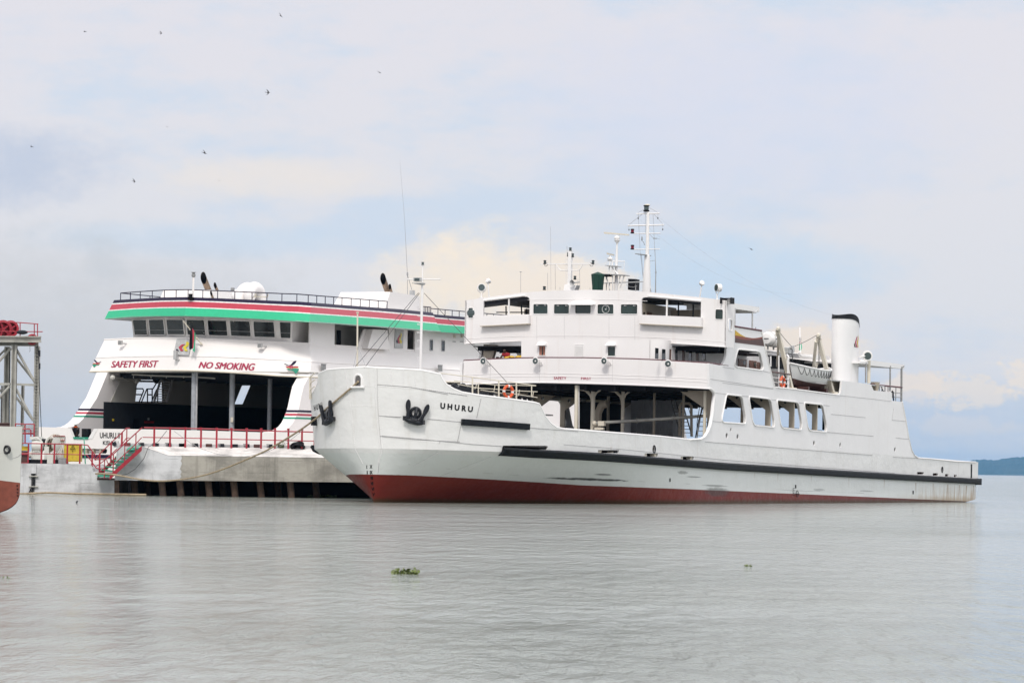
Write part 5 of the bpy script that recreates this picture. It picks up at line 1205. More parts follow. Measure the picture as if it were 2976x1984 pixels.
mk('davit_leg', lambda b: (b.rod(sy(*cp3(1035, 985), YL + 1.2), sy(*cp3(1065, 670), YL + .3), .11, 6), b.rod(sy(*cp3(625, 960), YL + 1.2), sy(*cp3(640, 640), YL + .3), .09, 6)), 'cream')
mid_ = sy(*cp3(795, 738), YL)
mk('davit_span', lambda b: (b.tube(sag(dh1 + Vector((0, 0, .2)), mid_, .05, 6), .018, 5), b.tube(sag(mid_, dh2 + Vector((-.5, 0, .3)), .05, 6), .018, 5), [b.rod(dh2 + Vector((-.3 + .2 * k, -.1, .1)), sy(*cp3(1085 + 8 * k, 1000), YL), .015, 4) for k in range(3)], b.tube([mid_, sy(*cp3(790, 830), YL), sy(*cp3(800, 890), YL)], .03, 5)), 'wire')
mk('davit_winch', lambda b: (b.lathe(sy(*cp3(760, 770), YL + .6), (0, 1, 0), [(.2, -.3), (.2, .3)], 12), b.lathe(sy(*cp3(790, 745), YL), (.2, 1, 0), [(.14, -.1), (.14, .1)], 12), b.cbox(sy(*cp3(735, 780), YL + .5), (.9, .5, .35))), 'lightgrey')
mk('tackle_block', lambda b: (b.prism([sy(*cp3(X, Y), YL) for X, Y in ((1047, 912), (1102, 914), (1078, 970), (1066, 970))], (0, .1, 0)), b.torus(sy(*cp3(1070, 1000), YL), (0, 1, 0), .13, .035, 14, 6)), 'cream')
br = mk('boat_deck_rail', lambda b: b.tube([sy(*cp3(550, 1020), -B + .2), sy(*cp3(640, 1030), -B + .2), sy(*cp3(775, 1050), -B + .2)], .05, 6), 'brown')
for ya, yb in ((1082, 1104), (1134, 1158)): mk('rail_bar', lambda b: b.rod(sy(*cp3(560, ya), -B + .2), sy(*cp3(752, yb), -B + .2), .022, 5), 'white', br)
for X, ya, yb in ((640, 835, 1198), (740, 880, 1208), (752, 850, 1208), (548, 840, 960)): mk('awning_post', lambda b: b.rod(sy(*cp3(X, yb), -B + .22), sy(*cp3(X, ya), -B + .22), .045, 6), 'white')
mk('awning_knee', lambda b: b.tube([sy(*cp3(745, 880), -B + .22), sy(*cp3(752, 850), -B + .4), sy(*cp3(735, 825), -B + .8)], .06, 6), 'white')
mk('deck_gear', lambda b: (b.cbox(sy(*cp3(595, 1060), -7.6), (1.2, .8, .8)), b.cbox(sy(*cp3(600, 1150), -7.6), (1.6, .5, .9))), 'grey')
mk('raft_stand', lambda b: [b.rod(sy(*cp3(X, 770), -6.2), sy(*cp3(X, 690), -6.2), .06, 6) for X in (515, 580, 630)], 'grey')
for x in (sy(*cp3(850, 1215), YL).x, sy(*cp3(1060, 1245), YL).x): mk('boat_chock', lambda b: b.cbox(Vector((x, YL, 8.05)), (.3, 1.6, .4)), 'brown')
mk('flagstaff', lambda b: b.tube([sy(*cp3(886, 800), -4.0), sy(*cp3(881, 515), -4.0)], .05, 6), 'white')
# --- things carried by the ferry --------------------------------------------------------------
def UT(name, label, cat, org, group=None): return thing(name, label, cat, U.mat(org), group)
# lifeboat
bl = sy(*cp3(770, 1080), YL); brr = sy(*cp3(1200, 1080), YL); LBX = (bl.x + brr.x) / 2; LB = Vector((LBX, YL, sy(*cp3(980, 1222), YL).z))
lb = UT('lifeboat', 'silver grey open lifeboat with looped grab line hanging below the davits beside the funnel', 'lifeboat', LB)
LL, LWd, LH = (brr.x - bl.x) / 2 + .1, 1.0, 1.28
def lbs(t, a):                                       # t -1..1 along, a 0 keel..1 gunwale
    w = LWd * (1 - abs(t) ** 2.6) * (math.sin(min(1, a * 1.15 + .02) * math.pi / 2) ** .75); x = LL * t * (.80 + .20 * a)
    return x, w, a * LH + .30 * abs(t) ** 2.2 * a + .22 * (1 - a) * abs(t) ** 3
def lbskin(b, a0, a1, na=8, nt=28, out=0):
    vs = []
    for i in range(nt + 1):
        t = -1 + 2 * i / nt; row = []
        for sg in (-1, 1):
            for j in range(na + 1):
                a = lerp(a0, a1, (j if sg > 0 else na - j) / na); x, w, z = lbs(t, a); row.append(Vector((x, sg * (w + out), z)))
        vs += row
    m_ = 2 * na + 2
    b.add(vs, [(i * m_ + j, (i + 1) * m_ + j, (i + 1) * m_ + j + 1, i * m_ + j + 1) for i in range(nt) for j in range(m_ - 1)])
mb = MB(); lbskin(mb, .30, 1.0); mb.build('hull', M['lifeboat'], lb, smooth=50)
mb = MB(); lbskin(mb, 0.0, .30); mb.build('bottom', M['brown'], lb, smooth=50)
for sg in (-1, 1):
    g = [Vector((lbs(-1 + k / 14, 1)[0], sg * (lbs(-1 + k / 14, 1)[1] + .02), lbs(-1 + k / 14, 1)[2])) for k in range(29)]
    mb = MB(); mb.tube(g, .055, 6); mb.build('gunwale', M['white'], lb)
    L = []
    for k in range(12 * 8 + 1):
        t = -.86 + 1.72 * k / 96; x, w, z = lbs(t, 1); u = (k % 8) / 8; dz_ = .10 + .42 * 4 * u * (1 - u); a = 1 - dz_ / LH; x, w, z = lbs(t, a); L.append((x, sg * (w + .03), z))
    mb = MB(); mb.tube(L, .018, 4); mb.build('grab_line', M['wire'], lb)
    L = [(lbs(-.25 + .08 * k, .38)[0], sg * (lbs(-.25 + .08 * k, .38)[1] + .03), lbs(-.25 + .08 * k, .34)[2] - .02 * k * (k - 12) * -.03) for k in range(14)]
    mb = MB(); mb.tube(L, .022, 5); mb.build('bilge_rail', M['white'], lb)
mb = MB(); mb.prism([(lbs(t, .97)[0], lbs(t, .97)[1] - .05, LH * .9 + .22 * abs(t) ** 2) for t in [-.92 + 1.84 * k / 20 for k in range(21)]] + [(lbs(t, .97)[0], -(lbs(t, .97)[1] - .05), LH * .9 + .22 * abs(t) ** 2) for t in [.92 - 1.84 * k / 20 for k in range(21)]], (0, 0, .05)); mb.build('thwart_cover', M['canvas'], lb)
# liferaft capsule
RC = sy(*cp3(560, 650), -6.2)
rc = UT('liferaft_capsule', 'white barrel shaped liferaft canister on a stand above the boat deck awning', 'liferaft', RC)
mb = MB(); mb.lathe((-1.0, 0, 0), (1, 0, 0), [(.05, 0), (.34, .06), (.46, .25), (.48, .95), (.5, .97), (.5, 1.05), (.48, 1.07), (.46, 1.75), (.34, 1.94), (.05, 2.0)], 20); mb.build('shell', M['white'], rc)
for x in (-.55, .55):
    mb = MB(); mb.torus((x, 0, 0), (1, 0, 0), .485, .025, 24, 5); mb.build('strap', M['lightgrey'], rc)
mb = MB(); mb.torus((0, 0, 0), (0, 0, 1), .50, .03, 24, 5); mb.v = [Vector((p.x * 2.0, p.y, p.z)) for p in mb.v]; mb.build('joint_band', M['rubber'], rc)
# life rings
def ring(name, label, P, axis, R, r, grp=None):
    t = UT(name, label, 'life ring', P, grp)
    mb = MB(); mb.torus((0, 0, 0), axis, R, r, 28, 8); mb.build('ring', M['orange'], t)
    ax = Vector(axis).normalized(); u = ax.orthogonal().normalized(); w = ax.cross(u)
    for k in range(4):
        a = math.pi / 4 + math.pi / 2 * k; c_ = (u * math.cos(a) + w * math.sin(a)) * R; tn = (u * -math.sin(a) + w * math.cos(a)); mb = MB(); mb.lathe(c_ - tn * .06, tn, [(r * 1.06, 0), (r * 1.06, .12)], 10); mb.build('band', M['band'], t)
    mb = MB(); mb.torus((0, 0, 0), axis, R * 1.27, .012, 28, 4); mb.build('grab_line', M['rope'], t)
    return t
p = railpt(*c4(600, 1010)); n = hnorm(hullhit(1473, 1160)); n.z = 0; ring('life_ring', 'orange life ring on the forecastle rail beside the ship name', p + n * .12, n, .31, .085, 'life rings on the ferry rails')
p = sy(*cp3(683, 1137), -B + .1); ring('life_ring', 'orange red life ring on the boat deck rail beneath the lifeboat davit', p, (0.0, -1, 0), .33, .09, 'life rings on the ferry rails')
# flag on the boat deck
FP = sy(*cp3(884, 590), -4.0)
fl = UT('flag', 'drooping red and green flag on the short staff ahead of the funnel', 'flag', FP)
def flagpiece(name, L, mat, dep=.05):
    mb = MB(); V, F = tri2([(lambda q: (q.x, q.z))(sy(*cp3(X, Y), -4.0) - FP) for X, Y in L]); mb.add([Vector((p.x, .03 * math.sin(p.x * 30), p.y)) for p in V] + [Vector((p.x, .03 + .03 * math.sin(p.x * 30), p.y)) for p in V], F + [[i + len(V) for i in f] for f in F]); return mb.build(name, M[mat], fl, smooth=0)
flagpiece('black_band', [(884, 585), (890, 600), (892, 655), (880, 690), (878, 640)], 'black'); flagpiece('red_band', [(890, 620), (900, 690), (888, 712), (877, 690), (881, 660)], 'red'); flagpiece('green_band', [(877, 695), (888, 715), (901, 700), (902, 745), (890, 782), (875, 770)], 'green')
# orange jackets on the gallery and the man leaning over the rail
def uhit(px, py, x): return U.hit(px, py, 0, x)
p = uhit(1497, 1041, X1 + .25); jk = UT('lifejacket_pile', 'yellow and orange lifejackets heaped on the gallery rail by the man in red', 'lifejackets', p)
mb = MB()
for k in range(9): mb.ball(Vector((.1 * math.sin(k * 2.1), -.52 + k * .13, .05 + .05 * math.sin(k * 1.3))), .16, 10, 6, (1, 1.25, .45 + .2 * math.sin(k)))
mb.build('jacket', M['gold'], jk)
mb = MB()
for k in range(4): mb.ball(Vector((.0, -.4 + k * .3, .0)), .12, 8, 6, (1.2, 1.3, .7))
mb.build('orange_jacket', M['orange'], jk)
def skin_body(name, nodes, edges, mat, parent, sub=1):
    me = bpy.data.meshes.new(name); me.from_pydata([n_[0] for n_ in nodes], edges, []); o_ = bpy.data.objects.new(name, me); C.objects.link(o_)
    o_.modifiers.new('skin', 'SKIN'); ss = o_.modifiers.new('sub', 'SUBSURF'); ss.levels = sub; ss.render_levels = sub
    for i, n_ in enumerate(nodes): me.skin_vertices[0].data[i].radius = (n_[1], n_[1] * (n_[2] if len(n_) > 2 else 1)); me.skin_vertices[0].data[i].use_root = (i == 0)
    bpy.context.view_layer.update()
    dm = bpy.data.meshes.new_from_object(o_.evaluated_get(bpy.context.evaluated_depsgraph_get())); bpy.data.objects.remove(o_)
    for p_ in dm.polygons: p_.use_smooth = True
    dm.materials.append(mat); o2 = bpy.data.objects.new(name, dm); C.objects.link(o2); o2.parent = parent; return o2
pp = uhit(1468, 1044, X1 + .28); man = UT('person', 'man in a dark red shirt leaning on the gallery rail', 'person', pp)
# local x aft, y starboard (left in the picture), z up; rail top near z = 0
skin_body('body', [((.42, -.05, -.75), .13), ((.38, -.05, -.25), .15), ((.22, -.03, .12), .17), ((.10, 0, .36), .13), ((.05, .03, .43), .055), ((.0, .05, .49), .085), ((-.02, .06, .56), .095), ((-.01, .06, .62), .07),
    ((.14, .20, .34), .085), ((.02, .32, .10), .06), ((-.10, .40, .06), .042), ((-.17, .43, .07), .04), ((.12, -.20, .32), .085), ((.02, -.24, .06), .06), ((-.10, .12, .05), .045), ((-.16, .24, .06), .04), ((.40, .05, -1.2), .09), ((.40, -.16, -1.2), .09)],
    [(0, 1), (1, 2), (2, 3), (3, 4), (4, 5), (5, 6), (6, 7), (3, 8), (8, 9), (9, 10), (10, 11), (3, 12), (12, 13), (13, 14), (14, 15), (0, 16), (0, 17)], M['skin'], man)
skin_body('shirt', [((.38, -.05, -.30), .165), ((.22, -.03, .12), .19), ((.10, 0, .34), .15), ((.07, .02, .42), .08), ((.14, .20, .34), .105), ((.07, .27, .20), .085), ((.12, -.20, .32), .105), ((.06, -.23, .15), .09)],
    [(0, 1), (1, 2), (2, 3), (2, 4), (4, 5), (2, 6), (6, 7)], M['shirt'], man)
mb = MB(); mb.cbox((-.2, .44, .1), (.12, .16, .1)); mb.build('held_cap', M['black'], man)
# ================================================================== the second ferry, moored beyond the jetty
A2 = math.radians(26)
_p = at(898, 1094, 270.0)
V2 = Frame((_p.x, _p.y, 0), (math.sin(A2), math.cos(A2), 0), (-math.cos(A2), math.sin(A2), 0))
f2 = thing('ferry', 'cream white ferry with red and green roof stripes and open car deck, behind the jetty', 'ferry', V2.mat())
def mk2(name, fn, mat, parent=None, **k):
    mb = MB(); fn(mb); return mb.build(name, M[mat], parent or f2, **k)
BW = 17.3
d1 = lambda X, Y: (X / 3.92, 760 + Y / 3.92)
d2 = lambda X, Y: (500 + X / 3.92, 760 + Y / 3.92)
d3 = lambda X, Y: (880 + X / 3.92, 760 + Y / 3.92)
d4 = lambda X, Y: (X / 3.92, 1120 + Y / 3.92)
d5 = lambda X, Y: (500 + X / 3.92, 1120 + Y / 3.92)
dA = lambda X, Y: (200 + X / 5.88, 1050 + Y / 5.88)
# plan lines (x aft, y to starboard), the front comes to a blunt nose
def plan(ins): return [(.9 + ins, BW + .05 - ins), (-1.3 + ins, 9.0), (-.15 + ins, .0 + ins), (60, .0 + ins)]
P0, P1, P2 = plan(0), plan(.25), plan(1.0)
w2 = lambda X, pl_: V2.wall(X[0], X[1], pl_)
def strip(rows, name, mat, parent=None, th=None, smooth=25):
    """a band of plating between photograph polylines lying on given walls; rows = [(points, plan), ...] from bottom to top"""
    vs = []; n = len(rows[0][0]); 
    for pts, pl_ in rows: vs += [w2(p, pl_) for p in pts]
    fs = [(j * n + i, j * n + i + 1, (j + 1) * n + i + 1, (j + 1) * n + i) for j in range(len(rows) - 1) for i in range(n - 1)]
    mb = MB(); mb.add(vs, fs)
    if th: mb.add([v + Vector((th, 0, 0)) for v in vs], [f[::-1] for f in fs])
    return mb.build(name, M[mat], parent or f2, smooth=smooth)
# lower bulwark band, its crease, and the sloping upper bulwark
bot = [(260, 1080), (383, 1077), (480, 1076), (560, 1077), (627, 1079.5), (720, 1085), (806, 1091.5), (898, 1095), (1000, 1100), (1200, 1106), (1400, 1112)]
cre = [(279, 1039), (390, 1035.5), (480, 1034.5), (560, 1035), (630, 1036.5), (720, 1040.5), (810, 1045.5), (905, 1051), (1000, 1056.5), (1200, 1067.5), (1400, 1079)]
top = [(304, 987), (392, 982.5), (480, 982), (560, 984), (634, 986.5), (722, 990.5), (815, 994.5), (899, 998.5), (1000, 1005.5), (1200, 1017.5), (1400, 1030)]
strip([(bot, P0), (cre, P1)], 'lower_bulwark', 'ferry2'); strip([(cre, P1), (top, P2)], 'upper_bulwark', 'ferry2')
cap = [w2(p, P2) for p in top]; cb_ = [w2(p, P0) for p in bot]
mk2('bulwark_cap', lambda b: b.tube(cap, .07, 6), 'ferry2')
mk2('band_lip', lambda b: b.tube(cb_, .06, 6), 'cream'); mk2('band_crease', lambda b: b.tube([w2(p, P1) for p in cre], .04, 5), 'ferry2')
zb2 = cb_[4].z; zt2 = cap[4].z
# deck closing the band below, and the bridge deck above
mk2('ramp_deck_head', lambda b: b.prism([(p.x + .02, p.y, zb2 - .03 if True else 0) for p in cb_[:8]] + [(44, .1, zb2 - .03), (44, BW - .1, zb2 - .03)], (0, 0, .05)), 'beigewall')
mk2('bridge_deck', lambda b: b.prism([(p.x + .1, p.y, zt2 - .95) for p in cap[:8]] + [(58, 1.0, zt2 - .95), (58, BW - 1, zt2 - .95)], (0, 0, .06)), 'lightgrey')
# fascia with the flag stripes: bottom edge out, top edge in
PF0 = [(1.9, 17.9), (-1.7, 9.0), (-.9, -.55), (24.3, -.55)]
PF1 = [(2.5, 17.0), (-1.0, 9.0), (-.2, .15), (24.0, .15)]
fb_ = [(304, 927), (383, 920.5), (460, 918.5), (538, 918), (620, 920.5), (720, 925), (806, 930), (858, 933.5), (898, 936.5), (1000, 943), (1100, 950), (1224, 960), (1280, 964.5)]
ft_ = [(331.5, 872), (400, 868), (470, 864), (539, 863), (625, 866), (725, 870.5), (812, 874.5), (872, 876.5), (905, 879), (1003, 886.5), (1102, 894), (1215, 904), (1258, 908.5)]
FB = [w2(p, PF0) for p in fb_]; FT = [w2(p, PF1) for p in ft_]
cuts = [(0, .425, 'green'), (.425, .475, 'band'), (.475, .765, 'red'), (.765, .83, 'band'), (.83, 1.0, 'navy')]
for a, b_, m_ in cuts:
    mb = MB(); n = len(FB); vs = [p.lerp(q, a) for p, q in zip(FB, FT)] + [p.lerp(q, b_) for p, q in zip(FB, FT)]
    mb.add(vs, [(i, i + 1, n + i + 1, n + i) for i in range(n - 1)]); mb.build({'green': 'green_stripe', 'red': 'red_stripe', 'navy': 'black_stripe', 'band': 'white_stripe'}[m_], M[m_], f2, smooth=20)
# starboard return of the fascia and the roof and soffit slabs
zf0, zf1 = FB[3].z, FT[3].z
mb = MB(); a0, a1 = FB[0], FT[0]; b0, b1 = Vector((24, 17.9, a0.z)), Vector((24, 17.0, a1.z)); mb.add([a0, b0, b1, a1], [(0, 1, 2, 3)]); mb.build('fascia_side', M['red'], f2)
mk2('soffit', lambda b: b.prism([p + Vector((.03, .0, .02)) for p in FB] + [Vector((24, 17.8, FB[0].z))], (0, 0, .04)), 'lightgrey', smooth=0)
mk2('bridge_roof', lambda b: b.prism([p + Vector((.03, 0, -.05)) for p in FT] + [Vector((24, 16.9, FT[0].z - .05))], (0, 0, .04)), 'lightgrey', smooth=0)
# aft, lower continuation of the striped fascia
sb_ = [(1275, 964), (1360, 970), (1500, 979)]; st_ = [(1259, 913), (1356, 921.5), (1500, 934)]
SB = [V2.hit(x, y, 1, -.1) for x, y in sb_]; ST = [V2.hit(x, y, 1, .25) for x, y in st_]
for a, b_, m_ in cuts:
    mb = MB(); n = 3; vs = [p.lerp(q, a) for p, q in zip(SB, ST)] + [p.lerp(q, b_) for p, q in zip(SB, ST)]; mb.add(vs, [(i, i + 1, n + i + 1, n + i) for i in range(2)])
    mb.build({'green': 'green_stripe', 'red': 'red_stripe', 'navy': 'black_stripe', 'band': 'white_stripe'}[m_], M[m_], f2, smooth=0)
mk2('after_roof', lambda b: b.prism([ST[0] + Vector((0, 0, -.05)), ST[2] + Vector((0, 0, -.05)), Vector((ST[2].x, 15, ST[2].z)), Vector((ST[0].x, 15, ST[0].z))], (0, 0, .04)), 'lightgrey')
# wheelhouse: windows raked outwards at the head
WB = [(2.6, 15.6), (.1, 9.85), (1.1, 1.5), (1.75, .95)]; WT = [(2.3, 15.9), (-.25, 9.85), (.75, 1.35), (1.5, .7)]
def whp(px, py, k): # k 0 bottom .. 1 top : wall interpolated
    return w2((px, py), [tuple(Vector(p).lerp(Vector(q), k)) for p, q in zip(WB, WT)])
wb_px = [(388, 982), (470, 981), (541, 982.5), (560, 983), (650, 986), (740, 990), (815, 993), (847, 995)]; wt_px = [(381, 918), (465, 916), (541, 916), (556, 916), (648, 919), (742, 924), (824, 930), (850, 932)]
wq = [[d1(1520, 660), d1(1672, 658), d1(1688, 834), d1(1545, 834)], [d1(1702, 658), d1(1870, 656), d1(1888, 833), d1(1720, 834)], [d1(1902, 656), d1(2090, 656), d1(2110, 831), d1(1920, 832)],
      [d2(165, 658), d2(370, 660), d2(388, 838), d2(182, 832)], [d2(405, 664), d2(622, 668), d2(640, 845), d2(422, 838)], [d2(660, 668), d2(888, 676), d2(905, 853), d2(677, 845)], [d2(928, 677), d2(1163, 684), d2(1180, 863), d2(943, 857)], [d2(1228, 684), d2(1360, 690), d2(1356, 873), d2(1242, 868)]]
mb = MB(); n = len(wb_px); vs = [whp(x, y, 0) for x, y in wb_px] + [whp(x, y, 1) for x, y in wt_px]
mb.add(vs, [(i, i + 1, n + i + 1, n + i) for i in range(n - 1)])
side0 = [whp(850, 932, 1), whp(847, 995, 0)]
mb.add([side0[0], side0[1], side0[1] + Vector((2.5, 0, 0)), side0[0] + Vector((2.5, 0, 0))], [(0, 1, 2, 3)])
s1 = vs[0]; s2 = vs[n]; mb.add([s1, s2, s2 + Vector((5, .0, 0)), s1 + Vector((5, 0, 0))], [(0, 1, 2, 3)])
mb.build('wheelhouse', M['ferry2'], f2, smooth=0)
for i, q in enumerate(wq):
    kz = lambda j: 0.80 if j < 2 else .17
    P = [whp(*q[j], kz(j)) for j in range(4)]; c_ = sum(P, Vector()) / 4; nrm = (P[1] - P[0]).cross(P[3] - P[0]).normalized()
    if nrm.dot(V2.loc(CAM) - c_) < 0: nrm = -nrm
    ex, ey = (P[1] - P[0]).normalized(), None
    u2 = (P[1] - P[0]); v2 = (P[3] - P[0])
    def r4(k):
        Q = [p + (c_ - p).normalized() * k for p in P]; out = []
        for j in range(4):
            p, a, b_ = Q[j], Q[j - 1], Q[(j + 1) % 4]; A_, B_ = p + (a - p).normalized() * .1, p + (b_ - p).normalized() * .1
            out += [A_ * (1 - t) ** 2 + p * 2 * t * (1 - t) + B_ * t * t for t in (0, .33, .67, 1)]
        return out
    fr_ = mk2('bridge_window', lambda b: b.tube([p + nrm * .06 for p in r4(-.02)], .04, 5, True), 'ferry2')
    mk2('pane', lambda b: b.prism([p + nrm * .05 for p in r4(.0)], nrm * .015), 'glass2', fr_, smooth=0)
    mk2('desk_edge', lambda b: b.rod(P[3].lerp(P[0], .32) + nrm * .075, P[2].lerp(P[1], .32) + nrm * .075, .022, 4), 'grey', fr_)
# side openings behind the bridge front: plating set in, white stiffener walls, sign
PS = .9
s2_ = lambda px, py, y=PS: V2.hit(px, py, 1, y)
zlo = zt2 - .7
def wallpanel(x0, x1, ya, yb, name, mat, y=PS):        # px x range, lower and upper y of its left edge
    a, b_ = s2_(x0, 1000, y), s2_(x1, 1000, y); mk2(name, lambda b: b.box((a.x, y, zlo), (b_.x, y + .12, zf0 + .15)), mat)
wallpanel(901, 972, 0, 0, 'side_wall', 'ferry2'); 
wallpanel(1130, 1184, 0, 0, 'side_wall', 'ferry2'); wallpanel(1206, 1500, 0, 0, 'side_wall', 'ferry2')
mk2('inner_wall', lambda b: (b.box((2.5, 2.6, zlo), (30, 2.7, zf0 + .1)), b.box((3.0, 1.5, zlo), (3.1, 15.4, zf0 + .1))), 'beigewall')
for px in (984, 1062): a = V2.hit(px, 976, 1, 2.55); mk2('inner_door', lambda b: b.box((a.x - .25, 2.52, a.z - 1.0), (a.x + .3, 2.59, a.z + .4)), 'darkwall')
q = [(1042, 1012), (1076, 956.5), (1128, 958.5), (1134, 1016)]
mk2('stiffener', lambda b: (b.prism([s2_(x, y, .5) for x, y in [(1068, 1012), (1084, 956.5), (1126, 958.5), (1133, 1016)]], (0, .5, 0)), b.prism([s2_(x, y, 1.0) for x, y in [(1038, 1011), (1058, 956), (1086, 957), (1072, 1013)]], (0, .1, 0))), 'ferry2')
sg_ = [s2_(*d3(X, Y), PS - .06) for X, Y in ((1048, 985), (1142, 990), (1150, 776), (1057, 770))]
sb2 = mk2('company_sign', lambda b: b.prism(sg_, (0, .04, 0)), 'lightgrey', smooth=0)
def spoly(L, mat, y, name, parent): 
    mb = MB(); V, F = tri2([(lambda p: (p.x, p.z))(V2.hit(*p, 1, y)) for p in L]); mb.add([Vector((p.x, y, p.y)) for p in V], F); mb.build(name, M[mat], parent, smooth=0)
yy = PS - .075
spoly([d3(1064, 898), d3(1076, 888), d3(1084, 928), d3(1070, 928)], 'navy', yy, 'emblem_bar', sb2); spoly([d3(1079, 882), d3(1102, 838), d3(1113, 838), d3(1092, 884), d3(1108, 930), d3(1088, 930)], 'red', yy, 'emblem_bar', sb2)
spoly([d3(1098, 884), d3(1118, 840), d3(1112, 825), d3(1122, 812), d3(1128, 828), d3(1126, 850), d3(1112, 886), d3(1130, 905), d3(1126, 932), d3(1112, 930)], 'lime', yy, 'emblem_bar', sb2)
for px0, px1, ya, yb in ((1249, 1258, 987, 1018), (1283, 1292.5, 990, 1020)):
    a, b_ = s2_(px0, yb, PS - .02), s2_(px1, ya, PS - .02); h = round2([(a.x, a.z), (b_.x, a.z), (b_.x, b_.z), (a.x, b_.z)], .08, 3)
    f = mk2('side_window', lambda b: b.tube([(x, PS - .02, z) for x, z in h], .035, 5, True), 'lightgrey'); mk2('pane', lambda b: b.prism([(x, PS - .02, z) for x, z in h], (0, .015, 0)), 'glass2', f, smooth=0)
for X in (1722, 1806): 
    p = s2_(*d3(X, 912)); mk2('vent_slot', lambda b: b.cbox(p + Vector((0, -.02, 0)), (.45, .06, .05)), 'grey'); p = s2_(*d3(X - 2, 852)); mk2('wall_lamp', lambda b: b.cbox(p + Vector((0, -.06, 0)), (.12, .14, .2)), 'cream')
# roof rails
def roofrail(name, base, h, step_px, mat='black', parent=None):
    o_ = mk2(name, lambda b: b.tube([p + Vector((0, 0, h)) for p in base], .035, 5), mat, parent)
    return o_
RB = [p + Vector((.35, .0, 0)) if i < 7 else p + Vector((0, .25, 0)) for i, p in enumerate(FT)]; RB = [RB[0] + Vector((.2, -.2, 0))] + RB[1:]
def density(P, step):
    out = []; 
    for a, b_ in zip(P, P[1:]):
        k = max(1, round((b_ - a).length / step)); out += [a.lerp(b_, i / k) for i in range(k)]
    return out + [P[-1]]
rail_front = [RB[i] for i in range(0, 11)] ; hr = .52
endx = V2.hit(1125, 890, 1, .4); rail_front[-1] = Vector((endx.x, .4, RB[10].z))
rr_ = mk2('roof_rail', lambda b: b.tube([p + Vector((0, 0, hr)) for p in rail_front], .036, 5), 'navy')
for p in density(rail_front[:8], 1.25) + density(rail_front[7:], 1.35)[1:]: mk2('rail_post', lambda b: b.rod(p, p + Vector((0, 0, hr)), .032, 5), 'navy', rr_)
rs_ = [RB[0], RB[0] + Vector((8, .0, -.05))]; r2_ = mk2('roof_rail', lambda b: b.tube([p + Vector((0, 0, hr)) for p in rs_], .036, 5), 'navy')
for p in density(rs_, 1.3)[1:]: mk2('rail_post', lambda b: b.rod(p, p + Vector((0, 0, hr)), .032, 5), 'navy', r2_)
ra = [Vector((V2.hit(1228, 890, 1, .6).x, .6, FT[-1].z)), Vector((V2.hit(1252, 890, 1, .6).x, .6, FT[-1].z))]
rb_ = [ST[0] + Vector((0, .2, 0)), ST[2] + Vector((0, .2, 0))]
for L in (ra, rb_):
    o_ = mk2('roof_rail', lambda b: b.tube([p + Vector((0, 0, .42)) for p in L], .036, 5), 'navy')
    for p in density(L, .28 if L is ra else 1.15): mk2('rail_post', lambda b: b.rod(p, p + Vector((0, 0, .42)), .03, 5), 'navy', o_)
# funnel houses with raked exhaust pipes
def exhaust(px0, py0, px1, py1, y, r, parent):
    a, b_ = V2.hit(px0, py0, 1, y), V2.hit(px1, py1, 1, y); d = (b_ - a).normalized()
    L = (b_ - a).length; u = Vector((0, 1, 0)); w = d.cross(u).normalized(); n = 20; a = a - d * .5
    R = lambda t, rad, cut: [a + d * (t + (cut * math.cos(2 * math.pi * k / n))) + (w * math.cos(2 * math.pi * k / n) + u * math.sin(2 * math.pi * k / n)) * rad for k in range(n)]
    f = lambda L_: None
    mb = MB(); A_, B_ = R(0, r, 0), R(L + .5, r, -r * 1.5); mb.add(A_ + B_, [(k, (k + 1) % n, n + (k + 1) % n, n + k) for k in range(n)]); o_ = mb.build('exhaust_pipe', M['stack'], parent)
    Bi, Ci = R(L + .5, r * .93, -r * 1.4), R(L * .5, r * .93, 0); mb = MB(); mb.add(Bi + Ci, [(k, (k + 1) % n, n + (k + 1) % n, n + k) for k in range(n)] + [[n + k for k in range(n)]]); mb.build('pipe_mouth', M['black'], o_)
    mb = MB(); E_ = R(L + .44, r * 1.02, -r * 1.5); F_ = R(L + .52, r * 1.02, -r * 1.5); mb.add(E_ + F_, [(k, (k + 1) % n, n + (k + 1) % n, n + k) for k in range(n)]); mb.build('pipe_lip', M['black'], o_)
zr2 = FT[6].z
ya_ = .9
P_ = [V2.hit(*d3(X, Y), 1, ya_) for X, Y in ((960, 532), (1340, 560), (1330, 392), (995, 345))]
fh = mk2('funnel_house', lambda b: (b.hexa([P_[0] + Vector((-.3, 0, 0)), P_[1], P_[1] + Vector((0, 3.6, .2)), P_[0] + Vector((-.3, 4.2, .2)), P_[3], P_[2], P_[2] + Vector((0, 3.6, 0)), P_[3] + Vector((0, 4.0, 0))])), 'ferry2', smooth=0)
exhaust(*d3(968, 345), *d3(914, 195), 2.6, .22, fh); exhaust(*d3(1008, 345), *d3(992, 284), 2.2, .10, fh)
yb_ = 12.2
P_ = [V2.hit(*d2(X, Y), 1, yb_) for X, Y in ((435, 420), (545, 420), (545, 345), (440, 320))]
fh2 = mk2('funnel_house', lambda b: b.hexa([P_[0] + Vector((-.2, 0, -.3)), P_[0] + Vector((8, 0, -.3)), P_[0] + Vector((8, 4.0, -.3)), P_[0] + Vector((-.2, 4.2, -.3)), P_[3], P_[3] + Vector((8, 0, 0)), P_[3] + Vector((8, 3.9, 0)), P_[3] + Vector((0, 3.9, 0))]), 'ferry2', smooth=0)
exhaust(*d2(412, 320), *d2(358, 185), 13.6, .23, fh2); exhaust(*d2(515, 330), *d2(490, 270), 13.0, .11, fh2); exhaust(*d2(462, 408), *d2(444, 358), 11.6, .08, fh2)
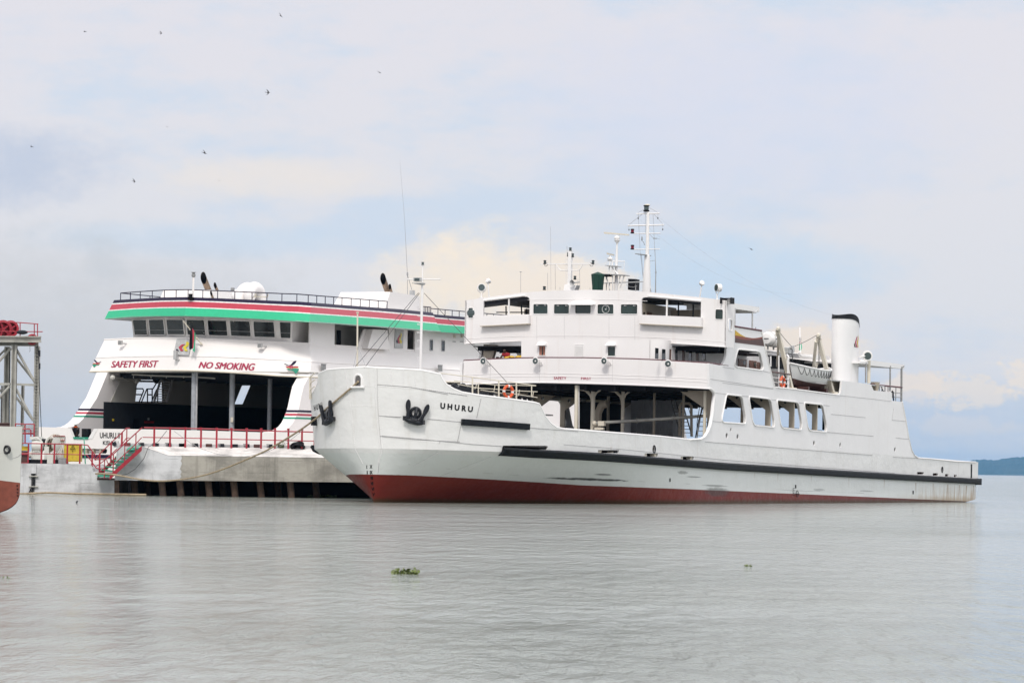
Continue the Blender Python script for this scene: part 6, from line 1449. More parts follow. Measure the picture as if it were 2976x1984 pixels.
# twin cowl vents: two fat bent pipes
def cowl(L, y, r):
    pts = [V2.hit(*d2(X, Y), 1, y) for X, Y in L]; pts = [Vector(p) for p in pts]
    c_ = curve([tuple(p) for p in pts], 5) if False else pts
    out = []
    for i in range(len(pts) - 1):
        a, b_, c2_, d_ = pts[max(i - 1, 0)], pts[i], pts[i + 1], pts[min(i + 2, len(pts) - 1)]
        for k in range(6):
            t = k / 6; out.append(.5 * ((2 * b_) + (c2_ - a) * t + (2 * a - 5 * b_ + 4 * c2_ - d_) * t * t + (3 * b_ - a - 3 * c2_ + d_) * t ** 3))
    return mk2('cowl_vent', lambda b: b.tube(out + [pts[-1]], r, 16), 'ferry2', smooth=60)
cowl([(770, 440), (775, 390), (805, 330), (860, 300), (905, 330), (925, 380)], 8.0, .40); cowl([(890, 420), (880, 360), (905, 310), (950, 300), (990, 340), (1005, 420)], 7.2, .42)
mk2('cowl_hood', lambda b: b.ball(V2.hit(*d2(760, 390), 1, 8.4), .55, 14, 8, (1, 1, .9)), 'ferry2')
# lamps and small gear on the roof edge
def pole(px0, py0, px1, py1, x, r, name, mat): 
    a, b_ = V2.hit(px0, py0, 0, x), V2.hit(px1, py1, 0, x); return mk2(name, lambda b: b.rod(a, b_, r, 8), mat), b_
o_, e_ = pole(561, 862, 562.5, 802, -.7, .075, 'lamp_pole', 'ferry2')
mk2('pole_lamp', lambda b: b.lathe(e_ + Vector((0, 0, -.1)), (0, 0, 1), [(.05, 0), (.13, .05), (.15, .2), (.1, .26), (.1, .32), (.18, .34), (.18, .37)], 12), 'grey', o_)
p = V2.hit(554, 864, 0, -1.1); mk2('bracket_lamp', lambda b: (b.lathe(p + Vector((0, 0, -.2)), (0, 0, 1), [(.05, 0), (.2, .1), (.24, .2), (.14, .24), (.14, .42), (.18, .44)], 12), b.rod(p, p + Vector((1, 0, -.05)), .05, 6)), 'black')
p = V2.hit(676, 842, 0, 1.5); mk2('roof_box', lambda b: b.cbox(p, (.2, .2, .28)), 'grey')
p = V2.hit(*d2(1000, 405), 0, 0); mk2('deck_fitting', lambda b: (b.tube([p + Vector((0, .6, -.1)), p + Vector((0, .5, .05)), p + Vector((0, -.6, 0)), p + Vector((0, -.65, .2))], .04, 5), b.cbox(p + Vector((0, .35, .1)), (.1, .08, .3))), 'cream')
a = V2.hit(1198, 852, 1, 3); mk2('aerial_box', lambda b: b.cbox(a, (.3, .3, .42)), 'lightgrey')
mk2('whip_aerial', lambda b: (b.tube([V2.hit(1197, 842, 1, 3), V2.hit(1184, 798, 1, 3)], .02, 4), b.tube([V2.hit(1184.5, 855, 1, 3), V2.hit(1184, 798, 1, 3), V2.hit(1176, 640, 1, 3), V2.hit(1162, 468, 1, 3)], .02, 5, rs=[.02, .02, .010, .005]), b.lathe(V2.hit(1184, 800, 1, 3), (0, 0, 1), [(.06, 0), (.06, .2)], 6)), 'halyard')
# floodlights on the bulwark front
for X, Y in (d1(1392, 925), d2(1022, 957)):
    p = w2((X, Y), plan(.55)) + Vector((-.25, 0, 0)); o_ = mk2('floodlight', lambda b: (b.cbox(p, (.18, .30, .30)), b.rod(p + Vector((.05, -.15, -.05)), p + Vector((.5, -.22, -.05)), .05, 6)), 'lightgrey')
    mk2('lens', lambda b: b.cbox(p + Vector((-.095, 0, 0)), (.02, .24, .24)), 'grey', o_)
p = w2(d1(2025, 1065), P1) + Vector((-.3, 0, 0)); mk2('radar_reflector', lambda b: (b.cbox(p, (.2, .24, .62)), b.rod(p + Vector((0, 0, -.3)), p + Vector((.4, -.25, -.35)), .06, 6)), 'lightgrey')
# big lettering and emblems on the band
def bandpt(px, py, off=.03):
    yb, yc = interp(px, bot), interp(px, [(x, y) for x, y in cre]); k = (yb - py) / (yb - yc)
    p = w2((px, py), [tuple(Vector(a_).lerp(Vector(b2), k)) for a_, b2 in zip(P0, P1)]); return p + (V2.loc(CAM) - p).normalized() * off
def on_band(name, txt, quad, mat, bold=.03, shear=.22):
    V, F = text2(txt, 0.0, shear); mb = MB()
    for k, (ex, ey) in enumerate(((-.0045, 0), (0, .02), (.0045, 0), (0, -.02), (.009, .01))):       # a heavy painted stroke in thin coats
        mb.add([bandpt(*bil([(x, y, 0) for x, y in quad], a + ex, b_ + ey).to_2d(), .02 + .003 * k) for a, b_ in V], F)
    mb.build(name, M[mat], f2, smooth=0)
on_band('safety_lettering', 'SAFETY FIRST', [(323, 1067.5), (458, 1066.5), (460, 1047.5), (324, 1049)], 'letter', .02, .25)
on_band('safety_lettering', 'NO SMOKING', [(577, 1068.5), (739, 1076.5), (741, 1056), (579, 1051)], 'letter', .012, .25)
def bandpoly(L, mat, name='bird_emblem', parent=None, off=.03):
    mb = MB(); V, F = tri2(L); mb.add([bandpt(p.x, p.y, off) for p in V], F); return mb.build(name, M[mat], parent or f2, smooth=0)
def bird_emblem(cx, cy, s_, flip):
    P = lambda L: [(cx + x * s_ * flip, cy + y * s_) for x, y in L]
    o_ = bandpoly(P(curve([(-46, -20), (-38, -26), (-30, -22), (-14, -16), (0, -22), (14, -38), (34, -44), (26, -26), (10, -14), (-4, -10), (-24, -13), (-38, -20)], 4)), 'navy')
    bandpoly(P([(-34, -10), (46, -8), (46, 0), (-28, 0)]), 'red', 'red_stripe', o_); bandpoly(P([(-28, 0), (46, 0), (46, 3), (-26, 3)]), 'gold', 'yellow_stripe', o_)
    bandpoly(P(curve([(-26, 5), (46, 6), (44, 22), (30, 38), (18, 26), (0, 17), (-16, 17)], 4)), 'teal', 'green_stripe', o_)
    for k in (-6, 6): bandpoly(P([(k - 3, -16), (k + 3, -16), (k + 5, -2), (k + 2, 12), (k - 2, 12), (k - 4, -2)]), 'letter', 'shield', o_, .04)
bird_emblem(846, 1068, .46, 1); bird_emblem(282, 1057, .27, -1)
# sign board on the upper bulwark with the same arrowhead emblem
def bulk(px, py, k): return w2((px, py), [tuple(Vector(a_).lerp(Vector(b2), k)) for a_, b2 in zip(P1, P2)]) + Vector((-.06, 0, 0))
bq = [(506, 1031), (551, 1032), (559, 986), (516, 984)]
sb3 = mk2('company_sign', lambda b: b.prism([bulk(x, y, k) + Vector((-.05, 0, 0)) for (x, y), k in zip(bq, (.1, .1, .95, .95))], (.03, 0, 0)), 'lightgrey', smooth=0)
def bulkpoly(L, mat):
    mb = MB(); V, F = tri2(L); mb.add([bulk(p.x, p.y, (1035 - p.y) / 52) + Vector((-.07, 0, 0)) for p in V], F); mb.build('emblem_bar', M[mat], sb3, smooth=0)
bulkpoly([d2(55, 1004), d2(68, 990), d2(90, 1018), d2(60, 1018)], 'navy'); bulkpoly([d2(84, 975), d2(118, 945), d2(160, 938), d2(118, 976), d2(140, 1018), d2(108, 1018)], 'red'); bulkpoly([d2(134, 975), d2(172, 942), d2(168, 922), d2(188, 908), d2(205, 930), d2(195, 960), d2(168, 978), d2(190, 1018), d2(158, 1018)], 'lime')
# flagstaff at the bow
ff0, ff1 = bulk(588, 999, .7) + Vector((-.1, 0, 0)), bulk(555.5, 934, .7) + Vector((-1.0, 0, 0))
mk2('flagstaff', lambda b: (b.rod(ff0, ff1, .045, 6), b.ball(ff0, .1, 8, 6), b.ball(ff0.lerp(ff1, .24), .08, 8, 6)), 'cream')
# ------------------------------------------------------------------ side plating, swept bow pillars, open car deck
sidept = lambda px, py: (lambda p: (p.x, p.z))(V2.hit(px, py, 1, 0.0))
ZH = V2.hit(850, 1254, 1, 0).z                                   # top of the ramp bulwark
fe = [(898, 1095), (883, 1122), (876, 1152), (870, 1181), (865, 1198), (859, 1214), (851, 1229), (842, 1240), (828, 1249), (812, 1254)]
SP = [sidept(*p) for p in fe]
inner_e = SP
hullx = -4.9
sp_out = [(60, 2.2)] + [(60, SP[0][1] + .02)] + SP + [(hullx + .31, SP[-1][1] - .02), (hullx + .31, 2.2)]
def plate2(y0, sgn, outer, holes, name, mat, th):
    mb = MB(); mb.plate(outer, holes, lambda a, b_, d: Vector((a, y0 + sgn * d, b_)), th); return mb.build(name, M[mat], f2)
s_hole = [(lambda p: (p.x, p.z))(V2.hit(*dA(X, Y), 1, BW - .95)) for X, Y in ((1140, 680), (1600, 690), (1590, 262), (1232, 262), (1210, 350), (1180, 380), (1165, 420))]
s_hole2 = [(lambda p: (p.x, p.z))(V2.hit(x, y, 1, BW - .95)) for x, y in ((682, 1174), (706, 1174), (729, 1120), (704, 1120))]
o1 = lambda *p: (lambda q: (q.x, q.z))(V2.hit(*p, 1, BW + .05))
s_holeo = [o1(*dA(1600, 700)) if X > 1300 else q for X, q in zip((1140, 1600), s_hole[:2])] + [o1(*dA(1590, 255))] + s_hole[3:]
s_hole2o = [s_hole2[0], o1(708, 1175), o1(732, 1119), s_hole2[3]]
plate2(0, 1, sp_out, [], 'side_plating', 'ferry2', .9)
SPS = [(lambda p: (p.x, p.z))(V2.hit(x, y, 1, BW)) for x, y in ((281, 1082), (263, 1126), (249, 1158), (241, 1169), (224, 1196), (209, 1217), (199, 1227), (188, 1235), (176, 1240))]
plate2(BW, -1, [(60, 2.2), (60, SPS[0][1])] + SPS + [(hullx + .31, SPS[-1][1] - .02), (hullx + .31, 2.2)], [s_holeo, s_hole2o], 'side_plating', 'ferry2', .9)
stripe_z = [(1215, 1209.5, 'navy'), (1206, 1202, 'red')]
for y0, sgn in ((0, 1), (BW, -1)):
    for za, zb_, m_ in ((1197.5, 1191.5, 'navy'), (1207.5, 1202, 'red'), (1217.5, 1212.5, 'teal')):
        z0, z1 = V2.hit(880, za, 1, 0).z, V2.hit(880, zb_, 1, 0).z
        def xe(z): return interp(-z, [(-p[1], p[0]) for p in (SP if sgn > 0 else SPS)])
        mk2({'navy': 'black_stripe', 'red': 'red_stripe', 'teal': 'green_stripe'}[m_], lambda b: b.hexa([(xe(z0) - .03, y0 - sgn * .012, z0), (xe(z0) + 14, y0 - sgn * .012, z0), (xe(z0) + 14, y0 + sgn * .912, z0), (xe(z0) - .03, y0 + sgn * .912, z0), (xe(z1) - .03, y0 - sgn * .012, z1), (xe(z1) + 14, y0 - sgn * .012, z1), (xe(z1) + 14, y0 + sgn * .912, z1), (xe(z1) - .03, y0 + sgn * .912, z1)]), m_)
# linings of the car deck: cream above, dark grey below
zd = V2.hit(*dA(620, 690), 1, BW - .95).z
xg = V2.hit(*dA(600, 900), 1, BW - .95).x
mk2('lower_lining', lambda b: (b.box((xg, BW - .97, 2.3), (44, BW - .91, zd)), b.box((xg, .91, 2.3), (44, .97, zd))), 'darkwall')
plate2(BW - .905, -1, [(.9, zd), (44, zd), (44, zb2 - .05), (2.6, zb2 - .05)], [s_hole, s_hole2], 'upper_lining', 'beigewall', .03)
mk2('car_deck', lambda b: b.box((hullx + .1, .9, 2.2), (44, BW - .9, 2.3)), 'deck')
mk2('end_bulkhead', lambda b: b.box((43.9, .9, 2.3), (44.1, BW - .9, zb2)), 'black')
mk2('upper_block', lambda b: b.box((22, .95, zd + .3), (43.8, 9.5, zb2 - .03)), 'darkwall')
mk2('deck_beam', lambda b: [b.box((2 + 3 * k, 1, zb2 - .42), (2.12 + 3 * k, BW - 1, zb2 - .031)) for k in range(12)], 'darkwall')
mk2('fire_main', lambda b: (b.tube([w2(dA(X, Y), [(1.2, BW - 1), (1.2, 1)]) for X, Y in ((1080, 222), (1500, 245), (1650, 250), (2100, 262), (2500, 290))], .06, 6), [b.rod(w2(dA(X, 240), [(1.2, BW - 1), (1.2, 1)]), w2(dA(X, 290), [(1.2, BW - 1), (1.2, 1)]), .03, 5) for X in (1105, 1405, 1665, 1960)]), 'beigewall')
mk2('pipe_run', lambda b: (b.rod(V2.hit(*dA(720, 275), 1, BW - 1.2), V2.hit(*dA(1220, 300), 1, BW - 1.2), .09, 6), b.rod(V2.hit(*dA(720, 315), 1, BW - 1.2), V2.hit(*dA(1220, 325), 1, BW - 1.2), .07, 6), b.ball(V2.hit(*dA(750, 280), 1, BW - 1.3), .2, 8, 6), b.ball(V2.hit(*dA(1150, 330), 1, BW - 1.3), .2, 8, 6)), 'beigewall')
mk2('opening_bar', lambda b: (b.rod(V2.hit(*dA(1210, 300), 1, BW - .5), V2.hit(*dA(1600, 300), 1, BW - .5), .06, 5), b.rod(V2.hit(*dA(1210, 338), 1, BW - .5), V2.hit(*dA(1600, 345), 1, BW - .5), .07, 5), b.ball(V2.hit(*dA(1500, 310), 1, BW - .6), .3, 8, 6)), 'black')
yq = BW - 1.3
mk2('stair_rail', lambda b: [b.tube([V2.hit(*dA(X, Y), 1, yq) for X, Y in L], .05, 5) for L in (((1150, 465), (1265, 465), (1280, 500), (1200, 700)), ((1150, 565), (1255, 565)), ((1240, 700), (1335, 470), (1440, 465), (1495, 375)), ((1345, 700), (1345, 470)), ((1425, 700), (1425, 470)), ((1345, 568), (1425, 568)), ((1410, 705), (1500, 480), (1610, 475), (1610, 705)), ((1520, 705), (1520, 480)))], 'black')
sa_, sb_2 = V2.hit(*dA(1560, 700), 1, yq - 1.2), V2.hit(*dA(1680, 290), 1, yq - 1.2)
mk2('car_deck_stair', lambda b: ([b.rod(sa_ + Vector((0, k, 0)), sb_2 + Vector((0, k, 0)), .09, 5) for k in (-.5, .5)], [b.cbox(sa_.lerp(sb_2, (k + .5) / 10), (.25, 1.0, .05)) for k in range(10)]), 'grey')
for X, r, x, m_ in ((dA(2145, 700)[0], .19, -.4, 'post'), (675.5, .19, 1.0, 'post'), (785, .16, 4.0, 'post')):
    a, b_ = V2.hit(X, 1100, 0, x), V2.hit(X - 2, 1250, 0, x); mk2('deck_post', lambda b: b.lathe((x, a.y, 2.3), (0, 0, 1), [(r, 0), (r, zb2 - 2.35)], 14), m_)
a = V2.hit(571.5, 1150, 0, -.4); mk2('drain_pipe', lambda b: b.rod((-.4, a.y, 2.4), (-.4, a.y, zb2 - .05), .07, 8), 'lightgrey')
for X, Y in ((682, 98),): pass
mk2('door_recess', lambda b: b.hexa([V2.hit(*dA(X, Y), 1, BW - 1.0) for X, Y in ((1090, 1160), (1195, 1160))] + [V2.hit(*dA(X, Y), 1, BW - 1.01) + Vector((0, -.02, 0)) for X, Y in ((1195, 1160), (1090, 1160))] + [V2.hit(*dA(X, Y), 1, BW - 1.0) for X, Y in ((1105, 978), (1197, 978))] + [V2.hit(*dA(X, Y), 1, BW - 1.01) + Vector((0, -.02, 0)) for X, Y in ((1197, 978), (1105, 978))]), 'black')
for L, m_, nme in ((((740, 978), (768, 978), (768, 1016), (740, 1016)), 'yellow', 'safety_sign'), (((1345, 962), (1372, 962), (1372, 1002), (1345, 1002)), 'lightgrey', 'safety_sign'), (((1288, 1018), (1450, 1018), (1450, 1055), (1288, 1055)), 'railred', 'fire_locker')):
    mk2(nme, lambda b: b.prism([V2.hit(*dA(X, Y), 1, BW - 1.0) for X, Y in L], (0, -.03, 0)), m_)
a = V2.hit(674, 1219, 0, .78); mk2('safety_sign', lambda b: b.cbox(a, (.02, .2, .34)), 'cream')
# ramp bulwark across the bow with the name, the notch and the lower hull
fp = lambda px, py: (lambda p: (p.y, p.z))(V2.hit(px, py, 0, hullx))
bo = [(915, 1259.5), (724, 1254.5), (600, 1250.5), (440, 1247), (273, 1245), (256, 1274.5), (213, 1274), (201, 1243), (150, 1241), (106, 1240)]
zt_ = [fp(*p) for p in bo]
slotp = round2([fp(*p) for p in ((236, 1318), (310, 1317), (312, 1304), (236, 1302.5))], .12, 4)
mb = MB(); mb.plate(zt_ + [(zt_[-1][0] + .1, 1.2), (zt_[-1][0] - 1.5, -.6), (zt_[0][0] + 1.5, -.6), (zt_[0][0], 1.2)], [slotp], lambda a, b_, d: Vector((hullx + d, a, b_)), .3); mb.build('bow_bulwark', M['ferry2'], f2)
yS, yP = zt_[-1][0], zt_[0][0]
mk2('notch_cheek', lambda b: b.prism([V2.hit(*p, 0, hullx - .03) for p in ((256, 1274.5), (268, 1274.5), (284, 1245), (273, 1245))], (.1, 0, 0)), 'white')
mk2('hull', lambda b: (b.box((hullx + .301, yP + .02, -1), (60, yS - .02, 2.19)), b.box((hullx + .301, yP, 2.191), (58, yP + .2, zt_[0][1])), b.box((hullx + .301, yS - .2, 2.191), (58, yS, zt_[-1][1]))), 'ferry2')
mk2('slot_rib', lambda b: [b.cbox(V2.hit(x, 1311, 0, hullx + .2), (.3, .12, .8)) for x in (253, 273, 294)], 'inner')
mk2('slot_back', lambda b: b.box((hullx + .35, V2.hit(320, 1311, 0, hullx).y, .5), (hullx + .4, V2.hit(230, 1311, 0, hullx).y, 2.1)), 'beigewall')
mk2('dark_belt', lambda b: b.prism([V2.hit(*p, 0, hullx - .05) for p in ((236, 1330), (320, 1331), (320, 1321), (236, 1319.5))], (.08, 0, 0)), 'navy')
for x0, x1, y0, y1 in ((237.5, 255.5, 1245, 1272),):
    mk2('roller_box', lambda b: b.prism([V2.hit(*p, 0, hullx + .6) for p in ((x0, y1), (x1 + 1, y1), (x1, y0), (x0, y0))], (.4, 0, 0)), 'black')
mk2('fairlead_tray', lambda b: b.prism([V2.hit(*p, 0, hullx - .06) for p in ((214, 1275), (256, 1276), (255, 1270), (212, 1269))], (.7, 0, 0)), 'teal')
for tx, q, bd in (('UHURU II', [(290.5, 1272.5), (348, 1273.5), (348, 1257), (290, 1256)], .02), ('KISUMU', [(299, 1292), (344, 1293), (344, 1281), (299, 1280)], .02)):
    V, F = text2(tx, bd); mb = MB(); mb.add([V2.hit(*bil([(x, y, 0) for x, y in q], a, b_).to_2d(), 0, hullx - .02) for a, b_ in V], F); mb.build('ship_name', M['black'], f2, smooth=0)
for px, py in (d2(1720, 1205), d3(1560, 1215)):
    p = V2.hit(px, py, 1, 0); mk2('vent_grille', lambda b: (b.cbox(p + Vector((0, -.03, 0)), (.62, .06, .42)), b.cbox(p + Vector((.0, -.05, .23)), (.7, .06, .04))), 'grey')
# --- flag and crew of the second ferry
fcen = ff1.lerp(ff0, .05)
flag2 = thing('flag', 'black red and green flag hanging folded from the bow staff above NO SMOKING', 'flag', V2.mat(fcen))
def drape(name, L, mat, k):
    mb = MB(); pts = [V2.wall(X, Y, [(fcen.x, 30), (fcen.x, -10)]) - fcen for X, Y in L]; V, F = tri2([(-p.y, p.z) for p in pts]); v1 = [Vector((.05 * math.sin(p.x * 22 + k), -p.x, p.y)) for p in V]; mb.add(v1 + [v + Vector((.03, 0, 0)) for v in v1], F + [[i + len(V) for i in f] for f in F]); mb.build(name, M[mat], flag2, smooth=0)
drape('black_band', [d2(222, 720), d2(232, 760), d2(238, 850), d2(236, 990), d2(205, 1005), d2(196, 985), d2(208, 800)], 'black', 0)
drape('red_band', [d2(232, 758), d2(252, 800), d2(250, 900), d2(243, 985), d2(236, 992), d2(238, 860)], 'red', 1); drape('green_band', [d2(252, 798), d2(268, 830), d2(258, 900), d2(252, 1032), d2(236, 1010), d2(244, 985), d2(250, 900)], 'green', 2)
cp_ = V2.hit(219, 1304, 0, hullx + .75); crew = thing('person', 'crew member in white helmet, dark clothes and orange collar at the bow notch', 'person', V2.mat(cp_))
hz_ = V2.hit(219, 1228.5, 0, cp_.x).z - cp_.z
mk2('bow_platform', lambda b: b.box((hullx + .31, cp_.y - 1.2, cp_.z - .08), (hullx + 2.2, cp_.y + 1.2, cp_.z)), 'deck')
def zc_(f): return hz_ * f
skin_body('body', [((0, 0, zc_(.50)), .15), ((0, 0, zc_(.62)), .15), ((0, 0, zc_(.78)), .17), ((0, 0, zc_(.85)), .07), ((-.03, 0, zc_(.905)), .10), ((-.02, 0, zc_(.955)), .085), ((0, .21, zc_(.79)), .075), ((-.02, .27, zc_(.63)), .055), ((-.12, .2, zc_(.5)), .045), ((0, -.21, zc_(.79)), .075), ((-.02, -.27, zc_(.63)), .055), ((-.12, -.2, zc_(.5)), .045),
    ((0, .1, zc_(.45)), .10), ((0, .11, zc_(.25)), .075), ((0, .11, zc_(.03)), .055), ((0, -.1, zc_(.45)), .10), ((0, -.11, zc_(.25)), .075), ((0, -.11, zc_(.03)), .055)],
    [(0, 1), (1, 2), (2, 3), (3, 4), (4, 5), (2, 6), (6, 7), (7, 8), (2, 9), (9, 10), (10, 11), (0, 12), (12, 13), (13, 14), (0, 15), (15, 16), (16, 17)], M['skin'], crew)
skin_body('jacket', [((0, 0, zc_(.50)), .17), ((0, 0, zc_(.62)), .175), ((0, 0, zc_(.77)), .19), ((0, 0, zc_(.82)), .10), ((0, .2, zc_(.78)), .09), ((0, -.2, zc_(.78)), .09)], [(0, 1), (1, 2), (2, 3), (2, 4), (2, 5)], M['black'], crew)
skin_body('sleeve', [((0, .2, zc_(.79)), .09), ((-.02, .27, zc_(.64)), .07), ((-.10, .21, zc_(.53)), .058)], [(0, 1), (1, 2)], M['black'], crew)
skin_body('sleeve', [((0, -.2, zc_(.79)), .09), ((-.02, -.27, zc_(.64)), .07), ((-.10, -.21, zc_(.53)), .058)], [(0, 1), (1, 2)], M['black'], crew)
mb = MB(); mb.torus((0, 0, zc_(.845)), (0, 0, 1), .10, .05, 16, 8); mb.build('collar', M['hiviz'], crew)
skin_body('trousers', [((0, 0, zc_(.5)), .17), ((0, .1, zc_(.45)), .12), ((0, .11, zc_(.25)), .095), ((0, .11, zc_(.04)), .075), ((0, -.1, zc_(.45)), .12), ((0, -.11, zc_(.25)), .095), ((0, -.11, zc_(.04)), .075)], [(0, 1), (1, 2), (2, 3), (0, 4), (4, 5), (5, 6)], M['black'], crew)
mb = MB(); mb.lathe((-.02, 0, zc_(.925)), (0, 0, 1), [(.19, 0), (.20, .015), (.165, .02), (.16, .07), (.125, .13), (.06, .165), (.01, .17)], 16); mb.build('helmet', M['helmet'], crew, smooth=60)
# ================================================================== jetty, its fittings and the lifting gantry
YJ = 241.0
def W0(px, py, Y=YJ): return at(px, py, Y)
def wmk(name, fn, mat, parent, off, **k):
    mb = MB(); fn(mb); return mb.build(name, M[mat], parent, off=off, **k)
def WT_(name, label, cat, org, group=None): return thing(name, label, cat, Matrix.Translation(Vector(org)), group)
JO = Vector((W0(330, 1440).x, YJ, 0)); jt_ = WT_('concrete_jetty', 'long grey concrete jetty on timber piles with sloped pale coping, before the second ferry', 'jetty', JO)
def jm(name, fn, mat, parent=None, **k): return wmk(name, fn, mat, parent or jt_, JO, **k)
back = Vector((0, 9, 0))
L0, L1 = 333, 1200
JAG = [(526, 1396), (523, 1390), (527, 1384), (524, 1377), (528, 1370), (523, 1362), (526, 1354), (529, 1346), (525, 1338), (529, 1331), (527, 1323.5)]
face_l = [(333, 1395)] + JAG + [(490, 1323), (413, 1296.5), (340, 1296)]
face_r = JAG[:1] + [(700, 1397.5), (840, 1399), (1000, 1400.5), (1200, 1403), (1200, 1334), (1000, 1331), (800, 1327.5)] + JAG[:0:-1]
jm('whitewashed_face', lambda b: b.prism([W0(*p) for p in face_l], (0, .35, 0)), 'concw', smooth=0)
jm('bare_face', lambda b: b.prism([W0(*p) for p in face_r], (0, .35, 0)), 'conc', smooth=0)
YB_ = 243.6
cf = [W0(413, 1296.5), W0(490, 1323), W0(800, 1327.5), W0(1200, 1334)]; cb2 = [W0(413, 1296.4, YB_) , W0(500, 1297.5, YB_), W0(800, 1301.5, YB_), W0(1200, 1307, YB_)]
zt3 = cb2[0].z
mb = MB(); n = 4; mb.add([p + Vector((0, -.02, .004)) for p in cf] + cb2, [(i, i + 1, n + i + 1, n + i) for i in range(n - 1)]); mb.build('sloped_coping', M['conctop'], jt_, off=JO, smooth=0)
jm('slab', lambda b: (b.hexa([W0(333, 1395) + Vector((0, .36, .02)), W0(1200, 1403) + Vector((0, .36, .2)), W0(1200, 1403) + Vector((0, 14, .2)), W0(333, 1395) + Vector((0, 14, .02)), Vector((W0(340, 1296).x, YB_ + .01, zt3 - .01)), Vector((cb2[3].x, YB_ + .01, cb2[3].z - .01)), Vector((cb2[3].x, 255, cb2[3].z - .01)), Vector((W0(340, 1296).x, 255, zt3 - .01))])), 'conctop', smooth=0)
# kerb with dark blocks
kx = [p / 3.92 for p in (1287, 1448, 1604, 1771, 1914, 2073, 2219)] + [500 + p / 3.92 for p in (112, 259, 418, 557, 713, 845, 964, 1108, 1238, 1350, 1470)]
YK = 244.6
jm('kerb', lambda b: b.hexa([W0(330, 1299, YK + .01), W0(1200, 1311, YK + .01), W0(1200, 1311, YK + .4), W0(330, 1299, YK + .4), W0(330, 1287, YK + .01), W0(1200, 1299, YK + .01), W0(1200, 1299, YK + .4), W0(330, 1287, YK + .4)]), 'concw', smooth=0)
for i, x in enumerate(kx):
    y = 1284.5 + (x - 330) * .0125; w = 8.8
    if i % 2: jm('kerb_block', lambda b: b.prism([W0(x - w, y + 1, YK - .3), W0(x - w, y + 10.5, YK - .3), W0(x + w, y + 10.7, YK - .3), W0(x + w, y + 1.2, YK - .3)], (0, .28, 0)), 'brown' if i % 4 == 1 else 'darkwall', smooth=0)
    else: jm('kerb_block', lambda b: b.prism([W0(x - w, y, YK - .3), W0(x - w, y + 1.8, YK - .3), W0(x - 1, y + 1.9, YK - .3), W0(x - 1, y + 10.5, YK - .3), W0(x + w, y + 10.7, YK - .3), W0(x + w, y + .2, YK - .3)], (0, .28, 0)), 'darkwall', smooth=0)
# void under the slab: piles and dark revetment
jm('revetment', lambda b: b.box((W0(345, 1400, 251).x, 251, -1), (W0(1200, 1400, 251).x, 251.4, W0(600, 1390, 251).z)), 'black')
jm('end_timber', lambda b: b.hexa([W0(333, 1440), W0(346, 1440), W0(346, 1440) + Vector((0, .5, 0)), W0(333, 1440) + Vector((0, .5, 0)), W0(332, 1395), W0(345, 1395), W0(345, 1395) + Vector((0, .5, 0)), W0(332, 1395) + Vector((0, .5, 0))]), 'pile')
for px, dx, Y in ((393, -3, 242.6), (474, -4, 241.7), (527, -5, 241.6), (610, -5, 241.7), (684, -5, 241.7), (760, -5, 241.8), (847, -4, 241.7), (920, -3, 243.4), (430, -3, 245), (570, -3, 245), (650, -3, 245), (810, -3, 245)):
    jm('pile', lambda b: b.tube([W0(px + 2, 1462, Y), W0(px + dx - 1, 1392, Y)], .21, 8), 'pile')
# lower quay on the left
QO = Vector((W0(150, 1440).x, YJ, 0)); qy = WT_('concrete_quay', 'low whitewashed concrete quay carrying the white winch and yellow cabinet', 'quay', QO)
def qm(name, fn, mat, parent=None, **k): return wmk(name, fn, mat, parent or qy, QO, **k)
qf = [(-120, 1450), (332, 1452), (332, 1391), (283, 1389.5), (283, 1372), (270, 1370), (269, 1360), (262, 1350), (262, 1348.5), (-120, 1343)]
qm('quay_face', lambda b: b.prism([W0(*p) for p in qf], (0, 9, 0)), 'concw', smooth=0)
qm('landing_edge', lambda b: b.prism([W0(x, y, YJ - .02) for x, y in ((282, 1394), (333, 1394.5), (333, 1389), (282, 1388))], (0, 1.4, 0)), 'brown')
cbx = qm('cable_box', lambda b: b.prism([W0(x, y, YJ - .14) for x, y in ((89, 1375), (105, 1375.5), (105, 1347), (89, 1347))], (0, .135, 0)), 'concw', smooth=0)
for k in range(3): qm('conduit', lambda b: b.tube([W0(93 + 4 * k, 1375, YJ - .1), W0(92.5 + 4 * k, 1414, YJ - .1), W0(85 + 4.5 * k, 1430, YJ - .1), W0(84 + 4.5 * k, 1436, YJ - .1)], .035, 6), 'black')
for y in (1383.5, 1413.5): qm('conduit_bracket', lambda b: b.tube([W0(84, y, YJ - .1), W0(111, y + .3, YJ - .1)], .05, 5), 'galv')
boomt = WT_('floating_boom', 'long yellowish floating boom at the waterline of the low quay', 'boom', W0(56, 1435, YJ - .5))
wmk('boom', lambda b: b.tube([W0(20, 1436, YJ - .5), W0(90, 1433, YJ - .5), W0(140, 1431, YJ - .6), W0(230, 1434, YJ - .5), W0(330, 1435.5, YJ - .4), W0(425, 1437, YJ - .3)], .07, 6), 'rope', boomt, W0(56, 1435, YJ - .5))
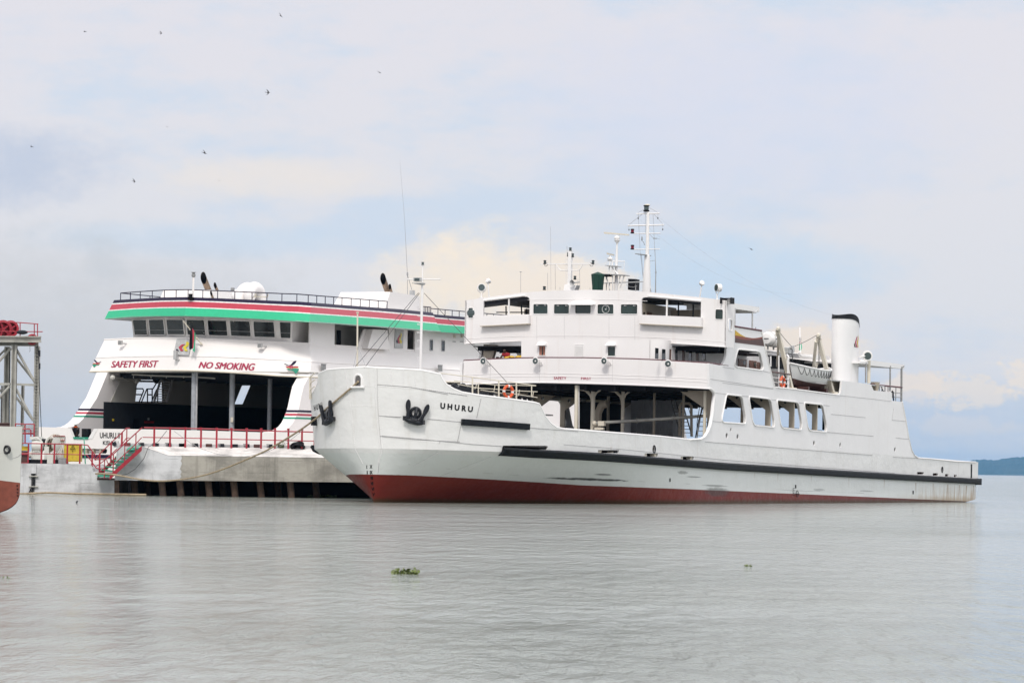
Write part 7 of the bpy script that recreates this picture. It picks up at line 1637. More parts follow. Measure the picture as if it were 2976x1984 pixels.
# --- red railings (each a thing)
def q4(X, Y, D): return at(X / 3.92, 1120 + Y / 3.92, D)
def q5(X, Y, D): return at(500 + X / 3.92, 1120 + Y / 3.92, D)
DR = 243.4
ro = q4(1757, 700, DR); rr1 = WT_('red_railing', 'long red railing along the top of the concrete jetty', 'railing', ro)
def r1(name, fn, parent=None): return wmk(name, fn, 'railred', parent or rr1, ro)
r1('top_rail', lambda b: b.tube([q4(1640, 478, DR), q4(2352, 492, DR), q5(800, 506, DR), q5(1240, 520, DR), q5(1900, 537, DR)], .045, 6)); r1('mid_rail', lambda b: b.tube([q4(1625, 588, DR), q4(2352, 602, DR), q5(800, 614, DR), q5(1900, 638, DR)], .034, 6))
for X, f in [(x, q4) for x in (1757, 1937, 2112)] + [(x, q5) for x in (330, 508, 677, 850, 1015, 1173, 1325, 1480, 1623, 1770)]:
    yt = 468 + (X if f is q4 else X + 1960) * .0115 - 8; r1('rail_post', lambda b: (b.cbox((f(X, yt, DR) + f(X, yt + 222, DR)) / 2, (.115, .08, (f(X, yt, DR) - f(X, yt + 222, DR)).z)), b.cbox(f(X, yt, DR), (.15, .12, .10))))
DQ = 241.6
ro2 = q4(620, 885, DQ); rr2 = WT_('red_railing', 'red railing on the low quay in front of the winch and yellow cabinet', 'railing', ro2)
def r2(name, fn, parent=None): return wmk(name, fn, 'railred', parent or rr2, ro2)
r2('top_rail', lambda b: b.tube([q4(-40, 650, DQ), q4(205, 655, DQ), q4(930, 670, DQ), q4(1000, 680, DQ), q4(1055, 755, DQ), q4(1090, 800, DQ)], .042, 6)); r2('mid_rail', lambda b: b.tube([q4(-40, 765, DQ), q4(205, 770, DQ), q4(915, 786, DQ), q4(990, 790, DQ), q4(1100, 942, DQ), q4(1150, 955, DQ)], .032, 6))
for X, ya, yb in ((212, 655, 885), (472, 656, 887), (620, 660, 888), (767, 663, 888), (910, 667, 890), (1050, 752, 935)): r2('rail_post', lambda b: b.cbox((q4(X, ya, DQ) + q4(X, yb, DQ)) / 2, (.10, .07, (q4(X, ya, DQ) - q4(X, yb, DQ)).z)))
# --- stairs
DN, DF = 240.1, 241.6
so = q4(1250, 1060, DN); st_ = WT_('steel_stairs', 'red steel stairs with green treads climbing from the low quay to the jetty', 'stairs', so)
def sm_(name, fn, mat='railred', parent=None): return wmk(name, fn, mat, parent or st_, so)
def string(a, b_, D, w=.15):
    p, q = q4(*a, D), q4(*b_, D); up_ = Vector((0, 0, w)); return sm_('stringer', lambda b: b.hexa([p - up_, q - up_, q - up_ + Vector((0, .08, 0)), p - up_ + Vector((0, .08, 0)), p + up_, q + up_, q + up_ + Vector((0, .08, 0)), p + up_ + Vector((0, .08, 0))]))
string((1250, 1045), (1615, 712), DN); string((1140, 1000), (1470, 700), DF)
NT_ = 9
for k in range(NT_):
    t = (k + .3) / (NT_ - .4); a = q4(lerp(1255, 1600, t), lerp(1030, 712, t), DN); b_ = q4(lerp(1135, 1460, t), lerp(1010, 690, t), DF)
    sm_('tread', lambda b: b.hexa([a + Vector((-.15, .09, -.02)), a + Vector((.13, .09, -.02)), b_ + Vector((.13, 0, -.02)), b_ + Vector((-.15, 0, -.02)), a + Vector((-.15, .09, .04)), a + Vector((.13, .09, .04)), b_ + Vector((.13, 0, .04)), b_ + Vector((-.15, 0, .04))]), 'teal')
sm_('landing', lambda b: b.prism([q4(1490, 690, DF), q4(1610, 690, DF), q4(1555, 738, DN + .2), q4(1440, 738, DN + .2)], (0, 0, .05)), 'teal')
sm_('bottom_step', lambda b: b.prism([q4(1110, 1038, DN), q4(1250, 1038, DN), q4(1260, 1018, DF), q4(1120, 1018, DF)], (0, 0, .05)), 'teal')
for L, D, r in ((((1050, 765), (1085, 850), (1110, 840), (1195, 842), (1295, 775), (1545, 545), (1620, 478)), DN, .035), (((1050, 880), (1095, 940), (1180, 945)), DN, .03), (((1215, 845), (1225, 880), (1290, 905), (1545, 665), (1615, 590)), DN, .03), (((1080, 850), (1140, 772), (1265, 652), (1390, 535), (1440, 484), (1480, 484)), DF, .035), (((1095, 920), (1200, 845), (1390, 665), (1440, 598), (1475, 593)), DF, .03)):
    sm_('handrail', lambda b: b.tube([q4(X, Y, D) for X, Y in L], r, 6))
for X, ya, yb, D, w in ((1190, 842, 1055, DN, .05), (1290, 780, 990, DN, .06), (1420, 655, 905, DN, .05), (1548, 542, 750, DN, .06), (1135, 770, 990, DF, .10), (1265, 650, 890, DF, .10), (1388, 535, 775, DF, .11), (1444, 482, 700, DF, .06)):
    sm_('rail_post', lambda b: b.cbox((q4(X, ya, D) + q4(X, yb, D)) / 2, (w, .06, (q4(X, ya, D) - q4(X, yb, D)).z)))
# --- winch
DW = 245.5
wo = q4(480, 885, DW); wn = WT_('winch', 'cream painted cable winch with a dark wound drum behind the red quay railing', 'winch', wo)
def wm(name, fn, mat='boatw', parent=None, **k): return wmk(name, fn, mat, parent or wn, wo, **k)
ax_ = Vector((.86, -.5, 0)).normalized()
dc = q4(560, 670, DW)
wm('drum', lambda b: b.lathe(dc, ax_, [(.35, -.55), (.35, .5)], 24), 'black')
for k, rr in ((-.62, .46), (.05, .48), (.55, .44)): wm('drum_flange', lambda b: b.lathe(dc + ax_ * k, ax_, [(rr - .02, -.04), (rr, -.03), (rr, .03), (rr - .02, .04)], 28), 'boatw')
wm('gearbox', lambda b: (b.cbox(q4(425, 640, DW + .2), (.6, .7, .42)), b.cbox(q4(455, 720, DW), (.3, .5, .5)), b.tube([q4(360, 610, DW - .6), q4(420, 590, DW - .6), q4(480, 640, DW - .7), q4(470, 720, DW - .8)], .05, 6), [b.lathe(q4(360 + 26 * k, 745, DW - .85), (0, -1, 0), [(.05, 0), (.05, .08)], 8) for k in range(4)], b.lathe(q4(395, 690, DW - .6), (1, 0, 0), [(.05, -.2), (.3, -.15), (.34, .1), (.3, .5), (.1, .55)], 16), b.cbox(q4(400, 600, DW), (.6, .6, .2))))
wm('frame', lambda b: (b.hexa([q4(X, Y, D) for D in (DW - .8,) for X, Y in ((350, 840), (470, 840))] + [q4(X, Y, DW + .4) for X, Y in ((470, 840), (350, 840))] + [q4(X, Y, DW - .7) for X, Y in ((365, 730), (460, 730))] + [q4(X, Y, DW + .4) for X, Y in ((460, 730), (365, 730))]), b.cbox(q4(535, 790, DW - .5), (.28, .6, 1.05)), b.cbox(q4(575, 830, DW - 1.0), (.36, .5, .62))))
wm('motor', lambda b: b.lathe(q4(350, 790, DW - .3), (1, 0, 0), [(.16, -.2), (.2, -.15), (.2, .3), (.16, .35)], 14))
wm('base', lambda b: b.box((q4(330, 850, DW).x, DW - 1, q4(500, 888, DW).z), (q4(760, 850, DW).x, DW + 1, q4(500, 842, DW).z)), 'black')
wm('guard', lambda b: [b.torus(dc + ax_ * k, ax_, .62, .015, 20, 4) for k in (.35, .5, .62)] , 'rope')
co = q4(690, 880, 247); cab_ = WT_('control_cabinet', 'tall off white control cabinet with red framed top behind the winch drum', 'cabinet', co)
wmk('body', lambda b: b.box((q4(640, 880, 247).x, 246.6, co.z), (q4(735, 880, 247).x, 247.5, q4(690, 625, 247).z)), 'boatw', cab_, co, smooth=0)
wmk('door', lambda b: b.box((q4(650, 880, 246.6).x, 246.57, co.z + .2), (q4(725, 880, 246.6).x, 246.599, q4(690, 640, 246.6).z)), 'white', cab_, co, smooth=0); wmk('door_handle', lambda b: b.cbox(q4(712, 740, 246.5), (.04, .05, .2)), 'grey', cab_, co)
wmk('top_box', lambda b: b.box((q4(615, 880, 247).x, 246.5, q4(690, 622, 247).z), (q4(738, 880, 247).x, 247.4, q4(690, 580, 247).z)), 'boatw', cab_, co, smooth=0); wmk('top_frame', lambda b: b.tube([q4(X, Y, 246.45) for X, Y in ((605, 625), (738, 625), (740, 575), (605, 572))], .03, 5, True), 'railred', cab_, co)
yo = q4(850, 866, 243.2); yc = WT_('electrical_cabinet', 'yellow electrical cabinet with a black triangle warning sign', 'cabinet', yo)
yl_, yr_ = q4(775, 866, 243.2).x, q4(915, 866, 243.2).x; ytop = q4(850, 676, 243.2).z
wmk('body', lambda b: (b.box((yl_, 243.2, yo.z), (yr_, 244.2, ytop)), b.box((yl_ - .05, 243.15, ytop + .001), (yr_ + .05, 244.25, ytop + .06))), 'yellow', yc, yo, smooth=0)
xm = q4(828, 800, 243.2).x
for a, b_ in ((yl_ + .03, xm - .008), (xm + .008, yr_ - .03)): wmk('door', lambda b: b.box((a, 243.17, yo.z + .06), (b_, 243.199, ytop - .04)), 'yellow', yc, yo, smooth=0)
tri = [q4(800, 722, 243.1), q4(858, 724, 243.1), q4(829, 678, 243.1)]; wmk('warning_triangle', lambda b: b.tube(tri, .026, 4, True), 'black', yc, yo)
wmk('warning_bolt', lambda b: b.prism([q4(X, Y, 243.12) for X, Y in ((830, 690), (824, 706), (829, 706), (827, 718), (834, 702), (829, 702))], (0, -.01, 0)), 'black', yc, yo)
wmk('door_lock', lambda b: b.prism([q4(X, Y, 243.12) for X, Y in ((822, 742), (834, 742), (828, 756))], (0, -.02, 0)), 'black', yc, yo)
yo3 = q4(745, 866, 246); yc2 = WT_('electrical_cabinet', 'smaller yellow cabinet half hidden behind the yellow warning cabinet', 'cabinet', yo3); wmk('body', lambda b: b.box((q4(733, 800, 246).x, 245.8, yo3.z), (q4(800, 800, 246).x, 246.4, q4(750, 678, 246).z)), 'yellow', yc2, yo3, smooth=0); wmk('lid', lambda b: b.box((q4(730, 800, 246).x, 245.77, q4(750, 677, 246).z), (q4(803, 800, 246).x, 246.43, q4(750, 672, 246).z)), 'yellow', yc2, yo3)
bo_ = q4(708, 888, 242.8); bn_ = tag(wmk('bin', lambda b: (b.box((q4(668, 888, 242.8).x, 242.6, bo_.z), (q4(752, 888, 242.8).x, 243.1, q4(700, 830, 242.8).z)), b.box((q4(665, 888, 242.8).x, 242.57, q4(700, 829, 242.8).z), (q4(755, 888, 242.8).x, 243.13, q4(700, 822, 242.8).z))), 'grey', None, bo_), 'small grey box standing left of the yellow warning cabinet', 'box'); bn_.location = bo_
ho = q4(968, 890, 243.5); tag(wmk('hose', lambda b: b.tube([q4(870, 590, 250), q4(930, 592, 248), q4(958, 602, 246), q4(962, 700, 244), q4(968, 800, 243.5), q4(972, 892, 243.5)], .035, 6), 'teal', None, ho), 'green hose running from the bow notch down to the quay', 'hose').location = ho
# --- red mesh gate left of the winch
go = q4(280, 640, 247.5); gt = WT_('mesh_gate', 'red framed wire mesh gate at the foot of the gantry ladder', 'gate', go)
def gm(name, fn, mat): return wmk(name, fn, mat, gt, go)
gm('frame', lambda b: (b.tube([q4(X, Y, 247.5) for X, Y in ((178, 650), (178, 435), (390, 440), (388, 590))], .06, 5), b.rod(q4(285, 437, 247.5), q4(285, 650, 247.5), .05, 5), b.rod(q4(195, 545, 247.5), q4(388, 548, 247.5), .05, 5), b.tube([q4(X, Y, 247.4) for X, Y in ((200, 580), (200, 495), (340, 495), (352, 510), (352, 600))], .045, 5)), 'railred')
gm('wire_mesh', lambda b: [b.tube([q4(195 + 16 * k, 452, 247.5), q4(195 + 16 * k, 540, 247.5)], .02, 4) for k in range(12)] + [b.tube([q4(190, 462 + 18 * k, 247.5), q4(385, 464 + 18 * k, 247.5)], .02, 4) for k in range(5)], 'galv')
go2 = q4(250, 880, 244); gt2 = WT_('mesh_gate', 'dark red cage door on the quay at the left end of the railing', 'gate', go2)
wmk('frame', lambda b: (b.tube([q4(X, Y, 244) for X, Y in ((205, 880), (205, 655), (325, 660), (318, 880))], .06, 5, True), b.rod(q4(205, 780, 244), q4(320, 782, 244), .05, 5)), 'railred', gt2, go2); wmk('panel', lambda b: b.prism([q4(X, Y, 244.1) for X, Y in ((210, 878), (315, 878), (318, 745), (210, 742))], (0, .03, 0)), 'brown', gt2, go2, smooth=0); wmk('yellow_panel', lambda b: b.prism([q4(X, Y, 244.2) for X, Y in ((245, 740), (335, 742), (335, 690), (245, 690))], (0, .03, 0)), 'yellow', gt2, go2, smooth=0)
# --- gantry
DG = 256.0
gq = lambda X, Y, D=DG: at(X / 2.904, 900 + Y / 2.904, D)
gz = q4(400, 885, DW).z - .4
GO = Vector((gq(110, 1000).x, DG, gz)); gy = WT_('lifting_gantry', 'grey steel lifting gantry with red sheave wheels and a caged ladder, far left', 'gantry', GO)
def gn(name, fn, mat='galv', parent=None, **k): return wmk(name, fn, mat, parent or gy, GO, **k)
def gpost(X0, X1, ytop, D, name='post', mat='galv'):
    x0, x1 = gq(X0, 700, D).x, gq(X1, 700, D).x; z1 = gq(X0, ytop, D).z; w = x1 - x0
    return gn(name, lambda b: (b.box((x0, D, gz), (x0 + w * .28, D + .5, z1)), b.box((x1 - w * .28, D, gz), (x1, D + .5, z1)), b.box((x0 + w * .28, D + .18, gz), (x1 - w * .28, D + .30, z1))), mat)
gpost(88, 133, 292, DG); gpost(30, 76, 310, DG + 3.5); gpost(284, 326, 308, DG + .5); gpost(178, 199, 635, DG + 2); gpost(8, 22, 640, DG + 4); gpost(-260, -215, 292, DG)
def beam_(X0, Y0, X1, Y1, D, h, name='beam'):
    p, q = gq(X0, Y0, D), gq(X1, Y1, D); hz = Vector((0, 0, h / 2)); f = .07
    return gn(name, lambda b: (b.hexa([p - hz, q - hz, q - hz + Vector((0, .4, 0)), p - hz + Vector((0, .4, 0)), p - hz + Vector((0, 0, f)), q - hz + Vector((0, 0, f)), q - hz + Vector((0, .4, f)), p - hz + Vector((0, .4, f))]), b.hexa([p + hz - Vector((0, 0, f)), q + hz - Vector((0, 0, f)), q + hz + Vector((0, .4, -f)), p + hz + Vector((0, .4, -f)), p + hz, q + hz, q + hz + Vector((0, .4, 0)), p + hz + Vector((0, .4, 0))]), b.hexa([p - hz + Vector((0, .16, f)), q - hz + Vector((0, .16, f)), q - hz + Vector((0, .24, f)), p - hz + Vector((0, .24, f)), p + hz + Vector((0, .16, -f)), q + hz + Vector((0, .16, -f)), q + hz + Vector((0, .24, -f)), p + hz + Vector((0, .24, -f))])))
beam_(-280, 243, 343, 249, DG - .4, .40); beam_(-280, 243, 343, 247, DG + 4, .40); beam_(-280, 285, 322, 291, DG + .3, .25)
gn('top_platform', lambda b: b.hexa([gq(-280, 228, DG - .2), gq(335, 232, DG - .2), gq(335, 232, DG + 4.2), gq(-280, 228, DG + 4.2), gq(-280, 224, DG - .2), gq(335, 228, DG - .2), gq(335, 228, DG + 4.2), gq(-280, 224, DG + 4.2)]), 'galv')
for X0, Y0, X1, Y1, D in ((138, 628, 302, 634, DG + .2), (-260, 624, 85, 626, DG + .3)): beam_(X0, Y0, X1, Y1, D, .14, 'strut')
for X0, Y0, X1, Y1, D, r in ((140, 335, 292, 608, DG + .4, .085), (142, 415, 288, 600, DG + 2, .075), (136, 668, 280, 935, DG + .4, .085), (136, 735, 270, 920, DG + 2, .075), (-120, 560, 90, 325, DG + .3, .09), (-40, 420, 40, 340, DG + 3, .07), (-120, 870, 82, 645, DG + .3, .09), (20, 660, -60, 760, DG + 3, .06)):
    gn('diagonal_brace', lambda b: b.rod(gq(X0, Y0, D), gq(X1, Y1, D), r, 8))
def wheel(X, Y, rx, D, tilt, spokes=5, w=.16):
    c_ = gq(X, Y, D); ax = Vector((math.sin(tilt), -math.cos(tilt), 0)); R = rx / 2.904 / (FPX / D) / max(.2, math.cos(tilt)); u = Vector((0, 0, 1)); v = ax.cross(u)
    o_ = gn('sheave_wheel', lambda b: (b.lathe(c_, ax, [(R * .72, -w), (R * .96, -w), (R, -w * .9), (R * .92, -.02), (R * .92, .02), (R, w * .9), (R * .96, w), (R * .72, w), (R * .72, -w)], 36), b.lathe(c_, ax, [(R * .2, -w * 1.2), (R * .2, w * 1.2)], 18), [b.hexa([c_ + ax * s1 * w * .6 + (u * math.cos(a) + v * math.sin(a)) * rr + (v * math.cos(a) - u * math.sin(a)) * s2 * R * .085 for s1 in (-1, 1) for rr, s2 in ((R * .2, -1), (R * .76, -1), (R * .76, 1), (R * .2, 1))]) for a in [2 * math.pi * k / spokes + .3 for k in range(spokes)]]), 'railred', smooth=40)
    return o_
wheel(22, 165, 74, DG + .6, .35); wheel(88, 160, 66, DG + 2.2, .35); wheel(272, 250, 45, DG + .1, .25, 4, .08)
gr = gn('platform_rail', lambda b: b.tube([gq(-260, 98), gq(-40, 102), gq(170, 108), gq(318, 120), gq(322, 120, DG + 4)], .035, 5), 'railred')
gn('rail_bar', lambda b: b.tube([gq(-260, 180), gq(170, 184), gq(360, 185)], .032, 5), 'railred', gr)
for X in (170, 290, 317, -60): gn('rail_post', lambda b: b.rod(gq(X, 230), gq(X, 108 + max(0, X - 170) * .08), .035, 5), 'railred', gr)
gn('canvas_cover', lambda b: b.ball(gq(186, 190), .34, 12, 7, (1.1, .7, .42)), 'darkwall')
ld = gn('ladder', lambda b: [b.rod(gq(X, 312, DG + .2), gq(X - 12, 1070, DG + .2), .03, 5) for X in (300, 328)], 'galv')
for k in range(27): y = 330 + 27.5 * k; gn('rung', lambda b: b.rod(gq(296 - 12 * (y - 312) / 760, y, DG + .15), gq(333 - 12 * (y - 312) / 760, y, DG + .15), .022, 5), 'galv', ld)
gn('hoist_cable', lambda b: b.tube([gq(318, 300), gq(326, 400), gq(336, 700), gq(351, 1078)], .024, 5), 'black')
for y0, y1 in ((342, 395), (450, 500)): gn('junction_box', lambda b: b.box((gq(326, y1, DG).x, DG - .1, gq(326, y1, DG).z), (gq(339, y1, DG).x, DG + .15, gq(326, y0, DG).z)), 'darkwall')
gn('guide_rail', lambda b: (b.rod(gq(82, 320, DG + .6), gq(76, 960, DG + .6), .04, 5), b.rod(gq(143, 315, DG + .3), gq(128, 960, DG + .3), .035, 5)), 'black')
gn('hook_wire', lambda b: b.tube([gq(252, 305), gq(254, 345), gq(248, 355)], .014, 4), 'black')
for X0, X1 in ((-40, 82),): gn('mesh_panel', lambda b: (b.tube([gq(X0, 980), gq(X1, 980), gq(X1, 958), gq(X0, 958)], .05, 5, True), b.prism([gq(X0, 978, DG + .1), gq(X1, 978, DG + .1), gq(X1, 960, DG + .1), gq(X0, 960, DG + .1)], (0, .03, 0))), 'brown')
# --- weed and rope coil on the jetty
pw = q5(1245, 708, 243.2); wd_ = WT_('weed', 'small green weed growing beside the jetty railing', 'plant', pw)
def leafy(parent, n, h, spread, seed, mat='leaf', lw=.05):
    R_ = random.Random(seed); mb = MB(); sb = MB()
    for k in range(n):
        a = R_.uniform(0, 6.28); r = spread * math.sqrt(R_.random()); hh = h * R_.uniform(.45, 1.0); base = Vector((r * .6 * math.cos(a), r * .6 * math.sin(a), 0)); tip = Vector((r * 1.2 * math.cos(a), r * 1.2 * math.sin(a), hh)); sb.tube([base, base.lerp(tip, .5) + Vector((0, 0, h * .08)), tip], .006, 4)
        b2 = R_.uniform(0, 6.28); d = Vector((math.cos(b2), math.sin(b2), R_.uniform(-.2, .7))).normalized(); s_ = d.cross(Vector((0, 0, 1))).normalized(); L = lw * R_.uniform(1.4, 2.4); w = lw * R_.uniform(.7, 1.1)
        P = [tip, tip + d * L * .3 + s_ * w * .8, tip + d * L * .7 + s_ * w * .75, tip + d * L, tip + d * L * .7 - s_ * w * .75, tip + d * L * .3 - s_ * w * .8]; up_ = d.cross(s_) * -.006; mb.add(P, [(0, 1, 2, 3, 4, 5)]); 
    f = mb.build('foliage', M[mat], parent, smooth=0); s2 = sb.build('stem', M['leaf'], parent); return f
leafy(wd_, 34, .34, .22, 4, lw=.05)
cr = q5(1430, 716, 243.3); cl_ = WT_('rope_coil', 'dark heap of coiled rope at the right end of the jetty railing', 'rope', cr)
mb = MB()
for k in range(5): mb.torus((.08 * math.sin(k * 2), .05 * k, .06 + .055 * k), (.1 * math.sin(k), .5, 1), .38 - .03 * k, .055, 22, 6)
mb.build('coil', M['black'], cl_)
# --- mooring rope
rp = [(1041, 1109), (1031, 1120), (898, 1231), (791, 1299), (745, 1322), (663, 1357), (602, 1378), (545, 1390), (500, 1395.5), (459, 1397), (410, 1393), (357, 1383), (318, 1377), (278, 1376)]
RB0 = U.wor(hullhit(926, 1209, 1)).y - .1
def ropept(px, py):
    if px > 925: return U.wor(hullhit(px, py, 1 if px < 1050 else -1) + hnorm(hullhit(px, py, 1)) * .09)
    return at(px, py, lerp(240.0, RB0, max(0, (px - 278) / (925 - 278))))
RPts = [ropept(*p) for p in curve(rp, 5)]
rop = tag(MB().tube(RPts, .052, 6).build('mooring_rope', M['rope'], None, off=RPts[-1]), 'pale mooring rope sagging from the bow fairlead of the near ferry to the quay', 'rope'); rop.location = RPts[-1]
rp2 = [q4(1900, 515, 243), q4(1800, 640, 242.5), q4(1690, 700, 240.8), q4(1640, 830, 240.7), q4(1540, 950, 240.7), q4(1450, 1005, 240.7), q4(1380, 1022, 240.7)]
t_o = rp2[-1]; tag(MB().tube(rp2, .018, 5).build('thin_line', M['wire'], None, off=t_o), 'thin dark line hanging down the whitewashed end of the jetty', 'rope').location = t_o
rp3 = [q4(1985, 520, 243), q4(2180, 660, 242), q5(320, 715, 240.8), q5(520, 780, 240.6), q5(700, 808, 240.5), q5(830, 808, 240.5), q5(1050, 770, 238.5), q5(1300, 660, 234), q5(1500, 500, 230)]
t_o = rp3[0]; tag(MB().tube(rp3, .014, 5).build('thin_line', M['halyard'], None, off=t_o), 'thin pale line looping across the jetty coping below the railing', 'rope').location = t_o
# --- the bow of a third boat at the left edge
BO = at(56, 1487, 150.0); BO.z = 0
B3 = Frame(BO, (-.985, .17, 0), (-.17, -.985, 0))       # x aft (to the left), y towards the viewer
boat = thing('moored_boat', 'off white boat bow with brown red underside entering at the left edge', 'boat', B3.mat())
bz = lambda px, py: B3.loc(at(px, py, 150)).z; bx = lambda px: B3.loc(at(px, 1400, 150)).x
zt4, zbt = bz(25, 1239), bz(40, 1402)
prof = [(0, 1.0), (.10, .80), (.35, .48), (.8, .22), (1.4, .02), (3, -.6), (9, -1.0)]      # forefoot profile
def keel(x): return interp(x, [(0, bz(53, 1436)), (.06, bz(51, 1452)), (.2, bz(42, 1468)), (.5, bz(18, 1481)), (.8, bz(-5, 1489)), (1.8, -.35), (9, -.7)])
def half(x, f): return min(2.4, 2.4 * (1 - math.exp(-x / 3.2)) * (.35 + .65 * min(1, f * 1.4)) + .03)
def bskin(f0, f1, name, mat, lo, hi):
    mb = MB(); xs = [0, .03, .08, .16, .3, .5, .8, 1.2, 1.8, 2.6, 4, 6, 9]; vs = []; nz = 8
    for sg in (1, -1):
        for x in xs:
            for j in range(nz + 1):
                z = lerp(lo(x), hi(x), j / nz); f = (z - keel(x)) / max(.2, zt4 - keel(x)); vs.append((x - .06 * max(0, f) , sg * half(x, max(0, f)), z))
    n = nz + 1; m_ = len(xs); fs = [(k * m_ * n + i * n + j, k * m_ * n + (i + 1) * n + j, k * m_ * n + (i + 1) * n + j + 1, k * m_ * n + i * n + j + 1) for k in (0, 1) for i in range(m_ - 1) for j in range(nz)]
    fs += [(j, m_ * n + j, m_ * n + j + 1, j + 1) for j in range(nz)]
    mb.add(vs, fs); return mb.build(name, M[mat], boat, smooth=40)
bl_ = lambda x: zbt + .12 * min(x, 4)
bskin(0, 1, 'topsides', 'boatw', lambda x: bl_(x), lambda x: zt4); bskin(0, 1, 'bottom', 'rust', lambda x: min(keel(x), bl_(x) - .01), lambda x: bl_(x) - .004)
mb = MB(); xs = [0, .1, .3, .8, 1.8, 4, 9]; mb.prism([(x - .05, half(x, 1) - .03, zt4) for x in xs] + [(x - .05, -half(x, 1) + .03, zt4) for x in xs[::-1]], (0, 0, -.05)); mb.build('deck', M['deck'], boat)
p = B3.loc(at(14, 1306, 149.4)); mb = MB(); mb.torus((p.x, half(p.x, .7) + .10, p.z), (.3, 1, 0), .13, .05, 16, 6); mb.build('hawse_ring', M['iron'], boat)
for tx, y in (('IX', 1411), ('VIII', 1421), ('VII', 1431), ('VI', 1440)):
    V, F = text2(tx, .04); mb = MB(); x_ = bx(48); mb.add([(lambda q: (q.x, half(q.x, (q.z - keel(q.x)) / (zt4 - keel(q.x))) + .02, q.z))(B3.loc(at(45 + 5 * a, y + 3 - 6 * b_, 149.8))) for a, b_ in V], F); mb.build('draught_mark', M['black'], boat, smooth=0)
mb = MB(); mb.tube([(x - .05, half(x, .55) + .0, lerp(keel(x), zt4, .60)) for x in (0, .1, .3, .8, 2)], .008, 4); mb.build('plate_seam', M['grey'], boat)
# ================================================================== birds and floating plants
def bird_parts(root, span, lift, sweep):
    """a small swift: spindle body with forked tail, two swept wings, head to +x"""
    mb = MB(); mb.lathe((-.10, 0, 0), (1, 0, 0), [(.004, 0), (.012, .03), (.02, .09), (.022, .14), (.016, .19), (.012, .205), (.004, .225)], 8)
    mb.prism([(-.09, 0, .004), (-.16, .035, .004), (-.12, 0, .004), (-.16, -.035, .004)], (0, 0, -.006)); mb.build('body', M['bird'], root)
    for sg in (-1, 1):
        h = span / 2; P = [(.05, sg * .012, 0), (.055, sg * h * .4, lift * h * .5), (.0 - sweep * .5, sg * h * .8, lift * h * .9), (-.05 - sweep, sg * h, lift * h), (-.03 - sweep * .6, sg * h * .75, lift * h * .82), (0, sg * h * .35, lift * h * .42), (-.02, sg * .012, 0)]
        mb = MB(); mb.prism(P, (0, 0, -.006)); mb.build('wing', M['bird'], root)
specs = [((816, 47), 150, 1.15, (.2, .9, 1.1), .3, .02, 'dark bird flying highest, near the top edge of the sky'),
         ((247, 93), 190, .9, (.2, .3, 2.7), .2, .05, 'slim bird gliding level in the upper left corner of the sky'),
         ((467, 97), 190, .95, (.1, 1.25, .4), .4, .06, 'narrow bird with upright wings in the upper left sky, beside the level glider'),
         ((1103, 211), 185, 1.15, (.5, .45, .8), .1, .05, 'bird with slanting outstretched wings in the sky right of the other upper birds'),
         ((778, 269), 150, 1.05, (.1, 1.45, .2), .15, .03, 'dark bird seen edge on with vertical wings below the highest bird'),
         ((92, 427), 185, .9, (.3, .5, 2.4), .3, .06, 'small bird gliding near the left edge of the sky'),
         ((594, 445), 150, 1.1, (.7, .7, .3), .35, .04, 'dark bird banking with spread forked tail in the middle left sky'),
         ((389, 527), 165, 1.0, (.2, 1.1, .6), .4, .05, 'bird with raised hooked wings above the striped roof of the second ferry'),
         ((637, 525), 260, .8, (.5, .4, .9), .2, .06, 'tiny faint bird low over the second ferry exhaust pipes'),
         ((486, 369), 300, .75, (.4, .3, 2.6), .2, .06, 'tiniest faint speck of a bird in the middle of the left sky'),
         ((2183, 724), 170, 1.3, (.45, .42, .9), .05, .03, 'slender bird with long straight wings in the sky above the awnings aft of the bridge')]
for i, ((px, py), D, s_, rot, lift, sweep, lab) in enumerate(specs):
    P = at(px, py, D); root = thing('bird', lab, 'bird', Matrix.Translation(P), 'birds flying over the harbour')
    q = Matrix.Rotation(rot[2], 4, 'Z') @ Matrix.Rotation(rot[1], 4, 'X') @ Matrix.Rotation(rot[0] * .5, 4, 'Y'); root.matrix_world = Matrix.Translation(P) @ q @ Matrix.Scale(s_ * .72, 4)
    bird_parts(root, .30, lift, sweep)
def hyacinth(px, py, w, h, seed, lab, n, name='water_hyacinth'):
    g = ground(px, py); t = WT_(name, lab, 'floating plant', g, 'water hyacinth floating on the lake'); R_ = random.Random(seed)
    mb = MB(); sb = MB()
    for k in range(n):
        x = R_.uniform(-1, 1); x = x * w / 2; y = R_.uniform(-1, 1) * w * .45; hh = h * R_.uniform(.35, 1) * (1 - .35 * abs(2 * x / w) * R_.random()); base = Vector((x, y, -.02)); tip = base + Vector((R_.uniform(-.3, .3) * h, R_.uniform(-.3, .3) * h, hh)); sb.tube([base, base.lerp(tip, .5), tip], .010 * h / .08 * .6, 4, rs=[.012 * h / .08 * .6, .016 * h / .08 * .6, .005])
        a = R_.uniform(0, 6.28); nrm = Vector((math.cos(a) * .8, math.sin(a) * .8 - .35, R_.uniform(.2, 1))).normalized(); u = nrm.orthogonal().normalized(); v = nrm.cross(u); r = h * R_.uniform(.26, .46)
        mb.add([tip + u * math.cos(j * math.pi / 4) * r + v * math.sin(j * math.pi / 4) * r * .85 + nrm * r * .18 * math.cos(j * math.pi / 2) for j in range(8)], [tuple(range(8))])
    mb.build('leaf_cluster', M['leaf'], t, smooth=0); sb.build('stalk', M['leaf'], t)
hyacinth(1180, 1667, .44, .115, 1, 'largest clump of water hyacinth floating in the foreground', 40)
hyacinth(2174, 1645, .13, .06, 2, 'small tuft of water hyacinth floating in front of the ferry side', 16)
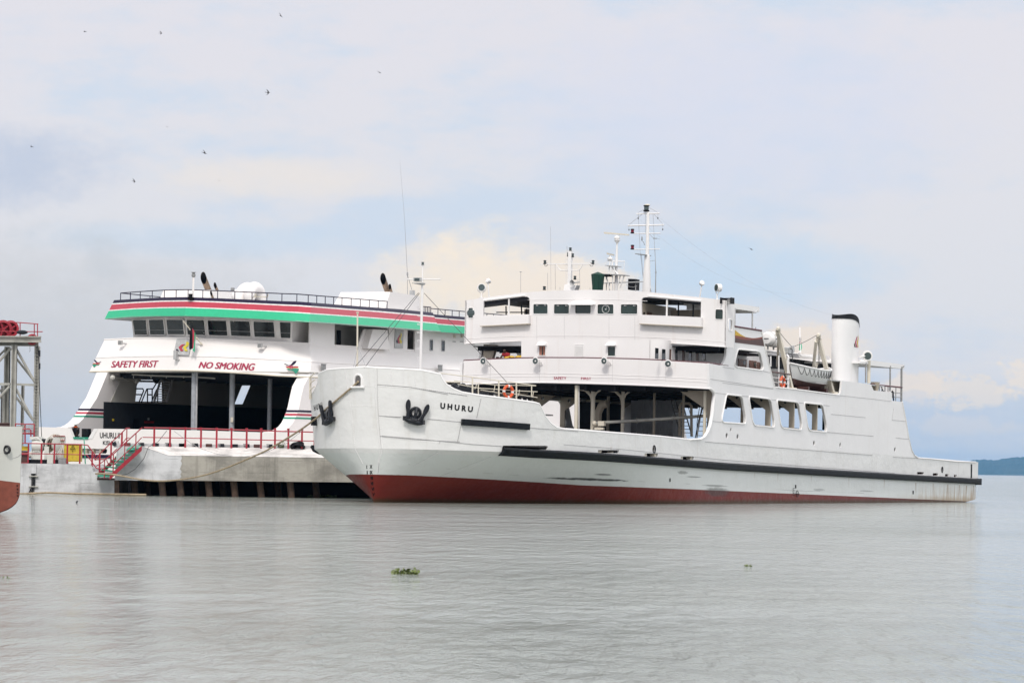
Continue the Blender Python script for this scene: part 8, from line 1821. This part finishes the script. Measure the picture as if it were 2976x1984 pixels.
hyacinth(15, 1679, .20, .05, 5, 'sparse strand of water hyacinth near the left edge', 8)
hyacinth(940, 1444, 1.7, .16, 6, 'green weed floating in the shade beneath the jetty by the near bow', 40)
hyacinth(905, 1443.5, .5, .14, 8, 'smaller green tuft floating in the dark beneath the jetty', 12)
dw = ground(222, 1461); tag(MB().tube([(0, 0, -.05), (.02, 0, .06), (.07, 0, .12)], .03, 6, rs=[.05, .04, .015]).build('driftwood', M['black'], None), 'small dark stump poking from the water before the low quay', 'driftwood').location = dw
# ------------------------------------------------------------------ water, far shore, haze
def water_mat():
    t = NT('lake_water')
    x, y, z = t.xyz()
    gust = t.ramp(t.noise((.05, .05, 1), 4, .6, (1, 2, 0)), .36, .66, .5, 1.2)
    calm = t.ramp(y, 90, 235, 1.0, .60)                      # sheltered water under the ships
    calm = t.math('MULTIPLY', calm, t.ramp(y, 260, 420, 1.0, 2.0))
    h = t.noise((1.9, .34, 1), 9, .56, (5, 2, 0))
    t.bump(t.math('MULTIPLY', h, t.math('MULTIPLY', gust, calm)), 1.0, .68)
    n4 = t.noise((.02, .035, 1), 3, .5, (6, 6, 0)); col = t.mix(t.ramp(n4, .35, .65), (.275, .305, .275), (.31, .335, .30))
    t.b.inputs['IOR'].default_value = 1.33
    return t.fin(col, .06, 0, .5)
M['water'] = water_mat()
mb = MB(); mb.add([(-8900, -60, 0), (8900, -60, 0), (8900, 35900, 0), (-8900, 35900, 0)], [(0, 1, 2, 3)])
tag(mb.build('water', M['water'], smooth=0), kind='structure')
def hill_mat():
    t = NT('wooded_hill'); n = t.noise((.004, .004, .01), 6, .65); n2 = t.noise((.0013, .0013, .003), 3, .5, (3, 3, 3))
    c = t.mix(t.ramp(n, .4, .62), (.018, .034, .02), (.045, .058, .032)); c = t.mix(t.ramp(n2, .5, .7, 0, .5), c, (.07, .07, .05))
    return t.fin(c, .9, 0, .1)
M['hill'] = hill_mat()
HD = 28000.0
def hilltop(px): return interp(px, [(2560, 1372), (2660, 1365), (2790, 1342), (2840, 1337), (2900, 1335), (2976, 1327), (3300, 1318), (3900, 1312)])
random.seed(3); vs = []; fs = []; NX, NZ = 260, 14
for i in range(NX + 1):
    px = lerp(2540, 3900, i / NX); top = at(px, hilltop(px), HD).z + random.uniform(-3, 4) + 4 * math.sin(i * .35)
    X = at(px, 1378, HD).x
    for j in range(NZ + 1):
        f = j / NZ; d = f * 3000
        vs.append((X * (HD + d) / HD, HD + d, max(-2, (top + 2) * (HD + d) / HD * math.sin(f * math.pi / 2) ** .8 + (random.uniform(-4, 4) if 0 < j < NZ else 0) - 2)))
for i in range(NX):
    for j in range(NZ):
        a = i * (NZ + 1) + j; fs.append((a, a + NZ + 1, a + NZ + 2, a + 1))
mb = MB(); mb.add(vs, fs); tag(mb.build('hill', M['hill'], smooth=0), kind='structure')
hz = bpy.data.materials.new('haze'); hz.use_nodes = True; ht = hz.node_tree; ht.nodes.clear()
pv = ht.nodes.new('ShaderNodeVolumePrincipled'); ho = ht.nodes.new('ShaderNodeOutputMaterial'); ht.links.new(pv.outputs[0], ho.inputs['Volume'])
pv.inputs['Color'].default_value = (.24, .58, 1.0, 1); pv.inputs['Density'].default_value = 2.3e-5; pv.inputs['Anisotropy'].default_value = 0
mb = MB(); mb.box((-9000, -80, -3), (9000, 36000, 170)); tag(mb.build('haze', hz, smooth=0), kind='stuff')
